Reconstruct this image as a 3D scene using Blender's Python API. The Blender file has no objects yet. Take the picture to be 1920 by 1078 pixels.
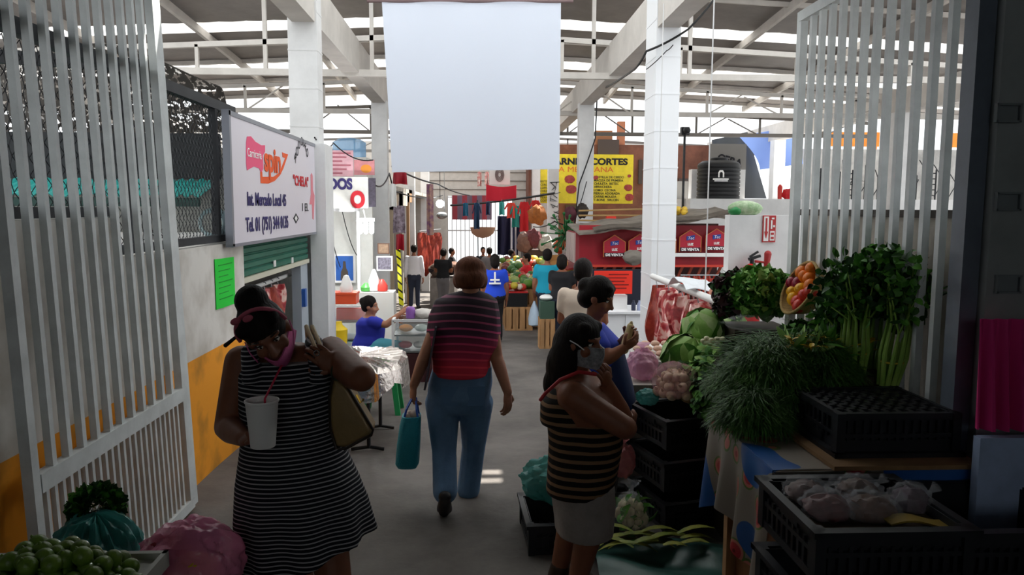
import bpy, bmesh, math, random
from math import sin, cos, pi, atan, radians, sqrt
from mathutils import Vector, Matrix
V = lambda x, y, z: Vector((x, y, z))
RN = random.Random(11)
SC = bpy.context.scene
COL = SC.collection
# ------------------------------------------------------------------ camera
F = 1420.0
CAM = V(0, 0, 1.9)
PH = atan(149 / F); TH = atan(66 / F * cos(PH))
ROLL = radians(0.25)
_f = V(sin(TH) * cos(PH), cos(TH) * cos(PH), -sin(PH))
_r = V(cos(TH), -sin(TH), 0)
_u = _r.cross(_f)
_r, _u = _r * cos(ROLL) + _u * sin(ROLL), _u * cos(ROLL) - _r * sin(ROLL)
cd = bpy.data.cameras.new('camera'); cam = bpy.data.objects.new('camera', cd); COL.objects.link(cam)
cd.sensor_width = 36; cd.lens = F / 1920 * 36; cd.clip_start = .05; cd.clip_end = 300
cam.matrix_world = Matrix((( _r.x, _u.x, -_f.x, CAM.x), (_r.y, _u.y, -_f.y, CAM.y), (_r.z, _u.z, -_f.z, CAM.z), (0, 0, 0, 1)))
SC.camera = cam
def ray(px, py): return _r * ((px - 960) / F) + _u * ((539 - py) / F) + _f
def at(px, py, Y):
    d = ray(px, py); return CAM + d * ((Y - CAM.y) / d.y)
def atX(px, py, X):
    d = ray(px, py); return CAM + d * (X / d.x)
def atZ(px, py, z):
    d = ray(px, py); return CAM + d * ((z - CAM.z) / d.z)
def fz(Y):
    t = max(0, Y - 5)
    return -.0275 * t * t if t < 1 else -.055 * (t - .5)
# ------------------------------------------------------------------ materials
def lin(c):
    if isinstance(c, str):
        c = c.lstrip('#'); c = [int(c[i:i + 2], 16) / 255 for i in (0, 2, 4)]
    return tuple(x / 12.92 if x <= .04045 else ((x + .055) / 1.055) ** 2.4 for x in c) + (1,)
MATS = {}
def new_mat(name):
    m = bpy.data.materials.new(name); m.use_nodes = True
    n = m.node_tree.nodes; return m, n, m.node_tree.links, n['Principled BSDF']
def M(name, col=None, rough=.6, metal=0, var=0, vs=6, bump=0, bs=30, col2=None, spec=.4, emit=0, stretch=None):
    if name in MATS: return MATS[name]
    m, n, l, b = new_mat(name)
    c = lin(col)
    b.inputs['Base Color'].default_value = c; b.inputs['Roughness'].default_value = rough
    b.inputs['Metallic'].default_value = metal; b.inputs['Specular IOR Level'].default_value = spec
    if emit:
        b.inputs['Emission Color'].default_value = c; b.inputs['Emission Strength'].default_value = emit
    if var or bump or col2:
        tc = n.new('ShaderNodeTexCoord'); src = tc.outputs['Object']
        if stretch:
            mp = n.new('ShaderNodeMapping'); mp.inputs['Scale'].default_value = stretch
            l.new(src, mp.inputs['Vector']); src = mp.outputs['Vector']
    if var or col2:
        t = n.new('ShaderNodeTexNoise'); t.inputs['Scale'].default_value = vs; t.inputs['Detail'].default_value = 6
        t.inputs['Roughness'].default_value = .65
        l.new(src, t.inputs['Vector'])
        r = n.new('ShaderNodeValToRGB'); l.new(t.outputs['Fac'], r.inputs['Fac'])
        if col2:
            r.color_ramp.elements[0].color = lin(col2); r.color_ramp.elements[1].color = c
        else:
            r.color_ramp.elements[0].color = tuple(x * (1 - var) for x in c[:3]) + (1,)
            r.color_ramp.elements[1].color = tuple(min(1, x * (1 + var * .5)) for x in c[:3]) + (1,)
        r.color_ramp.elements[0].position = .35; r.color_ramp.elements[1].position = .65
        l.new(r.outputs['Color'], b.inputs['Base Color'])
    if bump:
        t = n.new('ShaderNodeTexNoise'); t.inputs['Scale'].default_value = bs; t.inputs['Detail'].default_value = 5
        l.new(src, t.inputs['Vector'])
        bp = n.new('ShaderNodeBump'); bp.inputs['Strength'].default_value = bump; bp.inputs['Distance'].default_value = .01
        l.new(t.outputs['Fac'], bp.inputs['Height']); l.new(bp.outputs['Normal'], b.inputs['Normal'])
    MATS[name] = m; return m
def stripes(name, cols, period, axis='Z', warp=.0, rough=.8, wscale=3, offs=0, slope=0):
    """cols: list of (position 0..1, colour): constant ramp repeated along an object axis"""
    if name in MATS: return MATS[name]
    m, n, l, b = new_mat(name)
    tc = n.new('ShaderNodeTexCoord'); sx = n.new('ShaderNodeSeparateXYZ'); l.new(tc.outputs['Object'], sx.inputs[0])
    no = n.new('ShaderNodeTexNoise'); no.inputs['Scale'].default_value = wscale; l.new(tc.outputs['Object'], no.inputs['Vector'])
    a = n.new('ShaderNodeMath'); a.operation = 'MULTIPLY_ADD'; l.new(no.outputs['Fac'], a.inputs[0]); a.inputs[1].default_value = warp; l.new(sx.outputs[axis], a.inputs[2])
    s = n.new('ShaderNodeMath'); s.operation = 'MULTIPLY_ADD'; l.new(sx.outputs['X'], s.inputs[0]); s.inputs[1].default_value = slope; l.new(a.outputs[0], s.inputs[2])
    d = n.new('ShaderNodeMath'); d.operation = 'DIVIDE'; l.new(s.outputs[0], d.inputs[0]); d.inputs[1].default_value = period
    fr = n.new('ShaderNodeMath'); fr.operation = 'FRACT'; ad = n.new('ShaderNodeMath'); ad.operation = 'ADD'; l.new(d.outputs[0], ad.inputs[0]); ad.inputs[1].default_value = offs + 50
    l.new(ad.outputs[0], fr.inputs[0])
    r = n.new('ShaderNodeValToRGB'); r.color_ramp.interpolation = 'CONSTANT'; l.new(fr.outputs[0], r.inputs['Fac'])
    e = r.color_ramp.elements
    e[0].position = cols[0][0]; e[0].color = lin(cols[0][1]); e[1].position = cols[1][0]; e[1].color = lin(cols[1][1])
    for p, c in cols[2:]:
        q = e.new(p); q.color = lin(c)
    l.new(r.outputs['Color'], b.inputs['Base Color']); b.inputs['Roughness'].default_value = rough; b.inputs['Specular IOR Level'].default_value = .2
    MATS[name] = m; return m
def sheer(name, col, clear=.5, rough=.15, holes=None, hs=20, translucent=.4, bump=.0, bs=20):
    """thin plastic, glass or netting: part clear, part coloured film"""
    if name in MATS: return MATS[name]
    m, n, l, b = new_mat(name); c = lin(col)
    b.inputs['Base Color'].default_value = c; b.inputs['Roughness'].default_value = rough
    tr = n.new('ShaderNodeBsdfTransparent'); tr.inputs['Color'].default_value = (1, 1, 1, 1)
    tl = n.new('ShaderNodeBsdfTranslucent'); tl.inputs['Color'].default_value = c
    m1 = n.new('ShaderNodeMixShader'); m1.inputs[0].default_value = translucent; l.new(b.outputs[0], m1.inputs[1]); l.new(tl.outputs[0], m1.inputs[2])
    m2 = n.new('ShaderNodeMixShader'); m2.inputs[0].default_value = clear; l.new(m1.outputs[0], m2.inputs[1]); l.new(tr.outputs[0], m2.inputs[2])
    tc = n.new('ShaderNodeTexCoord')
    if holes:
        t = n.new('ShaderNodeTexNoise'); t.inputs['Scale'].default_value = hs; t.inputs['Detail'].default_value = 4; l.new(tc.outputs['Object'], t.inputs['Vector'])
        g = n.new('ShaderNodeMath'); g.operation = 'GREATER_THAN'; l.new(t.outputs['Fac'], g.inputs[0]); g.inputs[1].default_value = holes
        l.new(g.outputs[0], m2.inputs[0])
    if bump:
        t = n.new('ShaderNodeTexNoise'); t.inputs['Scale'].default_value = bs; t.inputs['Detail'].default_value = 3; l.new(tc.outputs['Object'], t.inputs['Vector'])
        bp = n.new('ShaderNodeBump'); bp.inputs['Strength'].default_value = bump; bp.inputs['Distance'].default_value = .02
        l.new(t.outputs['Fac'], bp.inputs['Height']); l.new(bp.outputs['Normal'], b.inputs['Normal'])
    l.new(m2.outputs[0], n['Material Output'].inputs[0])
    MATS[name] = m; return m
# ------------------------------------------------------------------ mesh builder
ORG = {}
def ortho(d):
    d = d.normalized(); a = V(0, 0, 1) if abs(d.z) < .9 else V(1, 0, 0)
    x = d.cross(a).normalized(); return x, x.cross(d).normalized(), d
def rotz(a): return Matrix.Rotation(a, 3, 'Z')
class MB:
    def __init__(s): s.v = []; s.f = []; s.m = []
    def add(s, vs, fs, mi=0):
        o = len(s.v); s.v += [Vector(p) for p in vs]; s.f += [tuple(i + o for i in f) for f in fs]; s.m += [mi] * len(fs); return s
    def box(s, c, d, rot=None, mi=0):
        c = Vector(c); h = [x / 2 for x in d]; vs = []
        for sx in (-1, 1):
            for sy in (-1, 1):
                for sz in (-1, 1):
                    p = V(sx * h[0], sy * h[1], sz * h[2]); vs.append(c + (rot @ p if rot else p))
        return s.add(vs, [(0, 1, 3, 2), (4, 6, 7, 5), (0, 4, 5, 1), (2, 3, 7, 6), (0, 2, 6, 4), (1, 5, 7, 3)], mi)
    def ab(s, a, b, mi=0):
        a = Vector(a); b = Vector(b); return s.box((a + b) / 2, [abs(x) for x in (b - a)], None, mi)
    def bar(s, p, q, w, h=None, up=None, mi=0):
        h = h or w; p = Vector(p); q = Vector(q); d = (q - p).normalized()
        u = up or (V(0, 0, 1) if abs(d.z) < .95 else V(0, 1, 0))
        x = d.cross(u).normalized(); y = x.cross(d)
        vs = [e + x * (a * w / 2) + y * (b * h / 2) for e in (p, q) for a, b in ((-1, -1), (1, -1), (1, 1), (-1, 1))]
        return s.add(vs, [(0, 1, 2, 3), (7, 6, 5, 4), (0, 4, 5, 1), (1, 5, 6, 2), (2, 6, 7, 3), (3, 7, 4, 0)], mi)
    def loft(s, rings, mi=0, caps=True, closed=True):
        n = len(rings[0]); vs = [p for r in rings for p in r]; fs = []
        for k in range(len(rings) - 1):
            for i in range(n if closed else n - 1):
                j = (i + 1) % n; fs.append((k * n + i, k * n + j, (k + 1) * n + j, (k + 1) * n + i))
        if caps and closed:
            fs.append(tuple(range(n - 1, -1, -1))); fs.append(tuple((len(rings) - 1) * n + i for i in range(n)))
        return s.add(vs, fs, mi)
    def tube(s, pts, r, n=8, mi=0, caps=True):
        pts = [Vector(p) for p in pts]; N = len(pts); rs = r if isinstance(r, (list, tuple)) else [r] * N
        x = None; rings = []
        for k, p in enumerate(pts):
            t = (pts[min(k + 1, N - 1)] - pts[max(k - 1, 0)])
            t = t.normalized() if t.length > 1e-9 else V(0, 0, 1)
            if x is None: x = ortho(t)[0]
            x = (x - t * x.dot(t))
            x = x.normalized() if x.length > 1e-6 else ortho(t)[0]
            y = t.cross(x)
            rings.append([p + x * (rs[k] * cos(2 * pi * i / n)) + y * (rs[k] * sin(2 * pi * i / n)) for i in range(n)])
        return s.loft(rings, mi, caps)
    def ell(s, c, r, rot=None, nu=16, nv=10, mi=0, fn=None):
        c = Vector(c); r = (r, r, r) if not isinstance(r, (tuple, list)) else r
        rings = []
        for k in range(nv + 1):
            th = pi * (.001 + .998 * k / nv); ring = []
            for i in range(nu):
                a = 2 * pi * i / nu; d = V(sin(th) * cos(a), sin(th) * sin(a), -cos(th))
                g = fn(d) if fn else 1
                p = V(d.x * r[0] * g, d.y * r[1] * g, d.z * r[2] * g); ring.append(c + (rot @ p if rot else p))
            rings.append(ring)
        return s.loft(rings, mi)
    def cap(s, p, q, r0, r1, n=12, mi=0):
        p = Vector(p); q = Vector(q); d = q - p
        if d.length < 1e-5: return s.ell(p, r0, None, n, 8, mi)
        d.normalize(); pts = []; rs = []
        for a in (0.05, .3, .6, .85): pts.append(p - d * r0 * cos(a * pi / 2)); rs.append(r0 * sin(a * pi / 2))
        pts.append(p); rs.append(r0); pts.append(q); rs.append(r1)
        for a in (.85, .6, .3, .05): pts.append(q + d * r1 * cos(a * pi / 2)); rs.append(r1 * sin(a * pi / 2))
        return s.tube(pts, rs, n, mi)
    def lathe(s, prof, c=(0, 0, 0), n=24, mi=0, rot=None, caps=True):
        c = Vector(c); rings = []
        for r, z in prof:
            ring = []
            for i in range(n):
                p = V(r * cos(2 * pi * i / n), r * sin(2 * pi * i / n), z); ring.append(c + (rot @ p if rot else p))
            rings.append(ring)
        return s.loft(rings, mi, caps)
    def sheet(s, fn, nu, nv, th=.004, mi=0):
        """closed thin sheet: fn(u,v) in 0..1"""
        g = [[Vector(fn(i / nu, j / nv)) for i in range(nu + 1)] for j in range(nv + 1)]
        A = []; B = []
        for j in range(nv + 1):
            for i in range(nu + 1):
                a = g[j][min(i + 1, nu)] - g[j][max(i - 1, 0)]; b = g[min(j + 1, nv)][i] - g[max(j - 1, 0)][i]
                n = a.cross(b); n = n.normalized() if n.length > 1e-9 else V(0, 0, 1)
                A.append(g[j][i] + n * th / 2); B.append(g[j][i] - n * th / 2)
        W = nu + 1; o = len(A); fs = []
        for j in range(nv):
            for i in range(nu):
                a = j * W + i; q = (a, a + 1, a + W + 1, a + W); fs.append(q); fs.append(tuple(o + k for k in reversed(q)))
        for i in range(nu):
            fs.append((i + 1, i, o + i, o + i + 1)); a = nv * W + i; fs.append((a, a + 1, o + a + 1, o + a))
        for j in range(nv):
            a = j * W; fs.append((a, a + W, o + a + W, o + a)); a = j * W + nu; fs.append((a + W, a, o + a, o + a + W))
        return s.add(A + B, fs, mi)
    def prism(s, pts, O, x, y, d, mi=0):
        """2-D outline in the frame O,x,y pushed out by d along x cross y"""
        O = Vector(O); x = Vector(x); y = Vector(y); n = x.cross(y).normalized() * d; k = len(pts)
        A = [O + x * a + y * b for a, b in pts]
        fs = [tuple(range(k - 1, -1, -1)), tuple(range(k, 2 * k))] + [(i, (i + 1) % k, k + (i + 1) % k, k + i) for i in range(k)]
        return s.add(A + [p + n for p in A], fs, mi)
    def build(s, name, mat, parent=None, org=None, smooth=True, vox=None, it=4, extra=None):
        o = ORG[parent.name] if parent else Vector(org) if org is not None else V(0, 0, 0)
        mats = mat if isinstance(mat, (list, tuple)) else [mat]
        me = bpy.data.meshes.new(name); me.from_pydata([tuple(p - o) for p in s.v], [], s.f)
        if vox:
            tmp = bpy.data.objects.new('t', me); COL.objects.link(tmp)
            bm = bmesh.new(); bm.from_mesh(me); bmesh.ops.recalc_face_normals(bm, faces=bm.faces); bm.to_mesh(me); bm.free()
            r = tmp.modifiers.new('r', 'REMESH'); r.mode = 'VOXEL'; r.voxel_size = vox
            q = tmp.modifiers.new('s', 'SMOOTH'); q.factor = .5; q.iterations = it
            dg = bpy.context.evaluated_depsgraph_get(); me2 = bpy.data.meshes.new_from_object(tmp.evaluated_get(dg))
            bpy.data.objects.remove(tmp); bpy.data.meshes.remove(me); me = me2; me.name = name; me.materials.clear()
            if extra:
                bm = bmesh.new(); bm.from_mesh(me); ov = [bm.verts.new(p - o) for p in extra.v]
                for f, mi in zip(extra.f, extra.m):
                    fc = bm.faces.new([ov[i] for i in f]); fc.material_index = mi
                bm.to_mesh(me); bm.free()
        else:
            me.polygons.foreach_set('material_index', s.m)
            bm = bmesh.new(); bm.from_mesh(me); bmesh.ops.recalc_face_normals(bm, faces=bm.faces); bm.to_mesh(me); bm.free()
        for m in mats: me.materials.append(m)
        if smooth:
            me.polygons.foreach_set('use_smooth', [True] * len(me.polygons))
            if not vox:
                try: me.set_sharp_from_angle(angle=radians(38))
                except Exception: pass
        me.update()
        ob = bpy.data.objects.new(name, me); COL.objects.link(ob)
        if parent: ob.parent = parent
        else: ob.location = o
        ORG[ob.name] = o.copy(); return ob
def tag(o, label=None, cat=None, group=None, kind=None):
    for k, v in (('label', label), ('category', cat), ('group', group), ('kind', kind)):
        if v: o[k] = v
    return o
def thing(name, loc, label, cat, group=None):
    o = bpy.data.objects.new(name, None); COL.objects.link(o); o.location = loc; o.empty_display_size = .1
    ORG[o.name] = Vector(loc); return tag(o, label, cat, group)
def struct(mb, name, mat, org=None, **k): return tag(mb.build(name, mat, None, org, **k), kind='structure')
def one(mb, name, mat, org, label, cat, group=None, kind=None, **k): return tag(mb.build(name, mat, None, org, **k), label, cat, group, kind)
def dup(root, loc, rot=None, label=None, group=None, scale=None):
    def cp(o, par):
        c = o.copy(); COL.objects.link(c)
        if par: c.parent = par
        for ch in list(o.children): cp(ch, c)
        return c
    r = cp(root, None); r.location = loc
    if rot is not None: r.rotation_euler = rot
    if scale: r.scale = (scale,) * 3
    if label: r['label'] = label
    if group: r['group'] = group
    ORG[r.name] = Vector(loc); return r
def text(body, size, O, x, y, mat, parent, name='lettering', width=None, th=.002, align='LEFT', bold=.0, label=None):
    """flat lettering at O, reading along x with up y"""
    cu = bpy.data.curves.new(name, 'FONT'); cu.body = body; cu.size = size; cu.extrude = th; cu.offset = bold; cu.align_x = align
    cu.resolution_u = 3 if size < .2 else 6
    t = bpy.data.objects.new('t', cu); COL.objects.link(t); bpy.context.view_layer.update()
    dg = bpy.context.evaluated_depsgraph_get(); me = bpy.data.meshes.new_from_object(t.evaluated_get(dg)); bpy.data.objects.remove(t)
    x = Vector(x).normalized(); y = Vector(y).normalized(); n = x.cross(y); o = ORG[parent.name]
    xs = [v.co.x for v in me.vertices] or [0, 1]; k = width / (max(xs) - min(xs)) if width else 1
    x0 = min(xs) if align == 'LEFT' else 0
    for v in me.vertices:
        c = v.co; v.co = Vector(O) - o + x * ((c.x - x0) * k) + y * c.y + n * c.z
    me.materials.clear(); me.materials.append(mat); me.name = name
    ob = bpy.data.objects.new(name, me); COL.objects.link(ob); ob.parent = parent; ORG[ob.name] = o.copy()
    if label: ob['label'] = label
    return ob
EX, EY, EZ = V(1, 0, 0), V(0, 1, 0), V(0, 0, 1)
def noise1(x, seed=0):
    i = math.floor(x); f = x - i; f = f * f * (3 - 2 * f)
    h = lambda k: (sin(k * 127.1 + seed * 311.7) * 43758.5453) % 1
    return h(i) * (1 - f) + h(i + 1) * f
def n3(p, s=0): return (sin(p.x * 1.7 + s) * cos(p.y * 2.3 + s * 1.3) + sin(p.y * 3.1 - s + p.z * 1.9) * .6 + cos(p.z * 2.7 + p.x * 3.3 + s * .7) * .5) / 2.1
def catenary(a, b, sag, n=12):
    a = Vector(a); b = Vector(b); return [a.lerp(b, i / n) - EZ * (sag * 4 * (i / n) * (1 - i / n)) for i in range(n + 1)]
# ================================================================== materials
concrete = M('worn_concrete', '#625d59', .8, var=.4, vs=1.3, bump=.3, bs=25)
white_paint = M('white_paint', '#dcdcdc', .6, var=.08, vs=3, bump=.15, bs=18)
white_clean = M('white_enamel', '#e9ebee', .45)
grey_paint = M('grey_paint', '#a7a7a4', .55, var=.15, vs=4)
gate_paint = M('gate_paint', '#d3d8d8', .5, var=.15, vs=5)
dark_steel = M('dark_steel', '#2b2d31', .6, var=.2, vs=8)
post_blue = M('blue_grey_steel', '#5d6672', .5, var=.2, vs=4)
cement = M('bare_cement', '#b3aba0', .9, var=.3, vs=2.2, bump=.3, bs=20)
beam_paint = M('beam_paint', '#c9c4be', .7, var=.12, vs=2)
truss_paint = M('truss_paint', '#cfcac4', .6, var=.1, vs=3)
black_rubber = M('black_plastic', '#121316', .5)
tin = M('tin_roof', '#8d8783', .55, var=.22, vs=1.2)
plastic_white = M('plastic_white', '#e8e8e6', .35)
black_ink = M('black_lettering', '#15151c', .7)
red_ink = M('red_lettering', '#c2202c', .6)
orange_ink = M('orange_lettering', '#e2561d', .6)
pink_ink = M('pink_logo', '#e3557c', .6)
navy_ink = M('navy_lettering', '#332a62', .7)
white_ink = M('white_lettering', '#f2f2f0', .6)
steel = M('galvanised_steel', '#9a9da0', .35, metal=.8)
green_shutter = M('green_shutter_paint', '#2c6a58', .5, var=.15, vs=4)
red_paint = M('red_stall_paint', '#9d1626', .5, var=.2, vs=3)
wood_crate = M('crate_wood', '#b58a5e', .8, var=.35, vs=5, stretch=(1, 1, .2))
brick_brown = M('brown_brick', '#6a4336', .9, var=.35, vs=2)

# ================================================================== floor and walls
b = MB()
ys = [-6, -3, 0, 2, 4, 5, 5.3, 5.6, 6, 7, 9, 12, 16, 20, 25, 30, 34, 60]
b.sheet(lambda u, v: (-16 + 32 * u, ys[min(int(v * 17 + .5), 17)], fz(ys[min(int(v * 17 + .5), 17)]) - .05), 4, 17, .1)
struct(b, 'floor', concrete)
# left wall with an orange painted dado
m, n, l, bs_ = new_mat('wall_with_orange_dado')
tc = n.new('ShaderNodeTexCoord'); sx = n.new('ShaderNodeSeparateXYZ'); l.new(tc.outputs['Object'], sx.inputs[0])
no = n.new('ShaderNodeTexNoise'); no.inputs['Scale'].default_value = 3; no.inputs['Detail'].default_value = 6; l.new(tc.outputs['Object'], no.inputs['Vector'])
gt = n.new('ShaderNodeMath'); gt.operation = 'GREATER_THAN'; l.new(sx.outputs['Z'], gt.inputs[0]); gt.inputs[1].default_value = .868
r1 = n.new('ShaderNodeValToRGB'); r1.color_ramp.elements[0].color = lin('#b77a17'); r1.color_ramp.elements[1].color = lin('#ee9a18'); r1.color_ramp.elements[0].position = .3; r1.color_ramp.elements[1].position = .5
r2 = n.new('ShaderNodeValToRGB'); r2.color_ramp.elements[0].color = lin('#b9b2a8'); r2.color_ramp.elements[1].color = lin('#dedad4'); r2.color_ramp.elements[0].position = .35; r2.color_ramp.elements[1].position = .6
l.new(no.outputs['Fac'], r1.inputs[0]); l.new(no.outputs['Fac'], r2.inputs[0])
mx = n.new('ShaderNodeMix'); mx.data_type = 'RGBA'; l.new(gt.outputs[0], mx.inputs['Factor']); l.new(r1.outputs[0], mx.inputs['A']); l.new(r2.outputs[0], mx.inputs['B'])
l.new(mx.outputs['Result'], bs_.inputs['Base Color']); bs_.inputs['Roughness'].default_value = .8
dado = m
b = MB(); b.ab((-2.07, -6, -.1), (-1.95, 2.9, 3.45)); struct(b, 'wall_left', grey_paint)
b = MB(); b.ab((-2.05, 2.9, -.1), (-1.92, 4.15, 1.84)); b.ab((-2.05, 4.15, -.1), (-1.92, 6.32, 1.62)); struct(b, 'wall_left', dado)
b = MB(); b.ab((1.99, 2.86, -.1), (2.42, 2.98, 3.45)); b.ab((2.3, -6, -.1), (2.42, 2.86, 3.45)); struct(b, 'wall_right', M('grey_wall', '#8f9494', .7, var=.2, vs=2))
b = MB(); b.ab((2.22, 2.98, -.1), (2.34, 5.12, 1.86)); struct(b, 'wall_right', cement)
b = MB(); b.ab((2.2, 2.98, 1.86), (2.36, 5.12, 1.9)); struct(b, 'trim_1', M('rusty_ledge', '#4a4440', .8, var=.3))
b = MB(); b.ab((2.12, 6.3, -.3), (6.5, 6.42, 1.85)); struct(b, 'wall_right', white_paint)
b = MB(); b.ab((-2.05, -6.1, -.1), (2.42, -6, 2.2)); struct(b, 'wall_back', grey_paint)  # unseen parapet behind the camera, height set for the light it lets in
b = MB(); b.ab((-4, -6, 3.45), (4, 4.75, 3.6)); struct(b, 'ceiling', M('porch_slab', '#7d7a76', .8))
# ------------------------------------------------------------------ columns and beams
def column(X0, X1, Y0, Y1, top=4.05, name='column', mat=white_paint):
    c = MB(); z0 = fz(Y1) - .1
    c.ab((X0, Y0, z0), (X1, Y1, top)); z = z0 + .55
    while z < top - .2:                       # block courses
        c.ab((X0 - .004, Y0 - .004, z), (X1 + .004, Y1 + .004, z + .018)); z += .43
    struct(c, name, mat, (0, 0, 0), smooth=False)
column(-2.16, -1.83, 9.0, 9.28, 5.2); column(2.09, 2.38, 9.0, 9.55, 5.2, mat=white_clean)
for Y in (15.7, 22.4, 29.1):
    column(-2.14, -1.83, Y, Y + .3); column(2.09, 2.4, Y, Y + .3)
for Y in (9.6, 16.3, 23, 29.7):
    column(9.05, 9.4, Y, Y + .35, 4.0); column(-9.4, -9.05, Y, Y + .35, 4.0)
for X in (-1.98, 2.23, 9.22, -9.22):
    c = MB(); c.ab((X - .13, 5.0, 4.0), (X + .13, 30, 4.5)); struct(c, 'beam', beam_paint, smooth=False)
c = MB(); c.ab((-1.92, 8.84, fz(9) - .05), (-1.735, 9.3, 2.62)); struct(c, 'trim_2', white_paint)
# ------------------------------------------------------------------ hall roof
def rz(x, y): return 5.55 - .06 * (y - 12) - .045 * abs(x)
skin = sheer('roof_light_panel', '#d0d0d0', .0, .5, translucent=.9)
def roof(y0, y1, name, mat, x0=-14, x1=14, corr=0):
    c = MB(); nx = int((x1 - x0) * (4 if corr else 1))
    c.sheet(lambda u, v: (x0 + (x1 - x0) * u, y0 + (y1 - y0) * v, rz(x0 + (x1 - x0) * u, y0 + (y1 - y0) * v) + .1 + (corr if round(u * nx) % 2 else 0)), nx, 1, .01)
    return struct(c, name, mat)
roof(11.6, 14.6, 'ceiling', tin, corr=.012); roof(14.6, 15.2, 'window_1', skin); roof(15.2, 17.6, 'ceiling', tin, corr=.012)
roof(17.6, 18.3, 'window_2', skin); roof(18.3, 19.6, 'ceiling', tin, corr=.012); roof(19.6, 20.2, 'window_3', skin); roof(20.2, 21.2, 'ceiling', tin, corr=.012)
k = 0
for X in (-10.4, -7.3, -5.15, -3.3, 3.5, 5.25, 7.4, 10.5):
    c = MB(); c.bar((X, 11.6, rz(X, 11.6)), (X, 21.2, rz(X, 21.2)), .07, .14); struct(c, 'trim_3', truss_paint, smooth=False)
for Y in (12.9, 15.9, 17.2, 19, 20.8):
    c = MB()
    for s in (-1, 1): c.bar((0, Y, rz(0, Y) + .05), (s * 13.5, Y, rz(13.5, Y) + .05), .05, .08)
    struct(c, 'trim_4', truss_paint, smooth=False)
def truss(Y, zb, zt, sl, step, mat, diag=True):
    c = MB(); c.bar((-11, Y, zb), (11, Y, zb), .08, .1)
    for s in (-1, 1): c.bar((0, Y, zt), (s * 11, Y, zt - sl * 11), .06, .08)
    x = -11 + step / 2; i = 0
    while x < 11:
        c.bar((x, Y, zb), (x, Y, zt - sl * abs(x)), .05, .06)
        if diag: c.bar((x, Y + .03, zb), (x + step * (1 if i % 2 else -1) * .5, Y + .03, zt - sl * abs(x + step * .5)), .03, .03)
        x += step; i += 1
    struct(c, 'roof_truss', mat, smooth=False)
truss(12.3, 4.0, 4.62, .05, 1.9, truss_paint, False)
truss(17.1, 4.0, 4.75, .045, 1.7, truss_paint); truss(21.2, 3.95, 4.75, .04, 1.8, M('truss_silhouette', '#6b6763', .6)); truss(27.5, 3.9, 4.5, .04, 1.9, M('truss_silhouette'))  # last two trusses coloured dark to stand out against the bright sky
for X in (-3.3, -1.65, 1.85, 3.4):
    c = MB(); c.bar((X, 12.3, 4.0), (X, 12.3, rz(X, 12.3)), .06, .06); struct(c, 'trim_5', truss_paint, smooth=False)
# unseen cover over the first bay: pale panels, slits added to throw sun patches
SUN = V(.36, .40, .84).normalized()
def slit(px, py, h=5.3):
    p = atZ(px, py, 0); p.z = fz(p.y); return p + SUN * ((h - p.z) / SUN.z)
cover = sheer('patio_roof_panel', '#c6c8ca', .0, .6, translucent=.95)
sA = slit(942, 900); sB = slit(925, 884)
ya, yb = min(sA.y, sB.y) - .09, max(sA.y, sB.y) + .09
def flat(x0, y0, x1, y1):
    c = MB(); c.ab((x0, y0, 5.3), (x1, y1, 5.31)); return struct(c, 'window_4', cover)
gp_ = V(-1.85, 4.66, 3.05) + SUN * (2.25 / SUN.z)
flat(-9, 5.0, 9, gp_.y - .08); flat(-9, gp_.y - .08, gp_.x - .12, gp_.y + .08); flat(gp_.x + .12, gp_.y - .08, 9, gp_.y + .08)
flat(-9, gp_.y + .08, 9, sA.y - .045); flat(-9, sA.y - .045, sA.x - .17, sA.y + .045); flat(sA.x + .17, sA.y - .045, 9, sA.y + .045)
flat(-9, min(sA.y + .045, sB.y - .05), 9, sB.y - .05) if sB.y - .05 > sA.y + .045 else None; y0_ = max(sB.y - .05, sA.y + .045); flat(-9, y0_, sB.x - .085, sB.y + .05); flat(sB.x + .085, y0_, 9, sB.y + .05); flat(-9, sB.y + .05, 9, 11.5)
# ------------------------------------------------------------------ gates
def gate(X, Y0, Y1, top, label, nb, far_w):
    g = thing('metal_gate', (X, (Y0 + Y1) / 2, 0.03), label, 'gate', 'entrance gates')
    def pc(nm, a, d):
        c = MB(); c.box(a, d); return c.build(nm, gate_paint, g, smooth=False)
    pc('stile', (X, Y0 + .025, top / 2 + .02), (.045, .05, top - .04)); pc('stile', (X, Y1 - far_w / 2, top / 2 + .02), (.045, far_w, top - .04))
    for z in (.06, .76, top - .03): pc('rail', (X, (Y0 + Y1) / 2, z), (.05, Y1 - Y0 - far_w, .06 if z != .76 else .08))
    for i in range(nb):
        y = Y0 + .05 + (Y1 - far_w - Y0 - .05) * (i + 1) / (nb + 1); pc('bar', (X, y, (top - .06 + .8) / 2), (.032, .032, top - .86))
    for i in range(nb * 2 + 1):
        y = Y0 + .05 + (Y1 - far_w - Y0 - .05) * (i + 1) / (nb * 2 + 2); pc('bar', (X, y, .405), (.022, .022, .63))
    return g
gl_ = gate(-1.79, 3.05, 4.72, 3.22, 'tall white barred steel gate swung open against the orange and white wall', 11, .11); gl_.rotation_euler.y = radians(-2)
gate(1.99, 3.0, 4.72, 3.1, 'tall white barred steel gate swung open behind the celery and vegetable stand', 12, .06)
b = MB(); b.ab((1.915, 2.9, 0), (1.985, 2.985, 3.45)); struct(b, 'trim_6', post_blue)
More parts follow.
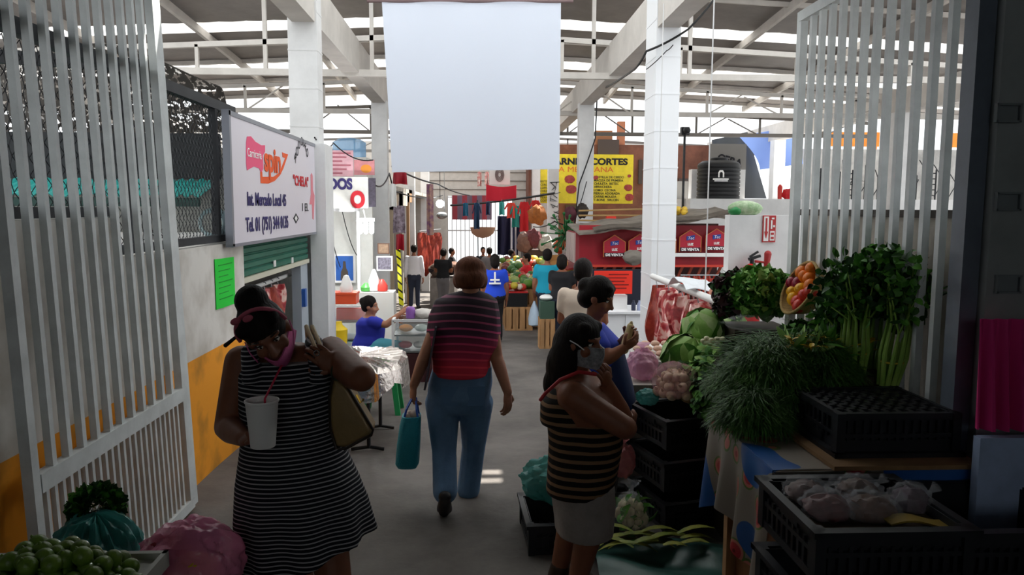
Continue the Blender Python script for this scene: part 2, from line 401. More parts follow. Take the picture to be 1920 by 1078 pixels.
for py in (212, 378, 533, 684):
    p = at(1890, py, 2.85); hg = MB(); x0, x1, z0, z1 = p.x - .045, p.x + .045, p.z - .032, p.z + .032
    for a, d in (((p.x, 2.85, z0), (.1, .02, .008)), ((p.x, 2.85, z1), (.1, .02, .008)), ((x0, 2.85, p.z), (.008, .02, .07)), ((x1, 2.85, p.z), (.008, .02, .07))): hg.box(a, d)
    hg.box((p.x, 2.857, p.z), (.085, .008, .06))
    one(hg, 'hinge_plate', M('hinge_grey', '#70777a', .6), (p.x, 2.857, p.z), 'welded hinge plate %s on the grey post at the right edge' % {212: 'topmost', 378: 'second from the top', 533: 'third from the top', 684: 'lowest'}[py], 'hinge', 'hinge plates on the gate post')
# ------------------------------------------------------------------ chain link fence above the left wall
fx = -1.97
g = thing('chain_link_fence', (fx, 4.6, 1.62), 'dark chain-link fence panel standing on top of the left wall', 'fence')
c = MB(); c.bar((fx, 2.95, 2.66), (fx, 6.3, 2.66), .06, .07); c.bar((fx, 4.15, 1.66), (fx, 6.3, 1.66), .05, .05); c.bar((fx, 2.95, 1.87), (fx, 4.15, 1.87), .05, .05); c.build('frame', dark_steel, g, smooth=False)
for y in (2.98, 4.4, 5.85): c = MB(); c.bar((fx, y, 1.69 if y > 4.15 else 1.88), (fx, y, 2.63), .05, .05); c.build('post', dark_steel, g, smooth=False)
c = MB(); y = 2.98; st = .062; j = 0
while y < 6.3:
    z0 = 1.88 if y < 4.15 else 1.67
    pts = []; i = 0; z = z0
    while z < 2.64:
        pts.append((fx + (.004 if i % 2 else -.004), y + (st / 2 if (i + j) % 2 else 0), z)); z += st * .62; i += 1
    c.tube(pts, .0026, 3, caps=False); y += st / 2; j += 1
c.build('wire_mesh', dark_steel, g, smooth=False)
# ================================================================== light
w = bpy.data.worlds.new('sky'); SC.world = w; w.use_nodes = True
bg = w.node_tree.nodes['Background']; bg.inputs[0].default_value = (.93, .97, 1, 1); bg.inputs[1].default_value = 1.0
sd = bpy.data.lights.new('sun', 'SUN'); sd.energy = 9.0; sd.angle = radians(.5); sd.color = (1, .95, .86)
so = bpy.data.objects.new('sun', sd); COL.objects.link(so); so.rotation_euler = SUN.to_track_quat('Z', 'Y').to_euler()
SC.view_settings.view_transform = 'Standard'; SC.view_settings.look = 'None'; SC.view_settings.gamma = 1; SC.view_settings.exposure = 0.95
SC.cycles.use_denoising = True; SC.cycles.max_bounces = 8; SC.cycles.transparent_max_bounces = 16; SC.cycles.diffuse_bounces = 5
SC.cycles.sample_clamp_indirect = 6
# ================================================================== people
def skin_mat(name, col): return M(name, col, .5, var=.12, vs=14, spec=.3)
skin1 = skin_mat('skin_brown', '#8e5a42'); skin2 = skin_mat('skin_tan', '#a8745a'); skin3 = skin_mat('skin_deep', '#80503a')
hair_black = M('hair_black', '#17110f', .65, spec=.15, var=.4, vs=30, bump=.5, bs=90, stretch=(1, 1, .15))
hair_brown = M('hair_reddish_brown', '#603926', .65, spec=.15, var=.4, vs=26, bump=.5, bs=80, stretch=(1, 1, .15))
eye_white = M('eye_white', '#d8d4cc', .3); eye_dark = M('eye_dark', '#1a100c', .2); lip = M('lips', '#7a3c3a', .5)
def nrm(v): return Vector(v).normalized()
def hand(mb, ex, w, d, n, t, curl=.5, s=1.0, fr=.0085):
    """palm into the body volume, five separate fingers as their own chains"""
    d = nrm(d); n = Vector(n); n = nrm(n - d * n.dot(d)); t = Vector(t); t = nrm(t - d * t.dot(d) - n * t.dot(n))
    R = Matrix((t, d, n)).transposed()
    mb.ell(w + d * .05 * s, (.041 * s, .055 * s, .018 * s), R, 14, 8)
    for off, L in ((.029, .072), (.010, .081), (-.009, .075), (-.027, .058)):
        p = w + d * (.088 - abs(off - .005) * .25) * s + t * off * s; pts = [p - d * .02 * s, p]; rs = [fr * s, fr * s]
        for fr_, a, r in ((.45, .55, .98), (.32, 1.35, .9), (.23, 1.95, .75)):
            q = d * cos(curl * a) + n * sin(curl * a) + t * off * 1.5 * (1 - curl); p = p + nrm(q) * (L * fr_ * s); pts.append(p); rs.append(fr * s * r)
        e = nrm(pts[-1] - pts[-2]); pts.append(pts[-1] + e * .005 * s); rs.append(.0028 * s)
        ex.tube(pts, rs, 8)
    p = w + d * .025 * s + t * .03 * s; q = p + nrm(t * .75 + d * .6 + n * .5 * curl) * .042 * s; e = q + nrm(t * (.35 - .5 * curl) + d * .8 + n * (.2 + .7 * curl)) * .03 * s
    ex.tube([p - t * .018 * s, p, q, e, e + nrm(e - q) * .006 * s], [.011 * s, .0115 * s, .0105 * s, .009 * s, .003 * s], 8)
def head(mb, ex, c, f, u, s=1.0, eyes=True):
    f = nrm(f); u = Vector(u); u = nrm(u - f * u.dot(f)); r = f.cross(u); R = Matrix((r, f, u)).transposed()
    P = lambda a, b_, c_: c + (r * a + f * b_ + u * c_) * s
    mb.ell(P(0, -.012, .022), (.074 * s, .093 * s, .092 * s), R, 18, 12)
    mb.ell(P(0, .026, -.045), (.058 * s, .062 * s, .078 * s), R, 16, 10)
    mb.ell(P(0, .055, -.100), (.028 * s, .028 * s, .022 * s), R, 12, 8)
    for q in (-1, 1):
        mb.ell(P(q * .040, .055, -.035), (.024 * s, .026 * s, .024 * s), R, 12, 8)      # cheek
        mb.cap(P(q * .012, .082, .024), P(q * .05, .066, .022), .011 * s, .009 * s, 8)      # brow ridge
        mb.ell(P(q * .076, -.005, -.018), (.012 * s, .022 * s, .033 * s), R, 10, 8)     # ear
        mb.ell(P(q * .013, .094, -.037), (.011 * s, .013 * s, .010 * s), R, 8, 6)       # nostril
    mb.cap(P(0, .086, .012), P(0, .110, -.034), .009 * s, .014 * s, 10)
    mb.ell(P(0, .083, -.066), (.026 * s, .014 * s, .012 * s), R, 10, 6)
    if ex is not None and eyes:
        for q in (-1, 1):
            ex.ell(P(q * .031, .066, .002), .0125 * s, R, 10, 8, 1); ex.ell(P(q * .031, .0742, .001), .0060 * s, R, 8, 6, 2)
            ex.tube([P(q * .017, .0745, .006), P(q * .031, .078, .010), P(q * .046, .069, .005)], [.0025 * s, .0035 * s, .002 * s], 6, 2)
            ex.tube([P(q * .014, .083, .026), P(q * .034, .080, .032), P(q * .054, .064, .026)], [.003 * s, .004 * s, .002 * s], 6, 2)
        ex.ell(P(0, .089, -.062), (.022 * s, .007 * s, .005 * s), R, 10, 6, 3); ex.ell(P(0, .088, -.070), (.019 * s, .008 * s, .006 * s), R, 10, 6, 3)
    return R, P
def torso(mb, pel, nb, r, f, rings, infl=0):
    out = []
    for t, w, d, o in rings:
        c = pel.lerp(nb, t) + f * o; w += infl; d += infl; ring = []
        for i in range(24):
            a = 2 * pi * i / 24; ca, sa = cos(a), sin(a)
            ring.append(c + r * (w * math.copysign(abs(ca) ** .85, ca)) + f * (d * math.copysign(abs(sa) ** .85, sa)))
        out.append(ring)
    mb.loft(out)
F_RINGS = [(-.28, .05, .05, 0), (-.24, .11, .10, -.01), (-.08, .165, .125, -.015), (.08, .168, .12, -.01), (.35, .135, .10, 0), (.6, .15, .115, .02), (.78, .165, .115, .015), (.93, .15, .075, 0), (1.0, .08, .055, 0), (1.04, .05, .045, 0)]
def wide(rings, kw, kd=None, belly=0):
    kd = kd or kw
    return [(t, w * kw, d * kd + (belly * max(0, 1 - abs(t - .3) / .4)) * .5, o + belly * max(0, 1 - abs(t - .3) / .4) * .5) for t, w, d, o in rings]
ARM = (.050, .040, .027); LEG = (.088, .056, .038)
class Body:
    """one continuous body from a posed skeleton; clothing is grown from the same skeleton"""
    def __init__(s, root, J, rings=F_RINGS, arm=ARM, leg=LEG, vox=.012, hands=None, face=True, hs=1.0, skin=skin1):
        s.root, s.J, s.rings, s.arm, s.leg, s.vox = root, J, rings, arm, leg, vox
        f = nrm(J['f']); s.f = f; s.r = nrm(f.cross(EZ)); mb = MB(); ex = MB()
        torso(mb, J['pel'], J['nb'], s.r, f, rings)
        mb.cap(J['nb'] - EZ * .03, J['hc'] - nrm(J.get('hu', EZ)) * .05, .052, .048)
        s.R, s.P = head(mb, ex if face else None, J['hc'], J['hf'], J.get('hu', EZ), hs)
        for k in 'RL':
            s.armpiece(mb, k, 0); s.legpiece(mb, k, 0); s.foot(mb, k, 0)
            h = (hands or {}).get(k)
            d = nrm(J['w' + k] - J['e' + k])
            if h: hand(mb, ex, J['w' + k], *h)
            else: hand(mb, ex, J['w' + k], d, f * .3 + s.r * (-1 if k == 'R' else 1), f, .45)
        s.ob = mb.build('body', [skin, eye_white, eye_dark, lip], root, vox=vox, it=3, extra=ex)
    def armpiece(s, mb, k, infl, frac=2.0):
        a = s.arm; S, E, W = s.J['s' + k], s.J['e' + k], s.J['w' + k]
        if frac <= 1: mb.cap(S, S.lerp(E, frac), a[0] + infl, a[0] + (a[1] - a[0]) * frac + infl * 1.3)
        else:
            mb.cap(S, E, a[0] + infl, a[1] + infl); g = frac - 1
            m = E.lerp(W, .3 * g); mb.cap(E, m, a[1] * .98 + infl, a[1] * 1.0 + infl); mb.cap(m, E.lerp(W, g), a[1] * 1.0 + infl, a[2] + (a[1] - a[2]) * (1 - g) + infl)
    def legpiece(s, mb, k, infl, frac=2.0, flare=0):
        a = s.leg; H, K, A = s.J['h' + k], s.J['k' + k], s.J['a' + k]
        if frac <= 1: mb.cap(H, H.lerp(K, frac), a[0] + infl, a[0] + (a[1] - a[0]) * frac + infl * 1.4)
        else:
            mb.cap(H, K, a[0] + infl, a[1] + infl); g = frac - 1; m = K.lerp(A, .33 * g)
            mb.cap(K, m, a[1] + infl, a[1] * .98 + infl); mb.cap(m, K.lerp(A, g), a[1] * .98 + infl, a[2] + infl + flare)
    def foot(s, mb, k, infl):
        A = s.J['a' + k]; T = s.J.get('t' + k) or V(0, 0, 0) + A + s.f * .15 - EZ * (A.z - fz(A.y) - .03)
        back = nrm(A - T); back.z = 0
        down = V(0, 0, -1) if abs((T - A).normalized().z) < .75 else -s.f
        heel = A + down * max(.0, min(.045, A.z - fz(A.y) - .035)) + back * .025
        mb.cap(A, heel, s.leg[2] * .95 + infl, .032 + infl); mb.cap(heel, T, .032 + infl, .026 + infl); mb.cap(heel.lerp(T, .4), T + s.r * .02, .035 + infl, .024 + infl); mb.cap(heel.lerp(T, .5), T - s.r * .02, .034 + infl, .022 + infl)
        return T
    def top(s, mat, sleeve=.6, t0=-.05, infl=.012, t1=1.0, name='shirt', label=None, vox=None):
        mb = MB(); rs = [q for q in s.rings if t0 < q[0] <= t1]
        lo = [q for q in s.rings if q[0] <= t0][-1]; rs = [(t0,) + lo[1:]] + rs
        torso(mb, s.J['pel'], s.J['nb'], s.r, s.f, rs, infl)
        if sleeve:
            for k in 'RL': s.armpiece(mb, k, infl, sleeve)
        o = mb.build(name, mat, s.root, vox=vox or s.vox, it=4)
        if label: o['label'] = label
        return o
    def pants(s, mat, frac=1.93, infl=.012, t1=.2, name='trousers', flare=.01, vox=None):
        mb = MB(); rs = [q for q in s.rings if q[0] < t1]; hi = [q for q in s.rings if q[0] >= t1][0]; rs = rs + [(t1,) + tuple((a + c) / 2 for a, c in zip(rs[-1][1:], hi[1:]))]
        torso(mb, s.J['pel'], s.J['nb'], s.r, s.f, rs, infl)
        for k in 'RL': s.legpiece(mb, k, infl, frac, flare)
        return mb.build(name, mat, s.root, vox=vox or s.vox, it=4)
    def shoes(s, mat, name='shoe'):
        for k in 'RL':
            mb = MB(); s.foot(mb, k, .007); mb.build(name, mat, s.root, vox=max(.008, s.vox * .8), it=3)
    def hair(s, mat, blobs=(), cap=(.088, .098, .1), off=(0, -.022, .03), name='hair', vox=None, cut=None):
        mb = MB(); mb.ell(s.P(*off), cap, s.R, 20, 14)
        for c, r_ in blobs: mb.ell(s.P(*c), r_, s.R, 16, 12)
        return mb.build(name, mat, s.root, vox=vox or s.vox, it=2)
def joints(base, f, H, arms='down', lean=0, bow=0, tilt=0):
    f = nrm(f); r = nrm(f.cross(EZ)); k = H; J = {'f': f}; Z = EZ
    J['pel'] = base + Z * .54 * k; J['nb'] = base + Z * (.835 * k) + f * lean; J['hc'] = J['nb'] + Z * (.1 * k - bow * .25) + f * (.02 + bow)
    J['hf'] = f - Z * bow * 4; J['hu'] = Z + f * bow * 4
    for q, sg in (('R', 1), ('L', -1)):
        S = J['nb'] - Z * .03 * k + r * sg * .107 * k; J['s' + q] = S
        a = arms if isinstance(arms, str) else arms[0 if q == 'R' else 1]
        if a == 'down': E = S + r * sg * .05 - Z * .18 * k - f * .02; W = E + f * .05 - Z * .145 * k
        elif a == 'front': E = S + r * sg * .03 - Z * .165 * k + f * .05; W = E + f * .2 + Z * .03 - r * sg * .06
        elif a == 'reach': E = S + f * .2 - Z * .1 * k; W = E + f * .22 + Z * .02
        else: E, W = a
        J['e' + q], J['w' + q] = E, W
        J['h' + q] = J['pel'] - Z * .03 * k + r * sg * .05 * k; J['k' + q] = base + Z * .285 * k + r * sg * .05 * k + f * .03; J['a' + q] = base + Z * .055 * k + r * sg * .055 * k
        J['t' + q] = base + Z * .03 + r * sg * .07 * k + f * .13
    return J
ZUP = EZ
# ------------------------------------------------------------------ woman in the striped dress
Y = 2.92
t = thing('person', at(560, 1175, 2.92) * 1, 'woman in a striped sleeveless dress looking down and drinking from a white cup', 'person', 'people in the market')
J = dict(f=V(.12, -1, 0), pel=at(556, 900, 2.97), nb=at(545, 655, 2.95), hc=at(500, 622, 2.80), hf=V(.30, -.80, -.45), hu=V(-.40, -.30, .85),
    sR=at(452, 678, 2.93), sL=at(622, 660, 2.95), eR=at(427, 800, 2.90), wR=at(456, 822, 2.69), eL=at(678, 708, 2.66), wL=at(632, 694, 2.80),
    hR=at(520, 935, 2.97), hL=at(600, 935, 2.97))
for k, x, y in (('R', -.74, 3.02), ('L', -.545, 2.78)):
    J['k' + k] = V(x + .01, y - .03 if k == 'R' else y, .43); J['a' + k] = V(x, y + .03, .08); J['t' + k] = V(x + (.02 if k == 'L' else -.02), y - .11, .03)
t.location = V(-.66, 2.9, 0); ORG[t.name] = V(-.66, 2.9, 0)
W1R = wide(F_RINGS, 1.12, 1.15, .04)
B = Body(t, J, W1R, (.064, .052, .030), (.10, .062, .042), .008, {'R': (V(.12, -.12, .04), V(.35, -.55, .5), V(.1, -.2, .9), .75, 1.0), 'L': (at(598, 664, 2.78) - at(632, 694, 2.80), V(-.2, .6, -.2), V(-.6, -.2, .6), .9, 1.0)}, skin=skin3)
dress_mat = stripes('dress_stripes', [(0, '#16171f'), (.7, '#a2a2a4')], .0165, warp=.04, wscale=2.2, slope=-.06)
mb = MB(); rings = []
prof = [(673, 458, 626, .118, 0), (700, 447, 630, .148, 0), (760, 450, 638, .175, 0), (810, 455, 642, .165, 0), (850, 450, 652, .175, 0), (900, 443, 672, .195, .15), (950, 443, 686, .21, .4), (1000, 447, 694, .22, .7), (1032, 452, 698, .225, 1)]
for py, xl, xr, hd, fo in prof:
    A = at(xl, py, 2.93); C = at(xr, py, 2.93); c = (A + C) / 2; hw = (C - A).length / 2; ring = []
    for i in range(72):
        a = 2 * pi * i / 72; g = 1 + fo * .07 * (sin(a * 9 + 1) + .5 * sin(a * 5 + 2)); x = hw * cos(a) * g; y = hd * sin(a) * g
        z = -fo * .085 * (-cos(a)) * 1.0
        ring.append(c + V(x, y, z))
    rings.append(ring)
mb.loft(rings)
for q, (xa, ya_), (xb, yb_) in (('R', (470, 690), (476, 652)), ('L', (598, 690), (588, 640))):
    p = at(xa, ya_, 2.80); s_ = at(xb, yb_, 2.93); e = at(xb, ya_ + 10, 3.07); mb.tube([p - EZ * .06, p, (p + s_) / 2 + V(0, -.03, .025), s_, e], .034, 10)
mb.build('dress', dress_mat, t, vox=.007, it=3)
hairw = B.hair(hair_black, [((-.01, -.055, .115), (.062, .06, .06)), ((0, -.05, .0), (.082, .075, .085)), ((.052, .03, .072), (.034, .042, .03)), ((-.052, .03, .072), (.034, .042, .03))], cap=(.086, .1, .098), off=(0, -.016, .034), vox=.007)
pink_cloth = M('pink_headband', '#b5576a', .7); mb = MB()
mb.tube([B.P(.09 * cos(a), .022 + .012 * sin(a), .03 + .106 * sin(a)) for a in [pi * i / 20 for i in range(21)]], .0075, 8)
hb = mb.build('headband', pink_cloth, t)
mb = MB()
for q in (-1, 1): mb.ell(B.P(.03 + q * .02, .05, .128 + q * .006), (.019, .009, .014), B.R)
mb.build('bow', pink_cloth, hb)
mb = MB(); mb.cap(B.P(.07, .02, .06), B.P(.145, .01, .035), .005, .008); mb.build('hair_stick', black_rubber, t)
mask_pink = M('pink_mask_cloth', '#c75f93', .8, bump=.3, bs=60); mb = MB()
mb.sheet(lambda u, v: B.P((u - .5) * .15, .118 - .30 * (u - .5) ** 2 * 1.9 - .035 * v * v, -.055 - .062 * v + .02 * (abs(u - .5) * 2)), 12, 6, .006)
fm = mb.build('face_mask', mask_pink, t)
for q in (-1, 1): mb = MB(); mb.tube([B.P(q * .072, .075, -.052), B.P(q * .088, .03, -.03), B.P(q * .09, -.01, -.005)], .0025, 6); mb.build('ear_loop', mask_pink, fm)
# bracelet, shoes
mb = MB(); c0 = J['eL'].lerp(J['wL'], .88); d0 = nrm(J['wL'] - J['eL']); x0, y0, _ = ortho(d0); mb.tube([c0 + x0 * .035 * cos(a) + y0 * .035 * sin(a) for a in [2 * pi * i / 20 for i in range(21)]], .004, 6); mb.build('bracelet', M('bracelet_dark', '#2a3a2c', .4), t)
mb = MB(); c0 = J['wL'] + nrm(at(598, 664, 2.78) - at(632, 694, 2.80)) * .10 + V(0, -.005, 0); mb.tube([c0 + V(.0095 * cos(a), -.004, .0095 * sin(a)) for a in [2 * pi * i / 14 for i in range(15)]], .0025, 6); mb.build('ring', M('silver', '#d0d0d0', .2, metal=1), t)
B.shoes(M('sandal_black', '#1d1a1a', .6), 'sandal')
# cup with a straw, held in her right hand
cupc = at(492, 794, 2.60); foam = M('white_foam', '#e9e7e4', .6, bump=.1, bs=120)
c = thing('drinking_cup', cupc - EZ * .082, 'large white foam cup with a red straw held by the woman in the striped dress', 'cup')
mb = MB(); mb.lathe([(.039, -.082), (.042, -.08), (.055, .075), (.0585, .078), (.0585, .084), (.054, .084), (.0525, .07), (.040, -.07)], cupc, 32); mb.build('cup', foam, c)
mb = MB(); mb.lathe([(.001, .055), (.050, .055), (.050, .058), (.001, .058)], cupc, 24); mb.build('drink', M('red_drink', '#7a2028', .3), c)
mo = B.P(.0, .112, -.085); mb = MB(); mb.tube([cupc + V(.01, 0, -.05), cupc + V(.008, .01, .085), mo], .004, 8); mb.build('straw', M('red_straw', '#c22a4a', .4), c)
# shoulder bag
leather = M('tan_leather', '#8d7448', .5, var=.15, vs=10, bump=.2, bs=60); edge = M('dark_leather', '#2b2018', .5)
bc = at(664, 778, 2.86)
c = thing('shoulder_bag', bc - EZ * .14, 'tan leather shoulder bag with dark edging hanging from the striped dress woman', 'bag')
out = [(628, 700), (652, 722), (700, 802), (697, 812), (648, 838), (632, 836), (622, 800), (620, 740)]
mb = MB()
P0 = [at(x, y, 2.84) for x, y in out]; cc = sum(P0, V(0, 0, 0)) / len(P0)
rings = []
for dy, k in ((-.075, .0), (-.07, .86), (-.045, .98), (0, 1.03), (.05, .98), (.075, .86), (.08, .0)):
    rings.append([cc + (p - cc) * max(k, .02) + V(0, dy + .03, 0) for p in P0])
mb.loft(rings); bag = mb.build('bag_body', leather, c, vox=.006, it=6)
mb = MB(); mb.tube([cc + (p - cc) * 1.02 + V(0, -.02, 0) for p in P0 + P0[:1]], .0055, 8); mb.build('piping', edge, c)
mb = MB()
for dx in (-.011, .011): mb.tube([at(650, 716, 2.84) + V(dx, 0, 0), at(622, 690, 2.80) + V(dx, 0, 0), at(596, 650, 2.80) + V(dx, 0, 0), at(580, 617, 2.93) + V(dx, 0, .01), at(582, 640, 3.06) + V(dx, 0, 0), at(632, 730, 3.02) + V(dx, 0, 0)], .0085, 8)
mb.build('strap', M('pale_strap', '#b79b6c', .5), c)
mb = MB(); mb.tube([at(668, 740, 2.77), at(676, 755, 2.765), at(682, 748, 2.77)], .005, 8); mb.build('clasp', M('brass', '#b8923f', .3, metal=1), c)
# ------------------------------------------------------------------ woman walking away
t = thing('person', V(-.12, 4.7, 0), 'woman in a dark red striped top and blue jeans walking away, seen from behind', 'person', 'people in the market')
J = dict(f=V(.03, 1, 0), pel=at(862, 728, 4.74), nb=at(882, 563, 4.70), hc=at(882, 521, 4.69), hf=V(.05, 1, -.25), hu=V(0, .2, 1),
    sL=at(828, 592, 4.7), sR=at(918, 590, 4.7), eL=at(800, 660, 4.68), wL=at(776, 722, 4.66), eR=at(930, 668, 4.7), wR=at(952, 735, 4.62),
    hL=at(830, 755, 4.74), hR=at(892, 755, 4.74), kL=at(833, 846, 4.66), kR=at(888, 838, 4.86), aL=V(-.195, 4.47, .17), aR=at(878, 921, 4.88), tL=V(-.205, 4.56, .035), tR=V(-.03, 5.03, .035))
W2R = wide(F_RINGS, 1.13, 1.12, .02)
B = Body(t, J, W2R, (.052, .043, .029), (.1, .064, .044), .009, {'L': (V(-.01, 0, -.1), V(.6, .3, 0), V(0, 1, 0), .9, 1.0), 'R': (V(0, -.02, -.1), V(-.5, .5, 0), V(-.3, .9, 0), .65, 1.0)}, skin=skin2)
mb = MB(); rings = []
for py, xl, xr, hd in ((545, 866, 900, .07), (552, 838, 918, .10), (562, 816, 932, .125), (592, 803, 938, .15), (620, 799, 939, .155), (645, 800, 938, .16), (662, 808, 926, .165), (676, 811, 919, .17), (690, 811, 920, .172), (702, 813, 918, .17)):
    A = at(xl, py, 4.72); C = at(xr, py, 4.72); c0 = (A + C) / 2; hw = (C - A).length / 2
    rings.append([c0 + V(hw * cos(2 * pi * i / 40) * (1 + .012 * sin(i * 2.1)), hd * sin(2 * pi * i / 40), 0) for i in range(40)])
mb.loft(rings)
m, n, l, bs_ = new_mat('wine_striped_knit')
tc = n.new('ShaderNodeTexCoord'); sx = n.new('ShaderNodeSeparateXYZ'); l.new(tc.outputs['Object'], sx.inputs[0])
def mth(op, a, b_=None, c_=None):
    q = n.new('ShaderNodeMath'); q.operation = op
    for i, x in enumerate((a, b_, c_)):
        if x is None: continue
        if isinstance(x, (int, float)): q.inputs[i].default_value = x
        else: l.new(x, q.inputs[i])
    return q.outputs[0]
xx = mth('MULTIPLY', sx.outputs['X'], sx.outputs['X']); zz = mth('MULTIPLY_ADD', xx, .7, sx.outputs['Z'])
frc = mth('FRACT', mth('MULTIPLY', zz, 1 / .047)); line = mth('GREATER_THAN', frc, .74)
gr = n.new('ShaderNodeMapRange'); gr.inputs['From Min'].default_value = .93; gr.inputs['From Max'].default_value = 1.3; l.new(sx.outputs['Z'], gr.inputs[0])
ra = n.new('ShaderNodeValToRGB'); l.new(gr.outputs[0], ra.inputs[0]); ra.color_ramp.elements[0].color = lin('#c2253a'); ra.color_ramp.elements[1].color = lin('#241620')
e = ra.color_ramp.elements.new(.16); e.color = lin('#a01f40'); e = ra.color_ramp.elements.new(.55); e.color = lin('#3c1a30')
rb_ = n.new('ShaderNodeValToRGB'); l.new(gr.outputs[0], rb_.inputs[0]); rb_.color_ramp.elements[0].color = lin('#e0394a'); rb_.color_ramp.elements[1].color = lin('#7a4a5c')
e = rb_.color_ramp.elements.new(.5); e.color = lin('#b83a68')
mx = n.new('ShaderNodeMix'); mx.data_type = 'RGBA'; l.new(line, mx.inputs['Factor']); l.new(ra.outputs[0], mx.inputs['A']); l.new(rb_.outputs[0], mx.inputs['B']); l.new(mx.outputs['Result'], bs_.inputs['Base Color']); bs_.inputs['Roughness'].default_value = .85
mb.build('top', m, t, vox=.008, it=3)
denim = M('blue_denim', '#5d7d9e', .85, var=.25, vs=5, bump=.15, bs=150)
jn = B.pants(denim, 1.96, .014, .26, 'jeans', .018, vox=.009)
mb = MB(); mb.box(at(843, 742, 4.585), (.11, .012, .12)); mb.box(at(893, 742, 4.585), (.11, .012, .12)); mb.build('back_pocket', M('denim_pocket', '#527192', .85), jn, smooth=False)
B.shoes(M('shoe_black', '#171515', .5))
mb = MB(); mb.cap(J['aL'] + V(0, -.065, -.02), J['tL'] + V(0, -.03, .0), .036, .036); mb.build('shoe_sole', M('sole', '#2a2624', .8), t)
B.hair(hair_brown, [((0, -.06, -.01), (.1, .07, .07)), ((0, -.05, .06), (.092, .075, .065)), ((.075, -.01, -.015), (.034, .07, .055)), ((-.075, -.01, -.015), (.034, .07, .055)), ((.04, -.07, -.035), (.05, .04, .045)), ((-.04, -.07, -.035), (.05, .04, .045))], cap=(.102, .108, .1), off=(0, -.015, .035), vox=.009)
mb = MB(); c0 = J['nb'] + EZ * .035; mb.tube([c0 + V(.056 * cos(a), .056 * sin(a), -.012 * sin(a)) for a in [2 * pi * i / 24 for i in range(25)]], .003, 6); mb.build('necklace', M('gold_chain', '#c9b06a', .3, metal=1), t)
teal_bag = M('teal_woven_plastic', '#1f8fa0', .55, var=.15, vs=9, bump=.5, bs=110); blue_handle = M('blue_handle', '#2554b0', .4)
bo = at(765, 872, 4.62)
c = thing('shopping_bag', bo, 'teal woven shopping bag with blue handles carried by the walking woman', 'bag')
mb = MB(); rings = []
for py, xl, xr, hd in ((874, 746, 782, .06), (866, 742, 786, .085), (830, 745, 788, .095), (795, 750, 789, .09), (778, 754, 789, .075), (778, 757, 786, .06), (800, 756, 784, .07)):
    A = at(xl, py, 4.62); C = at(xr, py, 4.62); c0 = (A + C) / 2; hw = (C - A).length / 2
    rings.append([c0 + V(hw * math.copysign(abs(cos(a)) ** .6, cos(a)), hd * math.copysign(abs(sin(a)) ** .6, sin(a)), 0) for a in [2 * pi * i / 28 for i in range(28)]])
mb.loft(rings); mb.build('bag_body', teal_bag, c)
for dy in (-.045, .045):
    mb = MB(); hx = J['wL'] + V(.0, 0, -.085); mb.tube([at(757, 790, 4.62) + V(0, dy, 0), at(763, 765, 4.62) + V(0, dy * .8, 0), hx + V(-.012, dy * .25, .0), hx + V(.012, dy * .25, 0), at(782, 765, 4.62) + V(0, dy * .8, 0), at(786, 790, 4.62) + V(0, dy, 0)], .007, 8); mb.build('handle', blue_handle, c)
mb = MB()
for i in range(5): mb.ell(at(764 + i * 4, 782 - (i % 2) * 5, 4.6 + .015 * (i % 3)), .028, None, 10, 8)
one(mb, 'groceries_in_a_bag', M('white_wrapped_goods', '#c9b6a8', .4, bump=.4), at(772, 786, 4.62), 'pale wrapped groceries showing at the top of the teal bag', 'groceries')
# grey folder tucked under her left arm
mb = MB(); mb.bar(at(797, 728, 4.60), at(818, 612, 4.60), .012, .10, EY); one(mb, 'folder', M('folded_grey', '#4b4650', .5), at(797, 728, 4.6), 'slim grey folded item tucked under the walking woman\'s left arm', 'folder', smooth=False)
# ------------------------------------------------------------------ woman with a grey mask beside the crates
t = thing('person', V(.5, 3.55, 0), 'woman with loose black hair, grey mask and brown striped top leaning beside the crates', 'person', 'people in the market')
J = dict(f=V(.93, -.3, 0), pel=at(1092, 900, 3.56), nb=at(1082, 700, 3.56), hc=at(1090, 640, 3.52), hf=V(.78, -.62, -.08), hu=V(.05, 0, 1),
    sR=at(1074, 742, 3.41), sL=at(1098, 724, 3.72), eR=at(1168, 800, 3.34), wR=at(1182, 806, 3.56), eL=at(1168, 790, 3.62), wL=at(1140, 722, 3.52),
    hR=at(1088, 935, 3.49), hL=at(1098, 935, 3.65))
for k, x, y in (('R', .50, 3.47), ('L', .44, 3.66)):
    J['k' + k] = V(x + .05, y, .42); J['a' + k] = V(x - .02, y + .02, .08); J['t' + k] = V(x + .12, y - .02, .03)
W3R = wide([(q[0], q[1] * (.86 if q[0] < .2 else 1), q[2] * (.86 if q[0] < .2 else 1), q[3]) for q in F_RINGS], 1.2, 1.28, .06)
B = Body(t, J, W3R, (.072, .056, .032), (.105, .066, .045), .009, {'L': (at(1128, 688, 3.44) - at(1140, 722, 3.52), V(-.5, .2, .3), V(.3, -.5, .3), .8, 1.0), 'R': (V(.02, .12, .02), V(-.6, .1, .4), V(.1, 0, 1), .5, 1.0)}, skin=skin3)
brown_st = stripes('brown_black_stripes', [(0, '#15110f'), (.6, '#7d6046')], .042, warp=.03)
B.top(brown_st, 0, -.13, .024, .70, 'top', vox=.009)
mb = MB(); torso(mb, J['pel'], J['nb'], B.r, B.f, [(.55, .17, .15, -.025), (.75, .178, .13, -.035), (.9, .14, .075, -.03), (.97, .09, .05, -.03)], .014)
mb.build('back_panel', brown_st, t, vox=.01, it=4)
mb = MB(); mb.tube([at(1013, 750, 3.40), at(1022, 738, 3.37), at(1050, 712, 3.37), at(1085, 697, 3.42), at(1118, 702, 3.42)], .0085, 8); mb.build('strap', M('red_strap', '#b02a30', .6), t)
mb = MB(); rings = []
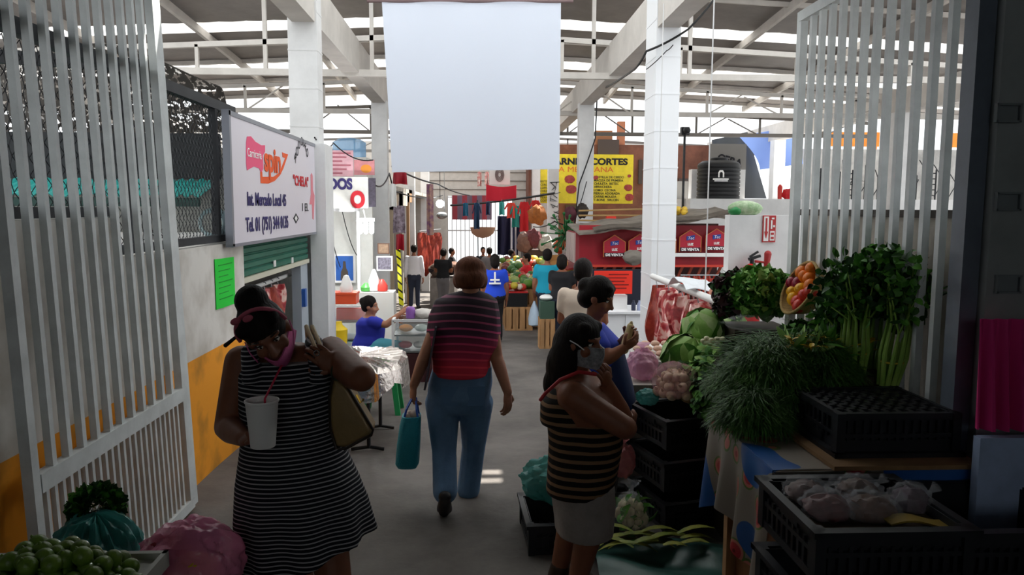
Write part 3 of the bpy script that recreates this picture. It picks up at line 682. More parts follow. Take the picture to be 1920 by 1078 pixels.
for py, xl, xr, hd in ((875, 1036, 1145, .18), (905, 1034, 1152, .19), (940, 1036, 1154, .19), (970, 1040, 1152, .18), (996, 1042, 1150, .175)):
    a_, c_ = at(xl, py, 3.56), at(xr, py, 3.56); c0 = (a_ + c_) / 2; hw = (c_ - a_).length / 2; rings.append([c0 + V(hw * cos(q) * (1 + .02 * sin(q * 7)), hd * sin(q), 0) for q in [2 * pi * i / 40 for i in range(40)]])
mb.loft(rings); mb.build('shorts', M('grey_shorts', '#8d8580', .85, var=.2, vs=8, bump=.2, bs=90), t, vox=.01, it=2)
B.shoes(M('sandal_brown', '#3a2a20', .6), 'sandal')
B.hair(hair_black, [((0, -.06, -.03), (.095, .085, .12)), ((.0, -.085, -.13), (.10, .08, .13)), ((-.06, -.05, -.09), (.06, .08, .13)), ((.055, -.05, -.08), (.055, .075, .12)), ((.01, -.10, -.22), (.085, .07, .09)), ((.05, -.06, -.18), (.05, .06, .09)), ((.05, .035, .075), (.035, .04, .03)), ((-.05, .035, .075), (.035, .04, .03))], cap=(.092, .102, .1), off=(0, -.015, .035), vox=.009)
mb = MB(); mb.sheet(lambda u, v: B.P((u - .5) * .16, .122 - .8 * abs(u - .5) ** 2 + .012 * sin(pi * v) - .02 * v, -.012 - .105 * v + .03 * abs(u - .5) * (1 if v > .5 else .3)), 12, 8, .006)
fm = mb.build('face_mask', M('grey_mask', '#8f9092', .8, var=.5, vs=40), t)
for q in (-1, 1): mb = MB(); mb.tube([B.P(q * .08, .065, -.02), B.P(q * .088, .03, -.0), B.P(q * .09, -.01, .012)], .0028, 6); mb.build('ear_loop', white_paint, fm)
# ------------------------------------------------------------------ vendor in blue peeling a vegetable
t = thing('person', V(.86, 4.75, 0), 'woman in a navy apron with tied black hair peeling a pale vegetable', 'person', 'people in the market')
J = dict(f=V(.97, -.2, 0), pel=at(1140, 752, 4.78), nb=at(1112, 606, 4.78), hc=at(1122, 556, 4.74), hf=V(.85, -.35, -.38), hu=V(.4, -.1, .9),
    sR=at(1116, 632, 4.62), sL=at(1128, 628, 4.92), eR=at(1140, 672, 4.52), wR=at(1168, 653, 4.52), eL=at(1150, 668, 4.86), wL=at(1172, 634, 4.66), hR=at(1140, 775, 4.7), hL=at(1146, 775, 4.86))
for k, y in (('R', 4.70), ('L', 4.88)): J['k' + k] = V(.87, y, .42); J['a' + k] = V(.84, y, .08); J['t' + k] = V(.98, y, .03)
B = Body(t, J, wide(F_RINGS, 1.06, 1.1, .03), (.052, .042, .029), (.09, .06, .04), .009, {'R': (V(.08, 0, .05), V(-.2, .6, .3), V(.2, -.1, .9), .8, .95), 'L': (V(.06, -.06, .06), V(.2, -.5, .3), V(.3, 0, .8), .8, .95)}, skin=skin1)
B.top(M('blue_shirt', '#2a3fae', .8), .45, -.1, .012, 1.0, 'shirt', vox=.009)
B.pants(M('grey_trousers', '#6f6c6a', .85), vox=.01)
mb = MB(); torso(mb, J['pel'], J['nb'], B.r, B.f, [(-.3, .14, .06, .10), (-.1, .18, .06, .11), (.2, .17, .08, .09), (.5, .15, .08, .08), (.72, .12, .07, .08)], .012)
mb.build('apron', M('navy_apron', '#1d2c55', .8, bump=.2), t, vox=.009)
B.hair(hair_black, [((0, -.10, .03), (.06, .055, .055)), ((0, -.06, -.03), (.08, .07, .075)), ((.04, .04, .075), (.035, .04, .03)), ((-.04, .04, .075), (.035, .04, .03))], cap=(.092, .102, .1), off=(0, -.015, .035), vox=.009)
B.shoes(black_rubber)
mb = MB(); mb.cap(at(1170, 655, 4.57), at(1182, 612, 4.6), .03, .022); mb.cap(at(1182, 612, 4.6), at(1184, 604, 4.6), .022, .008)
one(mb, 'peeled_vegetable', M('pale_vegetable', '#cdb682', .5), at(1170, 655, 4.57), 'pale peeled vegetable held in the apron woman\'s hands', 'vegetable')
# ------------------------------------------------------------------ the crowd further in
def person(px, Y, H, f, label, topm, pantm, arms='down', sleeve=.5, girth=1.0, hair=hair_black, skin=skin1, bow=0, lean=0, vox=.018, hairblobs=(), pant_frac=1.93):
    X = (px - 894) * Y / F; base = V(X, Y, fz(Y)); t = thing('person', base, label, 'person', 'people in the market')
    J = joints(base, f, H, arms, lean, bow); B = Body(t, J, wide(F_RINGS, girth), tuple(a * (1 + (girth - 1) * .6) for a in ARM), LEG, vox, face=True, skin=skin)
    B.top(topm, sleeve, -.05); B.pants(pantm, pant_frac); B.shoes(black_rubber)
    B.hair(hair, hairblobs or [((0, -.05, -.02), (.08, .06, .07))])
    return t, B, J
def cloth(name, col, **k): return M(name, col, .85, bump=.15, bs=40, **k)
navy_jeans = cloth('dark_jeans', '#252c3f'); black_cloth = cloth('black_cloth', '#17161a'); grey_cloth = cloth('grey_cloth', '#6d6a6c')
white_shirt = cloth('white_shirt', '#e2e0e6'); teal_shirt = cloth('teal_shirt', '#1391ad'); jersey = cloth('blue_jersey', '#1f46c8'); red_shirt = cloth('red_shirt', '#d6202c')
person(776, 20.3, 1.72, V(.05, 1, 0), 'man in a white shirt and dark jeans standing with his back turned', white_shirt, navy_jeans, sleeve=1.8, vox=.02)
t, B, J = person(927, 13.0, 1.5, V(-.1, 1, 0), 'woman in a blue jersey with white stripes on the back, walking ahead', jersey, black_cloth, girth=1.1, hairblobs=[((0, -.06, -.03), (.085, .06, .1))])
mb = MB()
for z, w_ in ((.10, .2), (.16, .16)): mb.box(J['pel'].lerp(J['nb'], .55) + V(0, -.157, z - .12), (w_, .03, .028))
mb.box(J['pel'].lerp(J['nb'], .72) + V(0, -.15, 0), (.03, .03, .2)); mb.build('jersey_print', white_ink, t, smooth=False)
t, B, J = person(1026, 13.1, 1.6, V(.15, 1, 0), 'person in a teal t-shirt facing the produce stalls, white bag at the side', teal_shirt, navy_jeans, girth=1.14)
mb = MB(); hx = J['wL'] + V(0, 0, -.09); mb.lathe([(.02, .02), (.03, -.02), (.08, -.14), (.11, -.3), (.1, -.4), (.03, -.43)], hx, 18); one(mb, 'plastic_bag', M('pale_blue_plastic', '#b9cde0', .35, bump=.5, bs=14), hx, 'pale blue plastic bag hanging from the hand of the teal shirt person', 'bag')
person(1054, 12.2, 1.5, V(.3, .95, 0), 'dark-haired woman in a black top beside the teal shirt person', black_cloth, navy_jeans, 'front', girth=1.12, hairblobs=[((0, -.05, -.03), (.09, .07, .1))])
t, B, J = person(1094, 6.6, 1.5, V(.2, 1, 0), 'dark-haired person in pale clothes behind the apron woman', cloth('cream_blouse', '#d8c6b4'), grey_cloth, 'front', girth=1.05)
person(988, 17.5, 1.5, V(-1, -.2, 0), 'stall keeper in a red shirt behind the produce crates', red_shirt, black_cloth, 'front', skin=skin2, vox=.022)
person(958, 22.5, 1.6, V(1, .2, 0), 'distant shopper in a teal shirt near the dark curtain', teal_shirt, navy_jeans, 'front', vox=.024)
person(905, 24.5, 1.68, V(.1, -1, 0), 'distant person in black walking in from the bright entrance', black_cloth, black_cloth, vox=.024)
person(917, 22.0, 1.66, V(-.1, 1, 0), 'distant person in a grey vest in front of the bright entrance', grey_cloth, black_cloth, vox=.024)
person(830, 19.3, 1.62, V(.2, 1, 0), 'person in dark clothes leaning over the dark goods at the left stalls', black_cloth, grey_cloth, 'front', bow=.05, vox=.022)
person(846, 25.0, 1.65, V(1, .1, 0), 'far person in dark clothes beside the heap of goods', black_cloth, black_cloth, 'front', vox=.024)
# seated vendor
Y = 9.4; base = at(690, 0, Y); base.z = fz(Y); S = lambda x, y, dy=0: at(x, y, Y + dy)
t = thing('person', base, 'seated woman in a blue t-shirt and aqua trousers reaching across the food cart', 'person', 'people in the market')
J = dict(f=V(1, -.1, 0), pel=S(690, 644), nb=S(692, 594), hc=S(694, 573), hf=V(1, -.1, -.15), hu=V(.1, 0, 1), sR=S(697, 603, -.17), sL=S(695, 601, .17), eR=S(724, 609, -.2), wR=S(750, 588, -.12), eL=S(722, 608, .2), wL=S(742, 600, .15),
    hR=S(696, 647, -.1), hL=S(696, 647, .1), kR=S(748, 650, -.14), kL=S(748, 650, .14))
for k, y in (('R', -.16), ('L', .16)): a = J['k' + k].copy(); J['a' + k] = V(a.x - .06, a.y, base.z + .08); J['t' + k] = V(a.x + .08, a.y, base.z + .03)
B = Body(t, J, wide([(q[0], q[1], q[2], q[3]) for q in F_RINGS], 1.22, 1.35, .06), (.055, .044, .03), (.1, .066, .045), .014, skin=skin2)
B.top(cloth('royal_blue_shirt', '#2c34a8'), .5, -.2, .014); B.pants(cloth('aqua_trousers', '#5fb3c4'), 1.9); B.shoes(black_rubber)
B.hair(hair_black, [((0, -.10, .04), (.05, .045, .05)), ((0, -.05, -.02), (.08, .06, .07))])
mb = MB(); c0 = V(J['pel'].x, Y, 0); top_ = J['pel'].z - .16
mb.ab((c0.x - .15, Y - .15, top_ - .03), (c0.x + .15, Y + .15, top_))
for dx in (-.12, .12):
    for dy in (-.12, .12): mb.bar((c0.x + dx, Y + dy, base.z), (c0.x + dx, Y + dy, top_ - .02), .03)
one(mb, 'stool', M('dark_stool', '#3b2f2c', .6), V(c0.x, Y, base.z), 'low dark stool under the seated woman in blue', 'stool', smooth=False)
# ================================================================== left side of the hall
def pris(mb, pts, fn, n, d, mi=0):
    """outline given on a real plane (fn gives its points), pushed out by d along n"""
    A = [fn(*p) for p in pts]; k = len(A); n = nrm(n) * d
    return mb.add(A + [p + n for p in A], [tuple(range(k - 1, -1, -1)), tuple(range(k, 2 * k))] + [(i, (i + 1) % k, k + (i + 1) % k, k + i) for i in range(k)], mi)
# ---- butcher's sign
sx_ = -1.845
t = thing('shop_sign', (sx_, 7.2, 1.62), 'large white butcher shop sign with pink flag logo above the green shutter', 'sign')
b = MB(); b.ab((sx_ - .04, 5.83, 1.61), (sx_, 8.80, 2.6)); b.build('panel', M('sign_white', '#d8d3dc', .35), t, smooth=False)
b = MB()
for a, c in (((sx_ - .05, 5.81, 1.6), (sx_ + .006, 5.85, 2.62)), ((sx_ - .05, 5.81, 2.58), (sx_ + .006, 8.82, 2.615)), ((sx_ - .05, 5.81, 1.595), (sx_ + .006, 8.82, 1.62))): b.ab(a, c)
b.build('frame', M('sign_frame', '#8c8f98', .4, metal=.4), t, smooth=False)
Q = lambda x, y: atX(440 + x / 4.147, 200 + y / 4.147, sx_ + .001)
b = MB(); pris(b, [(88, 280), (95, 232), (125, 230), (160, 272), (205, 300), (235, 300), (235, 350), (218, 380), (222, 480), (205, 520), (190, 480), (150, 465), (120, 480), (95, 495), (88, 440)], Q, EX, .002); b.build('flag_logo', pink_ink, t, smooth=False)
b = MB(); pris(b, [(213, 505), (215, 545), (300, 545), (350, 512), (365, 470), (392, 400), (372, 392), (368, 355), (414, 372), (378, 480), (352, 532), (310, 577), (260, 598), (202, 595), (198, 505)], Q, EX, .0022); b.build('swoosh_logo', orange_ink, t, smooth=False)
def sl(body, x0, y0, x1, size, m_, bold=0):
    a = Q(x0, y0); c = Q(x1, y0); text(body, size, a + EX * .004, EY, EZ, m_, t, width=abs(c.y - a.y), th=.001, bold=bold)
sl('spin', 230, 492, 356, .30, orange_ink, .01); sl('Carniceria', 96, 385, 205, .10, white_ink)
sl('Int. Mercado Local 45', 98, 765, 398, .15, navy_ink, .004); sl('Tel. 01 (751) 344 0135', 86, 972, 416, .16, navy_ink, .004)
sl('"CHELA"', 455, 608, 572, .14, red_ink, .004); sl('1 EL', 525, 812, 572, .12, black_ink)
for i, ch in enumerate('RODOLFO'):
    a = radians(165 - i * 25); p = Q(512 + 52 * cos(a), 440 - 140 * sin(a)); text(ch, .13, p + EX * .004, V(0, sin(a), -cos(a) * .9) if False else V(0, 1, .0) + EZ * (.9 * cos(a)), V(0, -.9 * cos(a), 1), black_ink, t, th=.001)
b = MB(); pris(b, [(476, 828), (497, 868), (476, 908), (455, 868)], Q, EX, .002); pris(b, [(476, 845), (487, 868), (476, 892), (465, 868)], Q, EX, .003, 1); b.build('emblem', [black_ink, plastic_white], t, smooth=False)
b = MB(); pris(b, [(590, 530), (599, 515), (606, 540), (608, 650), (620, 690), (618, 760), (613, 880), (604, 870), (600, 760), (582, 760), (592, 680)], Q, EX, .002); b.build('figure_print', M('sign_figure', '#d9828c', .6), t, smooth=False)
# ---- green roller shutter, half down
t = thing('roller_shutter', (-1.95, 7.6, 1.28), 'green roller shutter pulled half down under the butcher shop sign', 'shutter')
b = MB(); prof = []; z = 1.31
while z < 1.62: prof += [(-1.965, z), (-1.945, z + .012), (-1.945, z + .05), (-1.965, z + .058)]; z += .064
b.loft([[V(x, y, z) for x, z in prof] + [V(-1.99, y, z) for x, z in reversed(prof)] for y in (6.34, 8.8)]); b.build('slats', green_shutter, t, smooth=False)
b = MB(); b.ab((-1.975, 6.34, 1.265), (-1.93, 8.8, 1.31)); b.build('bottom_rail', M('pale_rail', '#c9c6b4', .5), t, smooth=False)
for py_, px_ in ((494, 515), (488, 548)):
    p = atX(px_, py_, -1.94); b = MB(); b.ab((-1.945, p.y - .035, p.z - .03), (-1.935, p.y + .035, p.z + .03)); b.build('sticker', plastic_white, t, smooth=False)
p = atX(424, 528, -1.91); b = MB(); b.sheet(lambda u, v: (-1.914 + .004 * sin(u * 5), p.y - .45 / 2 + .45 * u, p.z - .185 + .37 * v - .01 * u), 6, 8, .003)
pp = tag(b.build('poster', M('fluorescent_green_paper', '#18d23a', .7), None, p), 'fluorescent green handwritten poster on the white wall by the shutter', 'poster')
b = MB()
for i in range(7): b.ab((-1.9095, p.y - .16, p.z + .13 - i * .042), (-1.9075, p.y + .15 - .05 * (i % 3), p.z + .137 - i * .042))
b.build('handwriting', M('green_ink', '#0f9a2c', .7), pp, smooth=False)
# ---- butcher's booth behind the shutter
b = MB(); b.ab((-4.7, 6.3, -.2), (-4.6, 9, 2.3)); b.ab((-4.6, 6.34, -.2), (-2.06, 6.4, 2.3)); b.ab((-4.6, 8.95, -.4), (-2.17, 9.0, 2.3)); struct(b, 'wall_left', M('booth_wall', '#b9b9b4', .7, var=.1), smooth=False)
b = MB(); b.ab((-4.6, 6.4, 2.3), (-2.05, 8.95, 2.36)); struct(b, 'ceiling', cement, smooth=False)
meat = None
m, n, l, bs_ = new_mat('raw_meat'); tc = n.new('ShaderNodeTexCoord'); no = n.new('ShaderNodeTexNoise'); no.inputs['Scale'].default_value = 7; no.inputs['Detail'].default_value = 3; no.inputs['Distortion'].default_value = 1.2
oi = n.new('ShaderNodeObjectInfo'); ad = n.new('ShaderNodeVectorMath'); ad.operation = 'ADD'; l.new(tc.outputs['Object'], ad.inputs[0]); l.new(oi.outputs['Location'], ad.inputs[1]); l.new(ad.outputs[0], no.inputs['Vector'])
ra = n.new('ShaderNodeValToRGB'); l.new(no.outputs['Fac'], ra.inputs[0]); e = ra.color_ramp.elements; e[0].position = .3; e[0].color = lin('#8a1520'); e[1].position = .75; e[1].color = lin('#e8c9bd')
for p_, c_ in ((.45, '#a92a33'), (.52, '#c9605a'), (.58, '#e6b8ae')): q = e.new(p_); q.color = lin(c_)
l.new(ra.outputs[0], bs_.inputs['Base Color']); bs_.inputs['Roughness'].default_value = .35; meat = m
meat_dark = M('dark_cured_meat', '#7c2018', .45, col2='#a8432f', vs=12)
def slab(name, top, w, h, ax, seed, mat, label, group, hook=True):
    """a cut of meat hanging from its hook; ax is the direction of its width"""
    t = thing(name, top - EZ * h, label, 'meat', group); nn = nrm(ax.cross(EZ)); b = MB()
    def fn(u, v):
        a = (u - .5) * w * (.75 + .35 * sin(pi * min(1, v * 1.15 + .05)) + .12 * sin(v * 9 + seed)); return top + ax * (a + .02 * sin(v * 5 + seed)) - EZ * (h * v * (1 + .1 * sin(u * 5 + seed * 2))) + nn * (.03 * sin(u * 6 + seed) * sin(v * 5 + seed * 1.7))
    b.sheet(fn, 10, 14, .03); b.build('cut', mat, t)
    if hook: c = MB(); c.tube([top + EZ * .06 + nn * .02, top + EZ * .075, top + EZ * .06 - nn * .02, top + EZ * .01, top - EZ * .03], .005, 6); c.build('hook', steel, t)
    return t
p0, p1 = at(484, 545, 6.75), at(580, 520, 8.6); p0.x = p1.x = -2.12; zz_ = (p0.z + p1.z) / 2
b = MB(); b.tube([(-2.12, 6.5, zz_), (-2.12, 8.7, zz_)], .022, 10); b.bar((-2.12, 6.55, zz_), (-2.12, 6.55, 2.3), .03); b.bar((-2.12, 8.65, zz_), (-2.12, 8.65, 2.3), .03); one(b, 'hanging_rail', plastic_white, (-2.12, 7.6, zz_), 'pale hanging rail with meat under the green shutter', 'rail')
for i, (y, h, w) in enumerate(((6.9, .55, .22), (7.25, .7, .24), (7.55, .5, .2), (7.8, .75, .24), (8.05, .6, .2))):
    slab('meat_cut', V(-2.10, y, zz_ - .05), w, h, nrm(V(.35, .9, 0)), i * 1.7, meat_dark if i in (1, 3) else meat, ['pale meat cut nearest the door under the green shutter', 'long dark red meat cut second on the left rail', 'short marbled meat cut in the middle of the left rail', 'long dark meat cut fourth on the left rail', 'marbled meat cut farthest along the left rail'][i], 'meat on the left rail')
p = at(568, 558, 8.5); b = MB(); b.box((p.x, p.y, p.z), (.07, .08, .2)); b.box((p.x, p.y - .04, p.z + .06), (.05, .01, .04)); one(b, 'paper_dispenser', M('blue_plastic', '#2d5fb0', .4), p, 'blue dispenser on the booth wall beyond the hanging meat', 'dispenser', smooth=False)
b = MB(); b.ab((-2.05, 8.45, fz(8.5)), (-1.95, 8.78, 1.27)); struct(b, 'trim_7', M('pale_steel_door', '#a9b2bc', .35), smooth=False)
# ---- things seen through the chain-link fence
b = MB(); b.ab((-4.4, 6.22, 2.12), (-2.06, 6.28, 2.48)); one(b, 'tarpaulin', M('black_tarp', '#1b1d20', .6, bump=.4, bs=6), (-3.2, 6.25, 2.12), 'black tarpaulin screen behind the chain-link fence', 'tarpaulin', smooth=False)
t = thing('awning', (-3.2, 5.9, 1.94), 'teal corrugated awning behind the chain-link fence', 'awning')
b = MB(); b.sheet(lambda u, v: (-4.6 + 2.55 * u, 5.75 + .45 * v, 1.98 + .13 * v + .012 * sin(u * 2 * pi * 32)), 256, 1, .006); b.build('sheet', M('teal_sheet', '#2b9a94', .4), t)
b = MB(); b.ab((-4.6, 5.74, 1.9), (-2.06, 5.78, 1.965)); b.build('fascia', M('dark_green_beam', '#23453f', .6), t, smooth=False)
b = MB(); b.ab((-4.4, 6.05, 1.55), (-2.1, 6.1, 1.70)); t = thing('sign_board', (-3.2, 6.08, 1.55), 'white lettered board low behind the chain-link fence', 'sign'); b.build('board', plastic_white, t, smooth=False)
text('LUNA', .07, V(-2.62, 6.045, 1.64), EX, EZ, black_ink, t); text('CARNES', .06, V(-2.66, 6.045, 1.575), EX, EZ, black_ink, t)
t = None; b = MB(); p = at(400, 418, 6.0)
for k in range(5): b.tube([p + V((.085 + k * .007) * cos(a), -.03 + k * .012, (.085 + k * .007) * sin(a)) for a in [2 * pi * i / 32 for i in range(33)]], .008, 6)
one(b, 'hose_coil', M('pale_hose', '#a9c0c4', .4), p, 'coil of pale hose hanging behind the fence post', 'hose')
net = sheer('shade_net', '#54504c', 0, .8, holes=.54, hs=26)
b = MB(); b.sheet(lambda u, v: (-7 + 4.9 * u, 6.9 + .5 * sin(u * 5) * v, 2.50 + (.95 - .5 * u * u) * v + .06 * sin(u * 17) + .05 * sin(v * 9 + u * 7)), 40, 10, .004)
one(b, 'shade_net', net, (-4.5, 6.9, 2.4), 'torn brown shade netting strung up behind the fence', 'net')
b = MB(); b.bar((-9, 5.0, 3.15), (-2.1, 5.0, 2.78), .05, .08); struct(b, 'beam', dark_steel, smooth=False)
b = MB(); b.ab((-14, 13.9, -.8), (-4.2, 14, 2.35)); struct(b, 'wall_left', M('far_wall', '#cdc9c4', .8, var=.2))
b = MB(); b.ab((-6.8, 13.7, fz(13.8)), (-6.2, 13.88, 1.9)); one(b, 'cardboard_box', M('rust_red_box', '#8a4a38', .8), (-6.5, 13.8, 1.2), 'tall rust red box against the far wall seen through the left gate', 'box', smooth=False)
# ---- food stall between the first and second columns
Y = 13.6; zf = fz(Y)
b = MB(); b.ab((-5, Y, zf - .2), (-1.86, Y + .1, 2.3)); b.ab((-3.2, Y + .02, 2.2), (-1.95, Y + .8, 2.78)); struct(b, 'wall_left', M('stall_white', '#d5d5cf', .7, var=.12, vs=2), smooth=False)
b = MB(); b.ab((-4.6, 9.6, -.6), (-4.5, 13.6, 2.6)); struct(b, 'wall_left', white_paint, smooth=False)
b = MB()
for x in (-4.2, -2.0): b.bar((x, 12.9, zf), (x, 12.9, 1.86), .05)
b.bar((-4.2, 12.9, 1.86), (-1.98, 12.9, 1.86), .05); b.bar((-2.0, 12.9, 1.86), (-2.0, 11, 1.86), .05); b.bar((-2.95, 12.9, zf), (-2.95, 12.9, 1.86), .04)
one(b, 'stall_frame', white_paint, (-3, 12.9, zf), 'white steel frame of the food stall under the lettered sign', 'frame', smooth=False)
t = thing('shop_sign', (-2.3, 12.7, 1.95), 'white hand painted sign ending in dark and red letters between the left columns', 'sign')
a, c = at(560, 390, 12.7), at(690, 332, 12.7); b = MB(); b.ab((a.x, 12.7, a.z), (c.x, 12.74, c.z)); b.build('panel', M('old_sign_white', '#d8d6d0', .6, var=.12), t, smooth=False)
text('ADOS', .24, at(600, 354, 12.69), EX, EZ, navy_ink, t, width=.53, bold=.012); text('O', .36, at(657, 388, 12.69), EX, EZ, red_ink, t, width=.24, bold=.02)
a, c = at(692, 388, 12.72), at(704, 334, 12.72); b = MB(); b.ab((a.x, 12.70, a.z), (c.x, 12.74, c.z)); b.build('side_panel', M('dark_print', '#4a4350', .6, var=.5, vs=20), t, smooth=False)
for (x0, y0, x1, y1, col, lab, bk) in ((560, 330, 662, 282, '#d9a9b2', 'pink printed banner with lines of text above the lettered sign', 1), (664, 328, 702, 300, '#d08a8e', 'small pink and orange picture banner beside the left column', 0)):
    a, c = at(x0, y0, 12.8), at(x1, y1, 12.8); t = thing('banner', V((a.x + c.x) / 2, 12.8, a.z), lab, 'banner'); b = MB(); b.ab((a.x, 12.8, a.z), (c.x, 12.82, c.z)); b.build('cloth', M('banner_' + col[1:], col, .7, var=.2, vs=4), t, smooth=False)
    if bk:
        for i in range(6): b = MB(); z = c.z - .06 - i * .065; b.ab((a.x + .55, 12.796, z), (c.x - .04 - .07 * (i % 3), 12.799, z + .025)); b.build('print_line', M('faded_print', '#a8616e', .7), t, smooth=False)
    else: b = MB(); b.ell(((a.x + c.x) / 2 + .03, 12.8, (a.z + c.z) / 2 - .02), (.09, .004, .07)); b.build('picture', M('orange_picture', '#e0903a', .7), t)
b = MB(); p = at(655, 278, 14); b.lathe([(.25, 0), (.3, .03), (.3, .3), (.2, .36), (.08, .38)], (p.x, 14, p.z - .2), 20); one(b, 'water_jug', sheer('pale_blue_jug', '#8fc2e8', .3), (p.x, 14, p.z - .2), 'pale blue water container on top of the food stall beside the pink banner', 'container')
lamp_on = M('lamp_glow', '#f4fbff', .4, emit=14)
p = at(686, 418, 12.2); t = thing('hanging_lamp', p, 'lit fluorescent lamp hanging in the food stall', 'lamp'); b = MB()
for k in (-1, 0, 1): b.cap((p.x + k * .09, 12.2, p.z), (p.x + k * .09, 12.2, p.z - .14), .035, .035, 8)
b.build('bulb', lamp_on, t); b = MB(); b.tube([(p.x, 12.2, p.z + .05), (p.x - .05, 12.3, 1.86)], .012, 6); b.box((p.x, 12.2, p.z + .05), (.28, .08, .05)); b.build('fitting', plastic_white, t, smooth=False)
ld = bpy.data.lights.new('stall_lamp', 'POINT'); ld.energy = 55; ld.shadow_soft_size = .12; lo = bpy.data.objects.new('stall_lamp', ld); COL.objects.link(lo); lo.location = (p.x, 12.05, p.z - .1)
# poster, pictures
def picture(x0, y0, x1, y1, Y, frame, col, lab, nm='poster', extra=None, cat='poster'):
    a, c = at(x0, y1, Y), at(x1, y0, Y); t = thing(nm, V((a.x + c.x) / 2, Y, a.z), lab, cat); b = MB(); b.ab((a.x, Y, a.z), (c.x, Y + .025, c.z)); b.build('sheet', frame, t, smooth=False)
    d = min(c.x - a.x, c.z - a.z) * .1; b = MB(); b.ab((a.x + d, Y - .004, a.z + d), (c.x - d, Y - .0005, c.z - d)); b.build('picture', col, t, smooth=False)
    if extra: extra(a, c, t)
    return t
def tower(a, c, t):
    x = (a.x + c.x) / 2; b = MB(); b.loft([[V(x + s * w, Y_, z) for s in (-1, 1) for Y_ in ((13.49, 13.5) if s < 0 else (13.5, 13.49))] for w, z in ((.07, a.z + .05), (.06, a.z + .2), (.03, a.z + .26), (.02, a.z + .38))]); b.build('figure', M('bronze_print', '#4a4038', .7), t, smooth=False)
picture(626, 476, 666, 530, 13.5, plastic_white, M('poster_blue', '#2f62b4', .6, var=.2, vs=2), 'blue poster with a dark statue on the food stall wall', extra=tower)
picture(708, 456, 730, 476, 13.4, M('picture_frame_brown', '#6b4630', .5), M('old_photo', '#a88a70', .6, var=.4, vs=20), 'small brown framed picture on the stall pillar', 'framed_picture', cat='picture')
picture(706, 480, 736, 508, 13.4, plastic_white, M('notice_print', '#8d8796', .7, var=.6, vs=26), 'pale printed notice below the framed picture', 'notice', cat='notice')
b = MB()
for i in range(9): b.tube(catenary((-4.4 + .26 * i, 13.2, 1.86), (-3.9 + .2 * i + (i % 3) * .1, 13.4, 1.05 - (i % 2) * .2), .12), .008, 5)
one(b, 'cable_tangle', black_rubber, (-3, 13.3, 1.2), 'dark cables looping across the food stall wall', 'cable')
# counter with glass case, red box, white cones
def case(cx, cy, zb, w, d, h, label, shelves=2, base_h=.0, bm=None):
    t = thing('display_case', (cx, cy, zb), label, 'display case')
    b = MB()
    for sx0 in (-1, 1):
        for sy0 in (-1, 1): b.bar((cx + sx0 * w / 2, cy + sy0 * d / 2, zb + base_h), (cx + sx0 * w / 2, cy + sy0 * d / 2, zb + h), .03)
        b.bar((cx + sx0 * w / 2, cy - d / 2, zb + h), (cx + sx0 * w / 2, cy + d / 2, zb + h), .03); b.bar((cx - w / 2, cy + sx0 * d / 2, zb + h), (cx + w / 2, cy + sx0 * d / 2, zb + h), .03)
    b.build('frame', white_paint, t, smooth=False)
    for i in range(shelves): z = zb + base_h + (h - base_h) * (i + .06) / shelves; b = MB(); b.ab((cx - w / 2, cy - d / 2, z), (cx + w / 2, cy + d / 2, z + .02)); b.build('shelf', steel, t, smooth=False)
    b = MB(); b.ab((cx - w / 2 + .02, cy - d / 2 - .004, zb + base_h + .03), (cx + w / 2 - .02, cy - d / 2, zb + h - .03)); b.build('glass_front', sheer('case_glass', '#cfe0e0', .85, .05), t, smooth=False)
    if base_h: b = MB(); b.ab((cx - w / 2, cy - d / 2, zb), (cx + w / 2, cy + d / 2, zb + base_h)); b.build('cabinet', bm, t, smooth=False)
    return t
cx = at(660, 600, 11.2); zf = fz(11.2)
case(cx.x, 11.2, zf, .62, .5, .79, 'white framed glass display case behind the seated woman', 2, .28, M('aqua_cabinet', '#7fa79c', .5))
p = at(650, 568, 11.2); b = MB(); b.box((p.x - .02, 11.2, zf + .81 + .07), (.36, .3, .14)); b.box((p.x - .02, 11.2, zf + .96), (.38, .32, .03)); one(b, 'cooler_box', M('orange_red_plastic', '#cf4a26', .4), (p.x, 11.2, zf + .81), 'orange red box on top of the glass display case', 'box', smooth=False)
b = MB(); b.lathe([(.09, 0), (.1, .05), (.06, .18), (.035, .24), (.0, .25)], (p.x, 11.2, zf + .975), 16); one(b, 'foam_cups', foam, (p.x, 11.2, zf + .975), 'stack of white cups standing on the orange red box', 'cups')
b = MB(); b.ab((cx.x - .2, 11.05, zf + .58), (cx.x + .22, 11.3, zf + .75)); one(b, 'tub', M('red_tub', '#b8322c', .4), (cx.x, 11.2, zf + .58), 'red tub inside the glass display case', 'tub', smooth=False)
p = at(636, 632, 10.6); b = MB(); b.lathe([(.02, 0), (.11, .02), (.12, .22), (.05, .28), (.04, .33)], (p.x, 10.6, fz(10.6) + .26), 16); one(b, 'yellow_jug', M('yellow_plastic', '#d8b61c', .4), (p.x, 10.6, fz(10.6) + .26), 'yellow jug peeking out beside the door pilaster', 'jug')
b = MB(); b.ab((p.x - .25, 10.4, fz(10.6)), (p.x + .2, 10.8, fz(10.6) + .26)); one(b, 'side_table', M('grey_cabinet', '#8c908e', .6), (p.x, 10.6, fz(10.6)), 'low grey cabinet under the yellow jug', 'cabinet', smooth=False)
p = at(706, 552, 12.4); zf2 = fz(12.4); b = MB(); b.ab((p.x - .35, 12.2, zf2), (p.x + .3, 12.6, zf2 + .92)); one(b, 'counter', M('white_counter', '#d6d6d2', .5), (p.x, 12.4, zf2), 'white counter at the back of the food stall', 'counter', smooth=False)
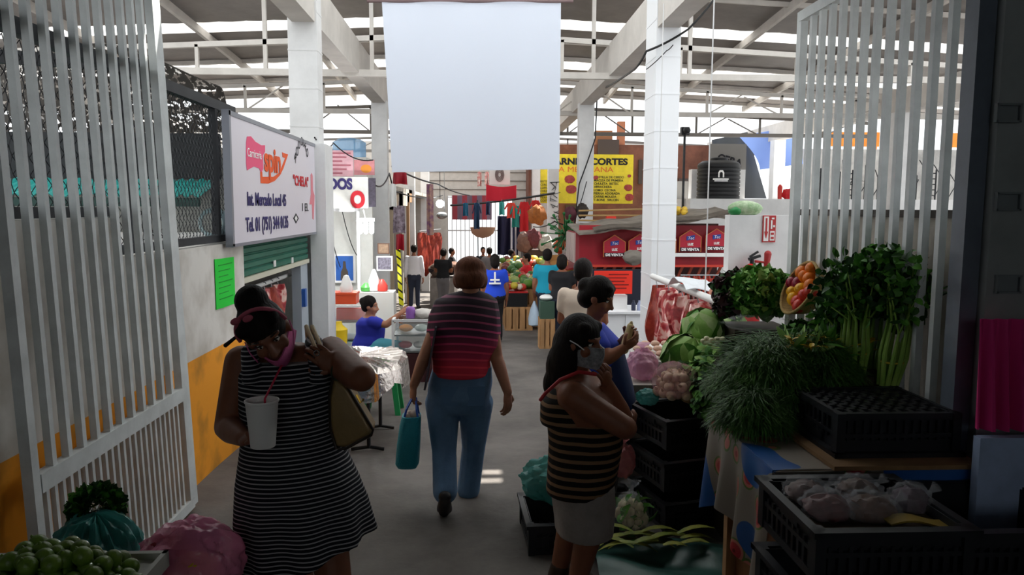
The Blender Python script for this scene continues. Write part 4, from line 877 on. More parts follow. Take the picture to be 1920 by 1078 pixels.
for i, (dx, col, h) in enumerate(((-.16, '#4ea04a', .14), (-.03, '#e6e6e6', .36), (.1, '#d8443a', .2))):
    b = MB(); b.lathe([(.06, 0), (.09, .02), (.09, h * .5), (.03, h * .95), (.02, h)], (p.x + dx, 12.35, zf2 + .92), 14); one(b, 'bottle', M('bottle' + col[1:], col, .4), (p.x + dx, 12.35, zf2 + .92), ['squat green container on the white stall counter', 'tall white cone shaped container on the stall counter', 'red container on the white stall counter'][i], 'container')
# food cart in front of the seated woman
p = at(776, 640, 9.2); zf = fz(9.2)
case(p.x, 9.25, zf, .46, .5, .76, 'food cart with glass shelves beside the walking woman', 2, .36, M('maroon_panel', '#3a1418', .6))
for i, (dx, dz, c_, r_, lab) in enumerate(((-.03, .76, '#8a5aa8', .055, 'lilac plastic tub on top of the food cart'), (.12, .76, '#cfcac4', .07, 'white wrapped bundle on top of the food cart'))):
    b = MB(); q = V(p.x + dx, 9.12, zf + dz + .015)
    if i == 0: b.lathe([(r_, 0), (r_ * 1.05, .1), (r_ * .9, .125), (r_ * .5, .14), (.001, .142)], q, 20)
    else: b.ell(q + EZ * .06, (.1, .09, .06), None, 18, 12, fn=lambda d: 1 + .12 * n3(d * 3, 2))
    one(b, 'food_tub', M('tub' + c_[1:], c_, .45), q, lab, 'container')
for i, (dx, dz, c_) in enumerate(((-.1, .37, '#b23a48'), (.08, .37, '#c9c2ba'), (-.09, .575, '#c9822e'), (.1, .575, '#b8c4ba'))):
    b = MB(); q = V(p.x + dx, 9.15, zf + dz + .03); b.ell(q + EZ * .045, (.085, .08, .045), None, 14, 8); one(b, 'food_bundle', M('bundle' + c_[1:], c_, .5), q, ['red wrapped food on the lower cart shelf', 'pale food on the lower cart shelf', 'orange food on the upper cart shelf', 'pale green food on the upper cart shelf'][i], 'food', 'food on the cart shelves')
# foil covered table and the green stool
foil = M('crinkled_foil', '#d8cfc8', .2, metal=.9, bump=1.0, bs=22)
fx_, fy_ = -.99, 6.3; zf = fz(6.3); tz = .63; RX, RY = .36, .5
t = thing('foil_table', V(fx_, fy_, zf), 'table covered with crinkled silver foil behind the striped dress woman', 'table')
sq = lambda a, p: math.copysign(abs(a) ** p, a)
b = MB(); b.loft([[V(fx_ + RX * .9 * sq(cos(a), .55), fy_ + RY * .9 * sq(sin(a), .55), z) for a in [2 * pi * i / 48 for i in range(48)]] for z in (tz - .025, tz)]); b.build('tabletop', wood_crate, t)
b = MB(); rings = []; rf = random.Random(8)
for k_, z in ((.02, .03), (.35, .03), (.7, .025), (.97, .02), (1.04, -.01), (1.07, -.08), (1.10, -.17)):
    rings.append([V(fx_ + RX * k_ * sq(cos(a), .55 if k_ > .5 else 1) * (1 + (.05 * sin(a * 13)) * (z < 0)), fy_ + RY * k_ * sq(sin(a), .55 if k_ > .5 else 1) * (1 + .05 * sin(a * 11 + 1) * (z < 0)), tz + z * (1 + .4 * sin(a * 4 + 1) * (z < -.05)) + rf.uniform(-.012, .016) * (.3 < k_ < 1)) for a in [2 * pi * i / 110 for i in range(110)]])
b.loft(rings, caps=False); b.build('foil_cover', foil, t, smooth=False)
for y in (5.9, 6.62):
    b = MB(); z0 = fz(y); b.tube([(-.86, y, z0 + .02), (-.86, y, tz - .02)], .016, 8); b.tube([(-1.0, y, z0 + .012), (-.86, y, z0 + .03), (-.74, y, z0 + .012)], .014, 8); b.build('leg', black_rubber, t)
p = at(718, 740, 7.35); p.z = fz(7.35); t = thing('plastic_stool', p, 'green plastic stool under the foil covered table', 'stool'); gp = M('green_plastic', '#1f8a4f', .4)
b = MB(); b.ab(p + V(-.14, -.14, .40), p + V(.14, .14, .44)); b.ab(p + V(-.145, -.145, .33), p + V(.145, .145, .40)); b.build('seat', gp, t, smooth=False)
for sx0 in (-1, 1):
    for sy0 in (-1, 1): b = MB(); b.bar(p + V(sx0 * .165, sy0 * .165, 0), p + V(sx0 * .12, sy0 * .12, .36), .05); b.build('leg', gp, t, smooth=False)
# caution tape, hanging clothes and things on the second column
b = MB(); tape = stripes('caution_tape', [(0, '#d8d32c'), (.72, '#2b2a12')], .12, slope=.8); b.sheet(lambda u, v: at(742 + 7 * v + 8 * u, 468 + 105 * v, 11.8) + EY * (.05 * sin(v * 6 + u)), 3, 16, .003); one(b, 'caution_tape', tape, at(750, 570, 11.8), 'yellow and black caution tape hanging beside the food cart', 'tape')
def garment(px, py, w, h, Y, mat, label, group=None, name='hanging_garment', cat='clothing', skirt=.15, sleeves=0):
    p = at(px, py, Y); w = w * Y / F; h = h * Y / F; b = MB()
    b.sheet(lambda u, v: p + V((u - .5) * w * (1 + skirt * v), .04 * sin(u * 9 + px) * (.3 + v), -h * v - .02 * abs(u - .5) * 2), 10, 8, .012)
    if sleeves:
        for s in (-1, 1): b.cap(p + V(s * w * .42, 0, -.03), p + V(s * w * .85, 0, -h * .4), w * .13, w * .12, 8)
    b.tube([p + EZ * .08, p + EZ * .02, p - EZ * .01], .006, 5)
    return one(b, name, mat, p - EZ * h, label, cat, group)
garment(750, 322, 24, 22, 14.9, red_paint, 'small red cloth hanging at the corner of the white banner')
garment(736, 344, 12, 42, 14.8, plastic_white, 'white sheet of paper hung on the second left column', name='notice', cat='notice')
garment(748, 385, 20, 50, 14.9, cloth('lilac_print', '#a89aa6', col2='#5a4a52', vs=14), 'grey printed garment hanging below the white notice'); garment(750, 438, 14, 30, 14.9, red_paint, 'dark red cloth hanging below the grey garment')
for i in range(7):
    slab('hanging_meat', at(790 + i * 5, 436 + (i % 3) * 3, 21.0 + i * .4), .34, .95 + .14 * (i % 2), nrm(V(.6, .8, 0)), i * 2.1, meat_dark, 'cured meat hanging in a row at the left stalls beyond the second column', 'cured meat at the far left stalls', hook=False)
b = MB(); b.tube([at(786, 434, 20.8), at(826, 430, 23.8)], .02, 8); one(b, 'hanging_rail', steel, at(786, 434, 20.8), 'rail above the far row of cured meat', 'rail')
p = at(825, 382, 21); t = thing('hanging_lamp', p, 'round lit lamp hanging at the far left stalls', 'lamp'); b = MB(); b.ell(p, .11, None, 16, 10); b.build('bulb', lamp_on, t); b = MB(); b.tube([p + EZ * .1, p + EZ * 1.0], .01, 6); b.build('cord', black_rubber, t)
b = MB(); b.ell(p - EZ * .32 + EX * .05, (.16, .14, .1), None, 14, 8); b.tube([p + V(.12, 0, -.3), p + V(.12, 0, .9)], .008, 5); one(b, 'hanging_scale', steel, p - EZ * .4, 'grey hanging scale below the round lamp', 'scale')
# back wall of the left row of stalls, beyond the second column
b = MB(); b.ab((-4.6, 16.1, -1.6), (-4.5, 31, 3.2)); struct(b, 'wall_left', M('far_stall_wall', '#a8a29c', .8, var=.3, vs=1)); b = MB(); b.ab((-4.5, 16.4, 2.3), (-1.9, 30.8, 2.4)); struct(b, 'trim_8', cement, smooth=False)
for i, (y, z, c_) in enumerate(((17.3, 2.2, '#b7a48c'), (19.5, 2.3, '#b9b3a6'), (21.4, 2.4, '#a07a58'))):
    b = MB(); b.ab((-1.98, y, fz(y)), (-1.9, y + .12, z)); b.ab((-1.98, y, z - .35), (-1.9, y + 1.4, z)); struct(b, 'trim_9', M('stall_post' + c_[1:], c_, .8), smooth=False)
b = MB(); p = at(806, 345, 18); b.sheet(lambda u, v: p + V(.16 * (u - .5), .02 * sin(u * 9), -1.2 * v), 4, 6, .01); one(b, 'curtain', cloth('purple_print', '#8b5f86', col2='#caa48c', vs=9), p, 'narrow purple and tan cloth hanging at the far left stalls', 'cloth')
# dark heap of goods at the far left
for i in range(26):
    r = RN.random; y = (20.95 + r() * 1.0) if i < 13 else (22.7 + 1.2 * r()); p = V((-1.2 + .5 * r()), y, fz(y) + .92 + .22 * r()); b = MB(); s = 1 + .5 * r(); b.ell(p, (.16 * s, .16 * s, .09 * s), rotz(r() * 3), 10, 6, fn=lambda d, k=i: 1 + .2 * n3(d * 2.5, k))
    one(b, 'bundle', cloth('bundle_%d' % (i % 4), ['#2a2226', '#3b2a2c', '#54443a', '#6a4a3a'][i % 4]), p, 'dark bundle in the heap of goods on the far left counter', 'bundle', 'dark bundles on the far left counter')
for i, y in enumerate((21.45, 23.3)):
    b = MB(); b.ab((-1.3, y - .65, fz(y + .65)), (-.62, y + .65, fz(y) + .85)); one(b, 'counter', M('grey_counter', '#7f7a76', .7, var=.2), V(-.95, y, fz(y)), ['grey counter with dark goods right of the white shirt man', 'farthest grey counter of dark goods on the left'][i], 'counter', smooth=False)
# ================================================================== white banner over the aisle
Yb = 6.35; t = thing('banner', at(888, 322, Yb), 'large blank white banner hanging over the aisle from a bar', 'banner')
bm_ = sheer('banner_cloth', '#f4f8ff', 0, .8, translucent=.72)
a, c, d, e = at(716, 4, Yb), at(1052, 4, Yb), at(735, 323, Yb), at(1049, 317, Yb)
b = MB(); b.sheet(lambda u, v: a.lerp(c, u).lerp(d.lerp(e, u), v) + EY * (.02 * sin(u * 7) * v + .012 * sin(u * 15 + v * 3)), 30, 20, .003); b.build('cloth', bm_, t)
b = MB(); b.tube([a + V(-.12, .01, .012), c + V(.1, .01, .012)], .016, 8); b.build('bar', M('rose_bar', '#8a7474', .6), t)
b = MB()
for q in (a, c): b.tube([q + EZ * .02, q + V(0, .0, 1.3)], .004, 5)
b.build('cord', white_paint, t)
# ================================================================== right side of the hall
# ---- meat rail and its meat
za = at(1240, 524, 8.0); zb = at(1340, 553, 5.95); Xr = 1.9; zr = 1.17
t = thing('hanging_rail', V(Xr, 7, zr), 'white tube rail with hooks carrying meat behind the cabbages', 'rail')
b = MB(); b.tube([(Xr, 5.9, zr), (Xr, 8.1, zr)], .032, 14); b.build('tube', plastic_white, t)
for y in (6.2, 7.9): b = MB(); b.tube([(Xr, y, zr), (Xr, y, 2.6), (Xr, y, 3.98)], .006, 5); b.build('cord', white_paint, t)
for i, y in enumerate((6.35, 6.6, 6.85, 7.1, 7.35, 7.6, 7.85)):
    h = (.5, .55, .5, .52, .55, .6, .82)[i]
    slab('meat_cut', V(Xr - .01 + .03 * (i % 2), y, zr - .07), (.26, .22, .24, .24, .26, .24, .2)[i], h, nrm(V(.85, .5, 0)), i * 1.3 + .5, meat_dark if i == 6 else meat,
         ['nearest marbled rib cut on the white rail', 'second meat cut from the near end of the white rail', 'third meat cut from the near end of the white rail', 'middle marbled cut on the white rail', 'third meat cut from the far end of the white rail', 'broad marbled cut beside the long dark strip', 'long dark red strip at the far end of the white rail'][i], 'meat on the white rail')
b = MB(); b.sheet(lambda u, v: V(Xr - .12 + .3 * v, 6.35 + .62 * u, zr + .04 + .07 * sin(pi * u) * (1 - .4 * v) + .015 * sin(u * 11 + v * 6)), 16, 8, .006); one(b, 'plastic_sheet', M('white_plastic_bag', '#dfe4ea', .3, bump=.4), (Xr, 6.6, zr + .04), 'white plastic bag lying over the meat rail', 'bag')
b = MB(); b.ell((Xr + .12, 6.32, zr + .02), (.05, .05, .06), None, 12, 8); one(b, 'meat_piece', M('pale_meat', '#c98a74', .4), (Xr + .12, 6.32, zr), 'small pale piece of meat at the near end of the white rail', 'meat')
# counter under the rail
b = MB(); b.ab((1.75, 5.95, fz(6)), (2.9, 6.29, .45)); b.ab((2.1, 6.45, fz(8.4)), (2.9, 8.4, .45)); one(b, 'counter', M('white_tile_counter', '#d2d2d0', .4), (2.3, 7, 0), 'white counter below the meat rail', 'counter', smooth=False)
# ---- extinguisher, its sign, and a bag of greens on the wall
t = thing('safety_sign', at(1441, 429, 6.29), 'red and white fire extinguisher sign on the white wall', 'sign')
a, c = at(1429, 454, 6.29), at(1455, 404, 6.29); b = MB(); b.ab((a.x, 6.285, a.z), (c.x, 6.298, c.z)); b.build('plate', M('sign_red', '#b5292c', .5), t, smooth=False)
w_ = c.x - a.x; h_ = c.z - a.z; O = V(a.x, 6.284, a.z); b = MB()
pl = lambda pts: b.prism([(x * w_, y * h_) for x, y in pts], O, EX, EZ, .003)
pl([(.06, .04), (.44, .04), (.44, .96), (.06, .96)]); b.build('white_field', plastic_white, t, smooth=False)
b = MB(); O = V(a.x, 6.2805, a.z); pl([(.19, .9), (.31, .9), (.31, .4), (.40, .4), (.25, .14), (.10, .4), (.19, .4)]); b.build('arrow', M('sign_red'), t, smooth=False)
b = MB(); O = V(a.x, 6.284, a.z); pl([(.56, .06), (.92, .06), (.92, .42), (.56, .42)]); pl([(.6, .5), (.72, .5), (.72, .82), (.6, .82)]); pl([(.78, .56), (.92, .56), (.92, .64), (.78, .64)]); pl([(.66, .86), (.86, .86), (.86, .92), (.66, .92)]); b.build('pictogram', plastic_white, t, smooth=False)
b = MB(); O = V(a.x, 6.2805, a.z); pl([(.63, .12), (.85, .12), (.85, .2), (.63, .2)]); pl([(.63, .28), (.85, .28), (.85, .36), (.63, .36)]); b.build('pictogram_detail', M('sign_red'), t, smooth=False)
p = at(1409, 512, 6.2); t = thing('fire_extinguisher', p - EZ * .4, 'red fire extinguisher with a black valve hung on the white wall', 'extinguisher')
b = MB(); b.lathe([(.001, -.42), (.075, -.42), (.08, -.4), (.08, .02), (.068, .05), (.03, .075), (.02, .08), (.001, .08)], p, 24); b.build('cylinder', M('extinguisher_red', '#c4161c', .3), t)
b = MB(); b.tube([p + EZ * .07, p + EZ * .12], .018, 10); b.bar(p + V(-.03, 0, .115), p + V(.07, 0, .145), .022); b.bar(p + V(-.02, 0, .135), p + V(.05, 0, .18), .016); b.build('valve', black_rubber, t, smooth=False)
b = MB(); b.tube([p + V(.02, -.01, .1), p + V(.1, -.02, .09), p + V(.12, -.02, .0), p + V(.11, -.02, -.2)], .011, 8); b.cap(p + V(.115, -.02, .05), p + V(.125, -.02, .16), .02, .03, 10); b.build('hose', M('hose_red', '#a32a2a', .5), t)
b = MB()
for (x, r_, h_, c0) in ((1396, .15, .12, 0), (1378, .06, .08, 1)):
    q = at(x, 396, 6.37); b.ell(V(q.x, 6.36, 1.85 + h_ * .45), (r_, .07, h_ * .55), None, 20, 12, c0, fn=lambda d: 1 + .08 * n3(d * 4, 1))
one(b, 'bag_of_greens', [M('net_bag_green', '#7da071', .5, col2='#b9c9a8', vs=18, bump=.5), M('deep_green_bag', '#2c8a4a', .4)], at(1396, 396, 6.36), 'bag of pale greens lying on top of the white wall', 'bag')
# ---- red beer-sign stall
Y = 12.6; zf = fz(Y); s_ = F / Y; wx = lambda px: (px - 894) / s_
t = thing('market_stall', V(3, Y, zf), 'red market stall with a sagging grey roof and house shaped signs', 'stall')
b = MB(); b.sheet(lambda u, v: V(1.66 + 2.75 * u, 12.25 + 1.7 * v, 1.46 + .34 * u + .13 * v + .03 * sin(u * 11) * (1 - v) + .02 * sin(u * 23 + 2)), 40, 6, .03); b.build('roof_sheet', M('grey_stall_roof', '#857c72', .8, var=.35, vs=3), t)
b = MB(); b.sheet(lambda u, v: V(1.9 + 2.4 * u, 12.2 + .25 * v, 1.53 + .30 * u + .05 * v + .02 * sin(u * 15)), 30, 2, .02); b.build('roof_tarp', M('brown_tarp', '#5c534a', .8, var=.3), t)
b = MB(); b.ab((1.72, Y + .1, .95), (4.35, Y + .18, 1.62)); b.build('fascia', red_paint, t, smooth=False)
b = MB(); b.ab((1.72, Y, .62), (4.35, Y + .1, .72)); b.ab((1.72, Y - .02, .92), (4.35, Y + .02, .96)); b.build('red_rail', M('bright_red_rail', '#c43a2a', .5), t, smooth=False)
b = MB()
for i in range(16): x = 1.75 + i * .165; b.bar((x, Y + .12, .72), (x + .1, Y + .12, .93), .04)
b.build('lattice', M('brown_lattice', '#8a3f2a', .7), t, smooth=False)
b = MB(); b.ab((wx(1262), Y - .06, wx(0) * 0 + 1.9 - 90 / s_ * 1.0), (wx(1364), Y - .02, 1.9 - 83 / s_)); b.build('white_shelf', plastic_white, t, smooth=False)
b = MB(); b.ab((1.66, 12.7, .95), (1.72, 13.9, 1.5)); b.build('side_board', M('red_side', '#8f3a3e', .7), t, smooth=False)
b = MB()
for i in range(7): b.ab((1.63, 12.74 + i * .17, .98), (1.66, 12.82 + i * .17, 1.48))
b.build('side_slats', M('pale_slats', '#b9aaa4', .7), t, smooth=False)
for x in (1.75, 2.95, 4.3): b = MB(); b.bar((x, Y + .2, zf), (x, Y + .2, 1.5), .07); b.build('post', red_paint, t, smooth=False)
b = MB(); b.ab((1.8, 13.9, zf), (4.3, 13.95, 1.4)); b.build('shade_board', M('stall_shadow_board', '#3a1a18', .8), t, smooth=False)  # dark board stands in for the shade inside the stall
b = MB(); b.ab((2.5, Y + .05, zf), (4.35, Y + .6, .22)); b.build('counter', M('dark_counter', '#4a2a24', .6), t, smooth=False)
badge = M('badge_blue', '#2a3f96', .5)
for i, (px, py) in enumerate(((1152, 463), (1199, 461), (1247, 457), (1294, 453), (1343, 451))):
    c = at(px, py, Y - .04); h = thing('house_shaped_sign', c - EZ * .17, ['house shaped red beer sign at the left end of the stall', 'second house shaped red sign, partly behind the white column', 'house shaped red sign hidden behind the white column', 'house shaped red sign just right of the white column', 'house shaped red sign nearest the white wall'][i], 'sign', 'red signs on the stall')
    w = .175; b = MB(); b.prism([(-w, -.16), (w, -.16), (w, .08), (0, .19), (-w, .08)], c, EX, EZ, .02); b.build('plate', M('sign_crimson', '#b41c34', .5), h, smooth=False)
    b = MB(); b.prism([(-w - .012, -.17), (-w + .008, -.16), (-w + .008, .07), (0, .175), (w - .008, .07), (w - .008, -.16), (w + .012, -.17), (w + .012, .085), (0, .205), (-w - .012, .085)], c + EY * -.006, EX, EZ, .012); b.build('border', M('gold_border', '#c9773a', .5), h, smooth=False)
    b = MB(); b.prism([(-.07, .02), (.07, .04), (.07, .11), (-.07, .09)], c - EY * .024, EX, EZ, .006); b.build('badge', badge, h, smooth=False)
    text('Tec', .07, c + V(-.05, -.03, .04), EX, EZ + EX * .2, white_ink, h, th=.001); text('LUZ', .05, c + V(-.045, -.026, -.06), EX, EZ, white_ink, h, th=.001, bold=.003)
    b = MB(); b.ab((c.x - w, c.y - .022, c.z - .16), (c.x + w, c.y - .018, c.z - .095)); b.build('strip', M('dark_strip', '#3a1024', .5), h, smooth=False)
    text('DE VENTA', .06, c + V(-.15, -.03, -.15), EX, EZ, white_ink, h, th=.001, width=.30, bold=.003)
b = MB(); c = at(1188, 483, 12.3); b.ell(c, (.18, .1, .12), None, 16, 10, fn=lambda d: 1 + .25 * n3(d * 3, 4)); one(b, 'cloth_bundle', M('grey_bundle', '#7c766e', .9, bump=.5), c, 'grey cloth bundle hanging on the stall front beside the column', 'cloth')
for i in range(9):
    p = at(1282 + i * 9.5, 517, 12.3); b = MB(); b.tube([p, p - EZ * .14 + EX * .02, p - EZ * .3, p - EZ * (.38 + .05 * (i % 3))], [.02, .028, .028, .012], 8); one(b, 'sausage', M('red_sausage', '#9a2f20', .4), p, 'red sausage hanging in the row under the stall shelf', 'sausage', 'sausages under the red stall')
b = MB(); b.tube([at(1276, 516, 12.3), at(1366, 516, 12.3)], .012, 6); one(b, 'sausage_rod', steel, at(1320, 516, 12.3), 'thin rod the red sausages hang from', 'rod')
# second red awning to the left, paper sign, white counter
b = MB(); b.sheet(lambda u, v: V(1.62 + .55 * v, 13.2 + 3.6 * (1 - u), .82 + .1 * v - .03 * (1 - u) * 3 + .02 * sin(u * 20)), 24, 3, .03); t = one(b, 'awning', red_paint, V(1.9, 15, .8), 'low dark red awning left of the beer sign stall', 'awning')
t = thing('notice', at(1150, 530, 10.4), 'fluorescent orange red sign with handwritten lines beside the column', 'notice'); a, c = at(1114, 551, 10.4), at(1186, 508, 10.4); b = MB(); b.ab((a.x, 10.4, a.z), (c.x, 10.42, c.z)); b.build('sheet', M('fluorescent_red', '#f2331f', .6), t, smooth=False)
for i in range(5): b = MB(); z = c.z - .055 - i * .048; b.ab((a.x + .2 - .03 * (i % 2), 10.396, z), (c.x - .05 - .03 * (i % 3), 10.399, z + .014)); b.build('writing', M('maroon_ink', '#7c1414', .7), t, smooth=False)
zf = fz(10.3); a, c = at(1146, 583, 10.3), at(1212, 583, 10.3)
b = MB(); b.ab((a.x - .1, 10.25, zf), (c.x, 10.9, a.z - .03)); b.ab((a.x - .14, 10.2, a.z - .03), (c.x + .03, 10.95, a.z)); b.bar((a.x + .2, 10.24, zf), (a.x + .2, 10.24, a.z - .05), .015); one(b, 'counter', white_clean, V((a.x + c.x) / 2, 10.5, zf), 'white cabinet counter left of the big white column', 'counter', smooth=False)
b = MB(); b.ab((a.x - .05, 10.45, a.z), (a.x + .25, 10.7, a.z + .20)); one(b, 'white_box', plastic_white, V(a.x + .1, 10.5, a.z), 'white box on the counter below the orange red sign', 'box', smooth=False)
for i, (dx, c_) in enumerate(((.32, '#2b3046'), (.40, '#9aa3c4'), (.46, '#c9cde0'))):
    b = MB(); b.lathe([(.03, 0), (.032, .09), (.015, .12), (.015, .14), (.001, .14)], V(a.x + dx, 10.35, a.z), 12); one(b, 'jar', M('jar' + c_[1:], c_, .3), V(a.x + dx, 10.35, a.z), ['dark jar on the white counter', 'lavender jar on the white counter', 'pale jar against the white column'][i], 'jar')
b = MB(); b.ab((a.x - .2, 11.2, zf), (a.x + .9, 11.25, a.z + .5)); struct(b, 'wall_right', M('navy_backing', '#1d1f2e', .8), smooth=False)
# ---- yellow butcher sign
Y = 23.1; t = thing('shop_sign', at(1100, 380, Y), 'big yellow meat sign with black heading high behind the columns', 'sign')
a, c = at(1013, 381, Y), at(1188, 290, Y); b = MB(); b.ab((a.x, Y, a.z), (c.x, Y + .05, c.z)); b.build('panel', M('sign_yellow', '#d9c32a', .5, var=.12), t, smooth=False)
tz = at(1060, 308, Y).z; text('CARNES  CORTES', .26, V(at(1026, 308, Y).x, Y - .004, tz), EX, EZ, black_ink, t, width=at(1177, 308, Y).x - at(1026, 308, Y).x, bold=.012)
text('LA MEXICANA', .22, V(at(1040, 323, Y).x, Y - .004, at(1060, 322, Y).z), EX, EZ, M('faded_orange_red', '#d0632a', .6), t, width=at(1150, 323, Y).x - at(1040, 323, Y).x)
for i in range(8):
    text(['COSTILLA DE CERDO', 'MACIZA DE PRIMERA', 'CHULETA  BISTEC', 'ARRACHERA', 'LOMO  CECINA', 'PIERNA ADOBADA', 'CARNE MOLIDA', 'T-BONE   SIRLOIN'][i], .095, V(at(1119, 0, Y).x, Y - .004, at(1119, 334 + i * 6.1, Y).z), EX, EZ, M('olive_ink', '#3f4420', .7), t, bold=.002)
    if i < 7: text(['BISTEC', 'CERDO', 'LOMO', 'CHULETA', 'RES', 'PIERNA', 'COSTILLA'][i], .09, V(at(1016, 0, Y).x, Y - .004, at(1016, 342 + i * 6, Y).z), EX, EZ, M('olive_ink'), t)
for px, py, r_ in ((1068, 336, .16), (1071, 355, .17), (1178, 352, .13), (1180, 370, .14), (1117, 333, .08), (1180, 330, .06)):
    p = at(px, py, Y - .01); b = MB(); b.ell(p, (r_, .006, r_ * .75), None, 14, 8, fn=lambda d: 1 + .15 * n3(d * 4, px)); b.build('meat_picture', M('meat_print', '#9a3a34', .6, var=.3, vs=12), t)
# ---- graffiti scribbles on the third right column
b = MB()
for i in range(7): b.tube([at(1031 + RN.random() * 20, 338 + i * 12 + RN.random() * 16, 22.38) for k in range(5)], .012, 5)
one(b, 'graffiti_scribble', black_rubber, at(1041, 390, 22.38), 'black graffiti scribbles down the third right column', 'cable')
# ---- room with the water tank
Y = 18.5; b = MB(); b.ab((at(1305, 0, Y).x, Y, -1), (13, Y + 4, 2.15)); struct(b, 'wall_right', white_paint, smooth=False)
p = at(1346, 370, 19.6); p.z = 2.15; t = thing('water_tank', p, 'black ribbed water tank standing on the white room beyond the column', 'tank')
b = MB(); pr = [(.001, 0), (.52, 0)]; z = .02
while z < .85: pr += [(.545, z), (.545, z + .06), (.525, z + .075), (.525, z + .09)]; z += .1
b.lathe(pr + [(.5, .93), (.42, .98), (.001, 1.0)], p, 40); b.build('shell', black_rubber, t)
b = MB(); b.lathe([(.2, .98), (.22, 1.0), (.22, 1.05), (.19, 1.07), (.001, 1.07)], p, 24); b.build('lid', black_rubber, t)
q = at(1352, 328, 19.03); b = MB(); W_ = .075; b.prism([(-W_, -.06), (-W_ * .55, -.06), (-W_ * .55, .04), (-W_ * .25, .075), (W_ * .25, .075), (W_ * .55, .04), (W_ * .55, -.06), (W_, -.06), (W_, .06), (W_ * .5, .12), (-W_ * .5, .12), (-W_, .06)], q, EX, EZ, .02); b.build('logo', white_ink, t, smooth=False)
b = MB(); b.ab((q.x - .2, q.y - .0, q.z - .12), (q.x + .2, q.y + .02, q.z - .085)); b.ab((q.x - .16, q.y, q.z - .16), (q.x + .18, q.y + .02, q.z - .135)); b.build('logo_lines', white_ink, t, smooth=False)
b = MB(); a = at(1296, 370, 20.3); c = at(1398, 318, 20.3); b.ab((a.x, 20.3, 2.15), (a.x + .45, 20.6, c.z)); b.ab((c.x - .25, 20.3, 2.15), (c.x, 20.6, c.z)); struct(b, 'wall_right', white_paint, smooth=False)
t = thing('wall_lettering', at(1350, 300, 20.6), 'dark painted letters on the grey wall above the water tank', 'lettering'); a, c = at(1330, 320, 20.6), at(1400, 270, 20.6); b = MB(); b.ab((a.x, 20.6, a.z), (c.x, 20.64, c.z)); b.build('panel', M('grey_wall_panel', '#7d7b78', .8), t, smooth=False); text('CERA', .28, at(1344, 301, 20.59), nrm(V(1, 0, -.25)), nrm(V(.25, 0, 1)), black_ink, t, bold=.01)
# ---- brown building, tarpaulins and bright things beyond
b = MB(); b.ab((at(1050, 0, 25).x, 25, -1.2), (at(1345, 0, 25).x, 25.3, at(0, 262, 25).z)); struct(b, 'wall_right', brick_brown, smooth=False)
for i, (x0, y0, x1, y1) in enumerate(((1120, 300, 1160, 262), (1196, 345, 1204, 300), (1270, 385, 1300, 335), (1060, 400, 1110, 384))):
    a, c = at(x0, y0, 24.98), at(x1, y1, 24.98); b = MB(); b.ab((a.x, 24.9, a.z), (c.x, 24.99, c.z)); struct(b, 'window_%d' % (i + 5), M('dark_window', '#3b2f2c', .4), smooth=False)
b = MB(); b.ab((at(1266, 0, 22).x, 22, -1), (at(1300, 0, 22).x, 22.2, at(0, 332, 22).z)); struct(b, 'wall_right', M('grey_wall_panel'), smooth=False)
for (x0, y0, x1, y1, col, lab) in ((1116, 292, 1148, 265, '#8a5a3c', 'brown box standing on top of the far brick wall'), (1158, 283, 1172, 248, '#9a6248', 'upright brown bundle on top of the far brick wall')):
    a, c = at(x0, y1 if False else 262, 25.1), at(x1, y1 - 20, 25.1); b = MB(); b.ab((a.x, 25.05, at(0, 262, 25).z), (c.x, 25.28, c.z)); one(b, 'box', M('box' + col[1:], col, .8), V((a.x + c.x) / 2, 25.2, a.z), lab, 'box', smooth=False)
p = at(1284, 246, 19); b = MB(); b.box(p, (.2, .15, .2)); b.bar(p, V(p.x, p.y, fz(p.y)), .05); b.cap(p + V(0, -.1, .02), p + V(0, -.2, 0), .07, .09, 10); one(b, 'floodlight', dark_steel, p, 'small dark floodlight on a pole above the red stall', 'floodlight')
tarp = M('blue_tarp', '#7f9ad8', .6, bump=.3, bs=5)
b = MB(); A_, B_, C_, D_ = at(1385, 255, 23.6), at(1500, 236, 23.6), at(1425, 318, 23.6), at(1500, 308, 23.6)
b.sheet(lambda u, v: A_.lerp(B_, u).lerp(C_.lerp(D_, u), v ** .8) + EY * (.3 * sin(u * 4) * v) + V(.5 * v * (1 - u) * (1 - v), 0, 0), 20, 12, .01); one(b, 'tarpaulin', tarp, C_, 'blue tarpaulin hanging beside the third aisle column', 'tarpaulin')
b = MB(); A_, B_, C_, D_ = at(1335, 262, 24.2), at(1400, 248, 24.2), at(1340, 372, 24.2), at(1440, 372, 24.2)
b.sheet(lambda u, v: A_.lerp(B_, u).lerp(C_.lerp(D_, u), v) + EY * (.2 * sin(u * 6 + v)), 14, 10, .01); one(b, 'tarpaulin', M('charcoal_tarp', '#3f4246', .7, bump=.3, bs=5), C_, 'charcoal tarpaulin hanging behind the water tank', 'tarpaulin')
for i, (x0, x1, y0, y1) in enumerate(((1545, 1650, 248, 274), (1775, 1840, 250, 276))):
    a, c = at(x0, y1, 27), at(x1, y0, 27); b = MB(); b.ab((a.x, 27, a.z), (c.x, 27.1, c.z)); b.bar((a.x + .1, 27.05, -1.2), (a.x + .1, 27.05, a.z + .1), .06); b.bar((c.x - .1, 27.05, -1.2), (c.x - .1, 27.05, a.z + .1), .06); one(b, 'awning', M('orange_sheet', '#e8862a', .6, var=.25, vs=3), a, ['orange sheet in the distance behind the middle of the right gate', 'orange sheet in the distance at the right end of the gate'][i], 'awning', smooth=False)
b = MB(); a = at(1500, 372, 24); c = at(1900, 282, 24); b.ab((a.x, 24, -1.5), (c.x, 24.1, c.z)); struct(b, 'wall_right', M('far_grey_wall', '#9b9894', .8, var=.35, vs=1.5), smooth=False)
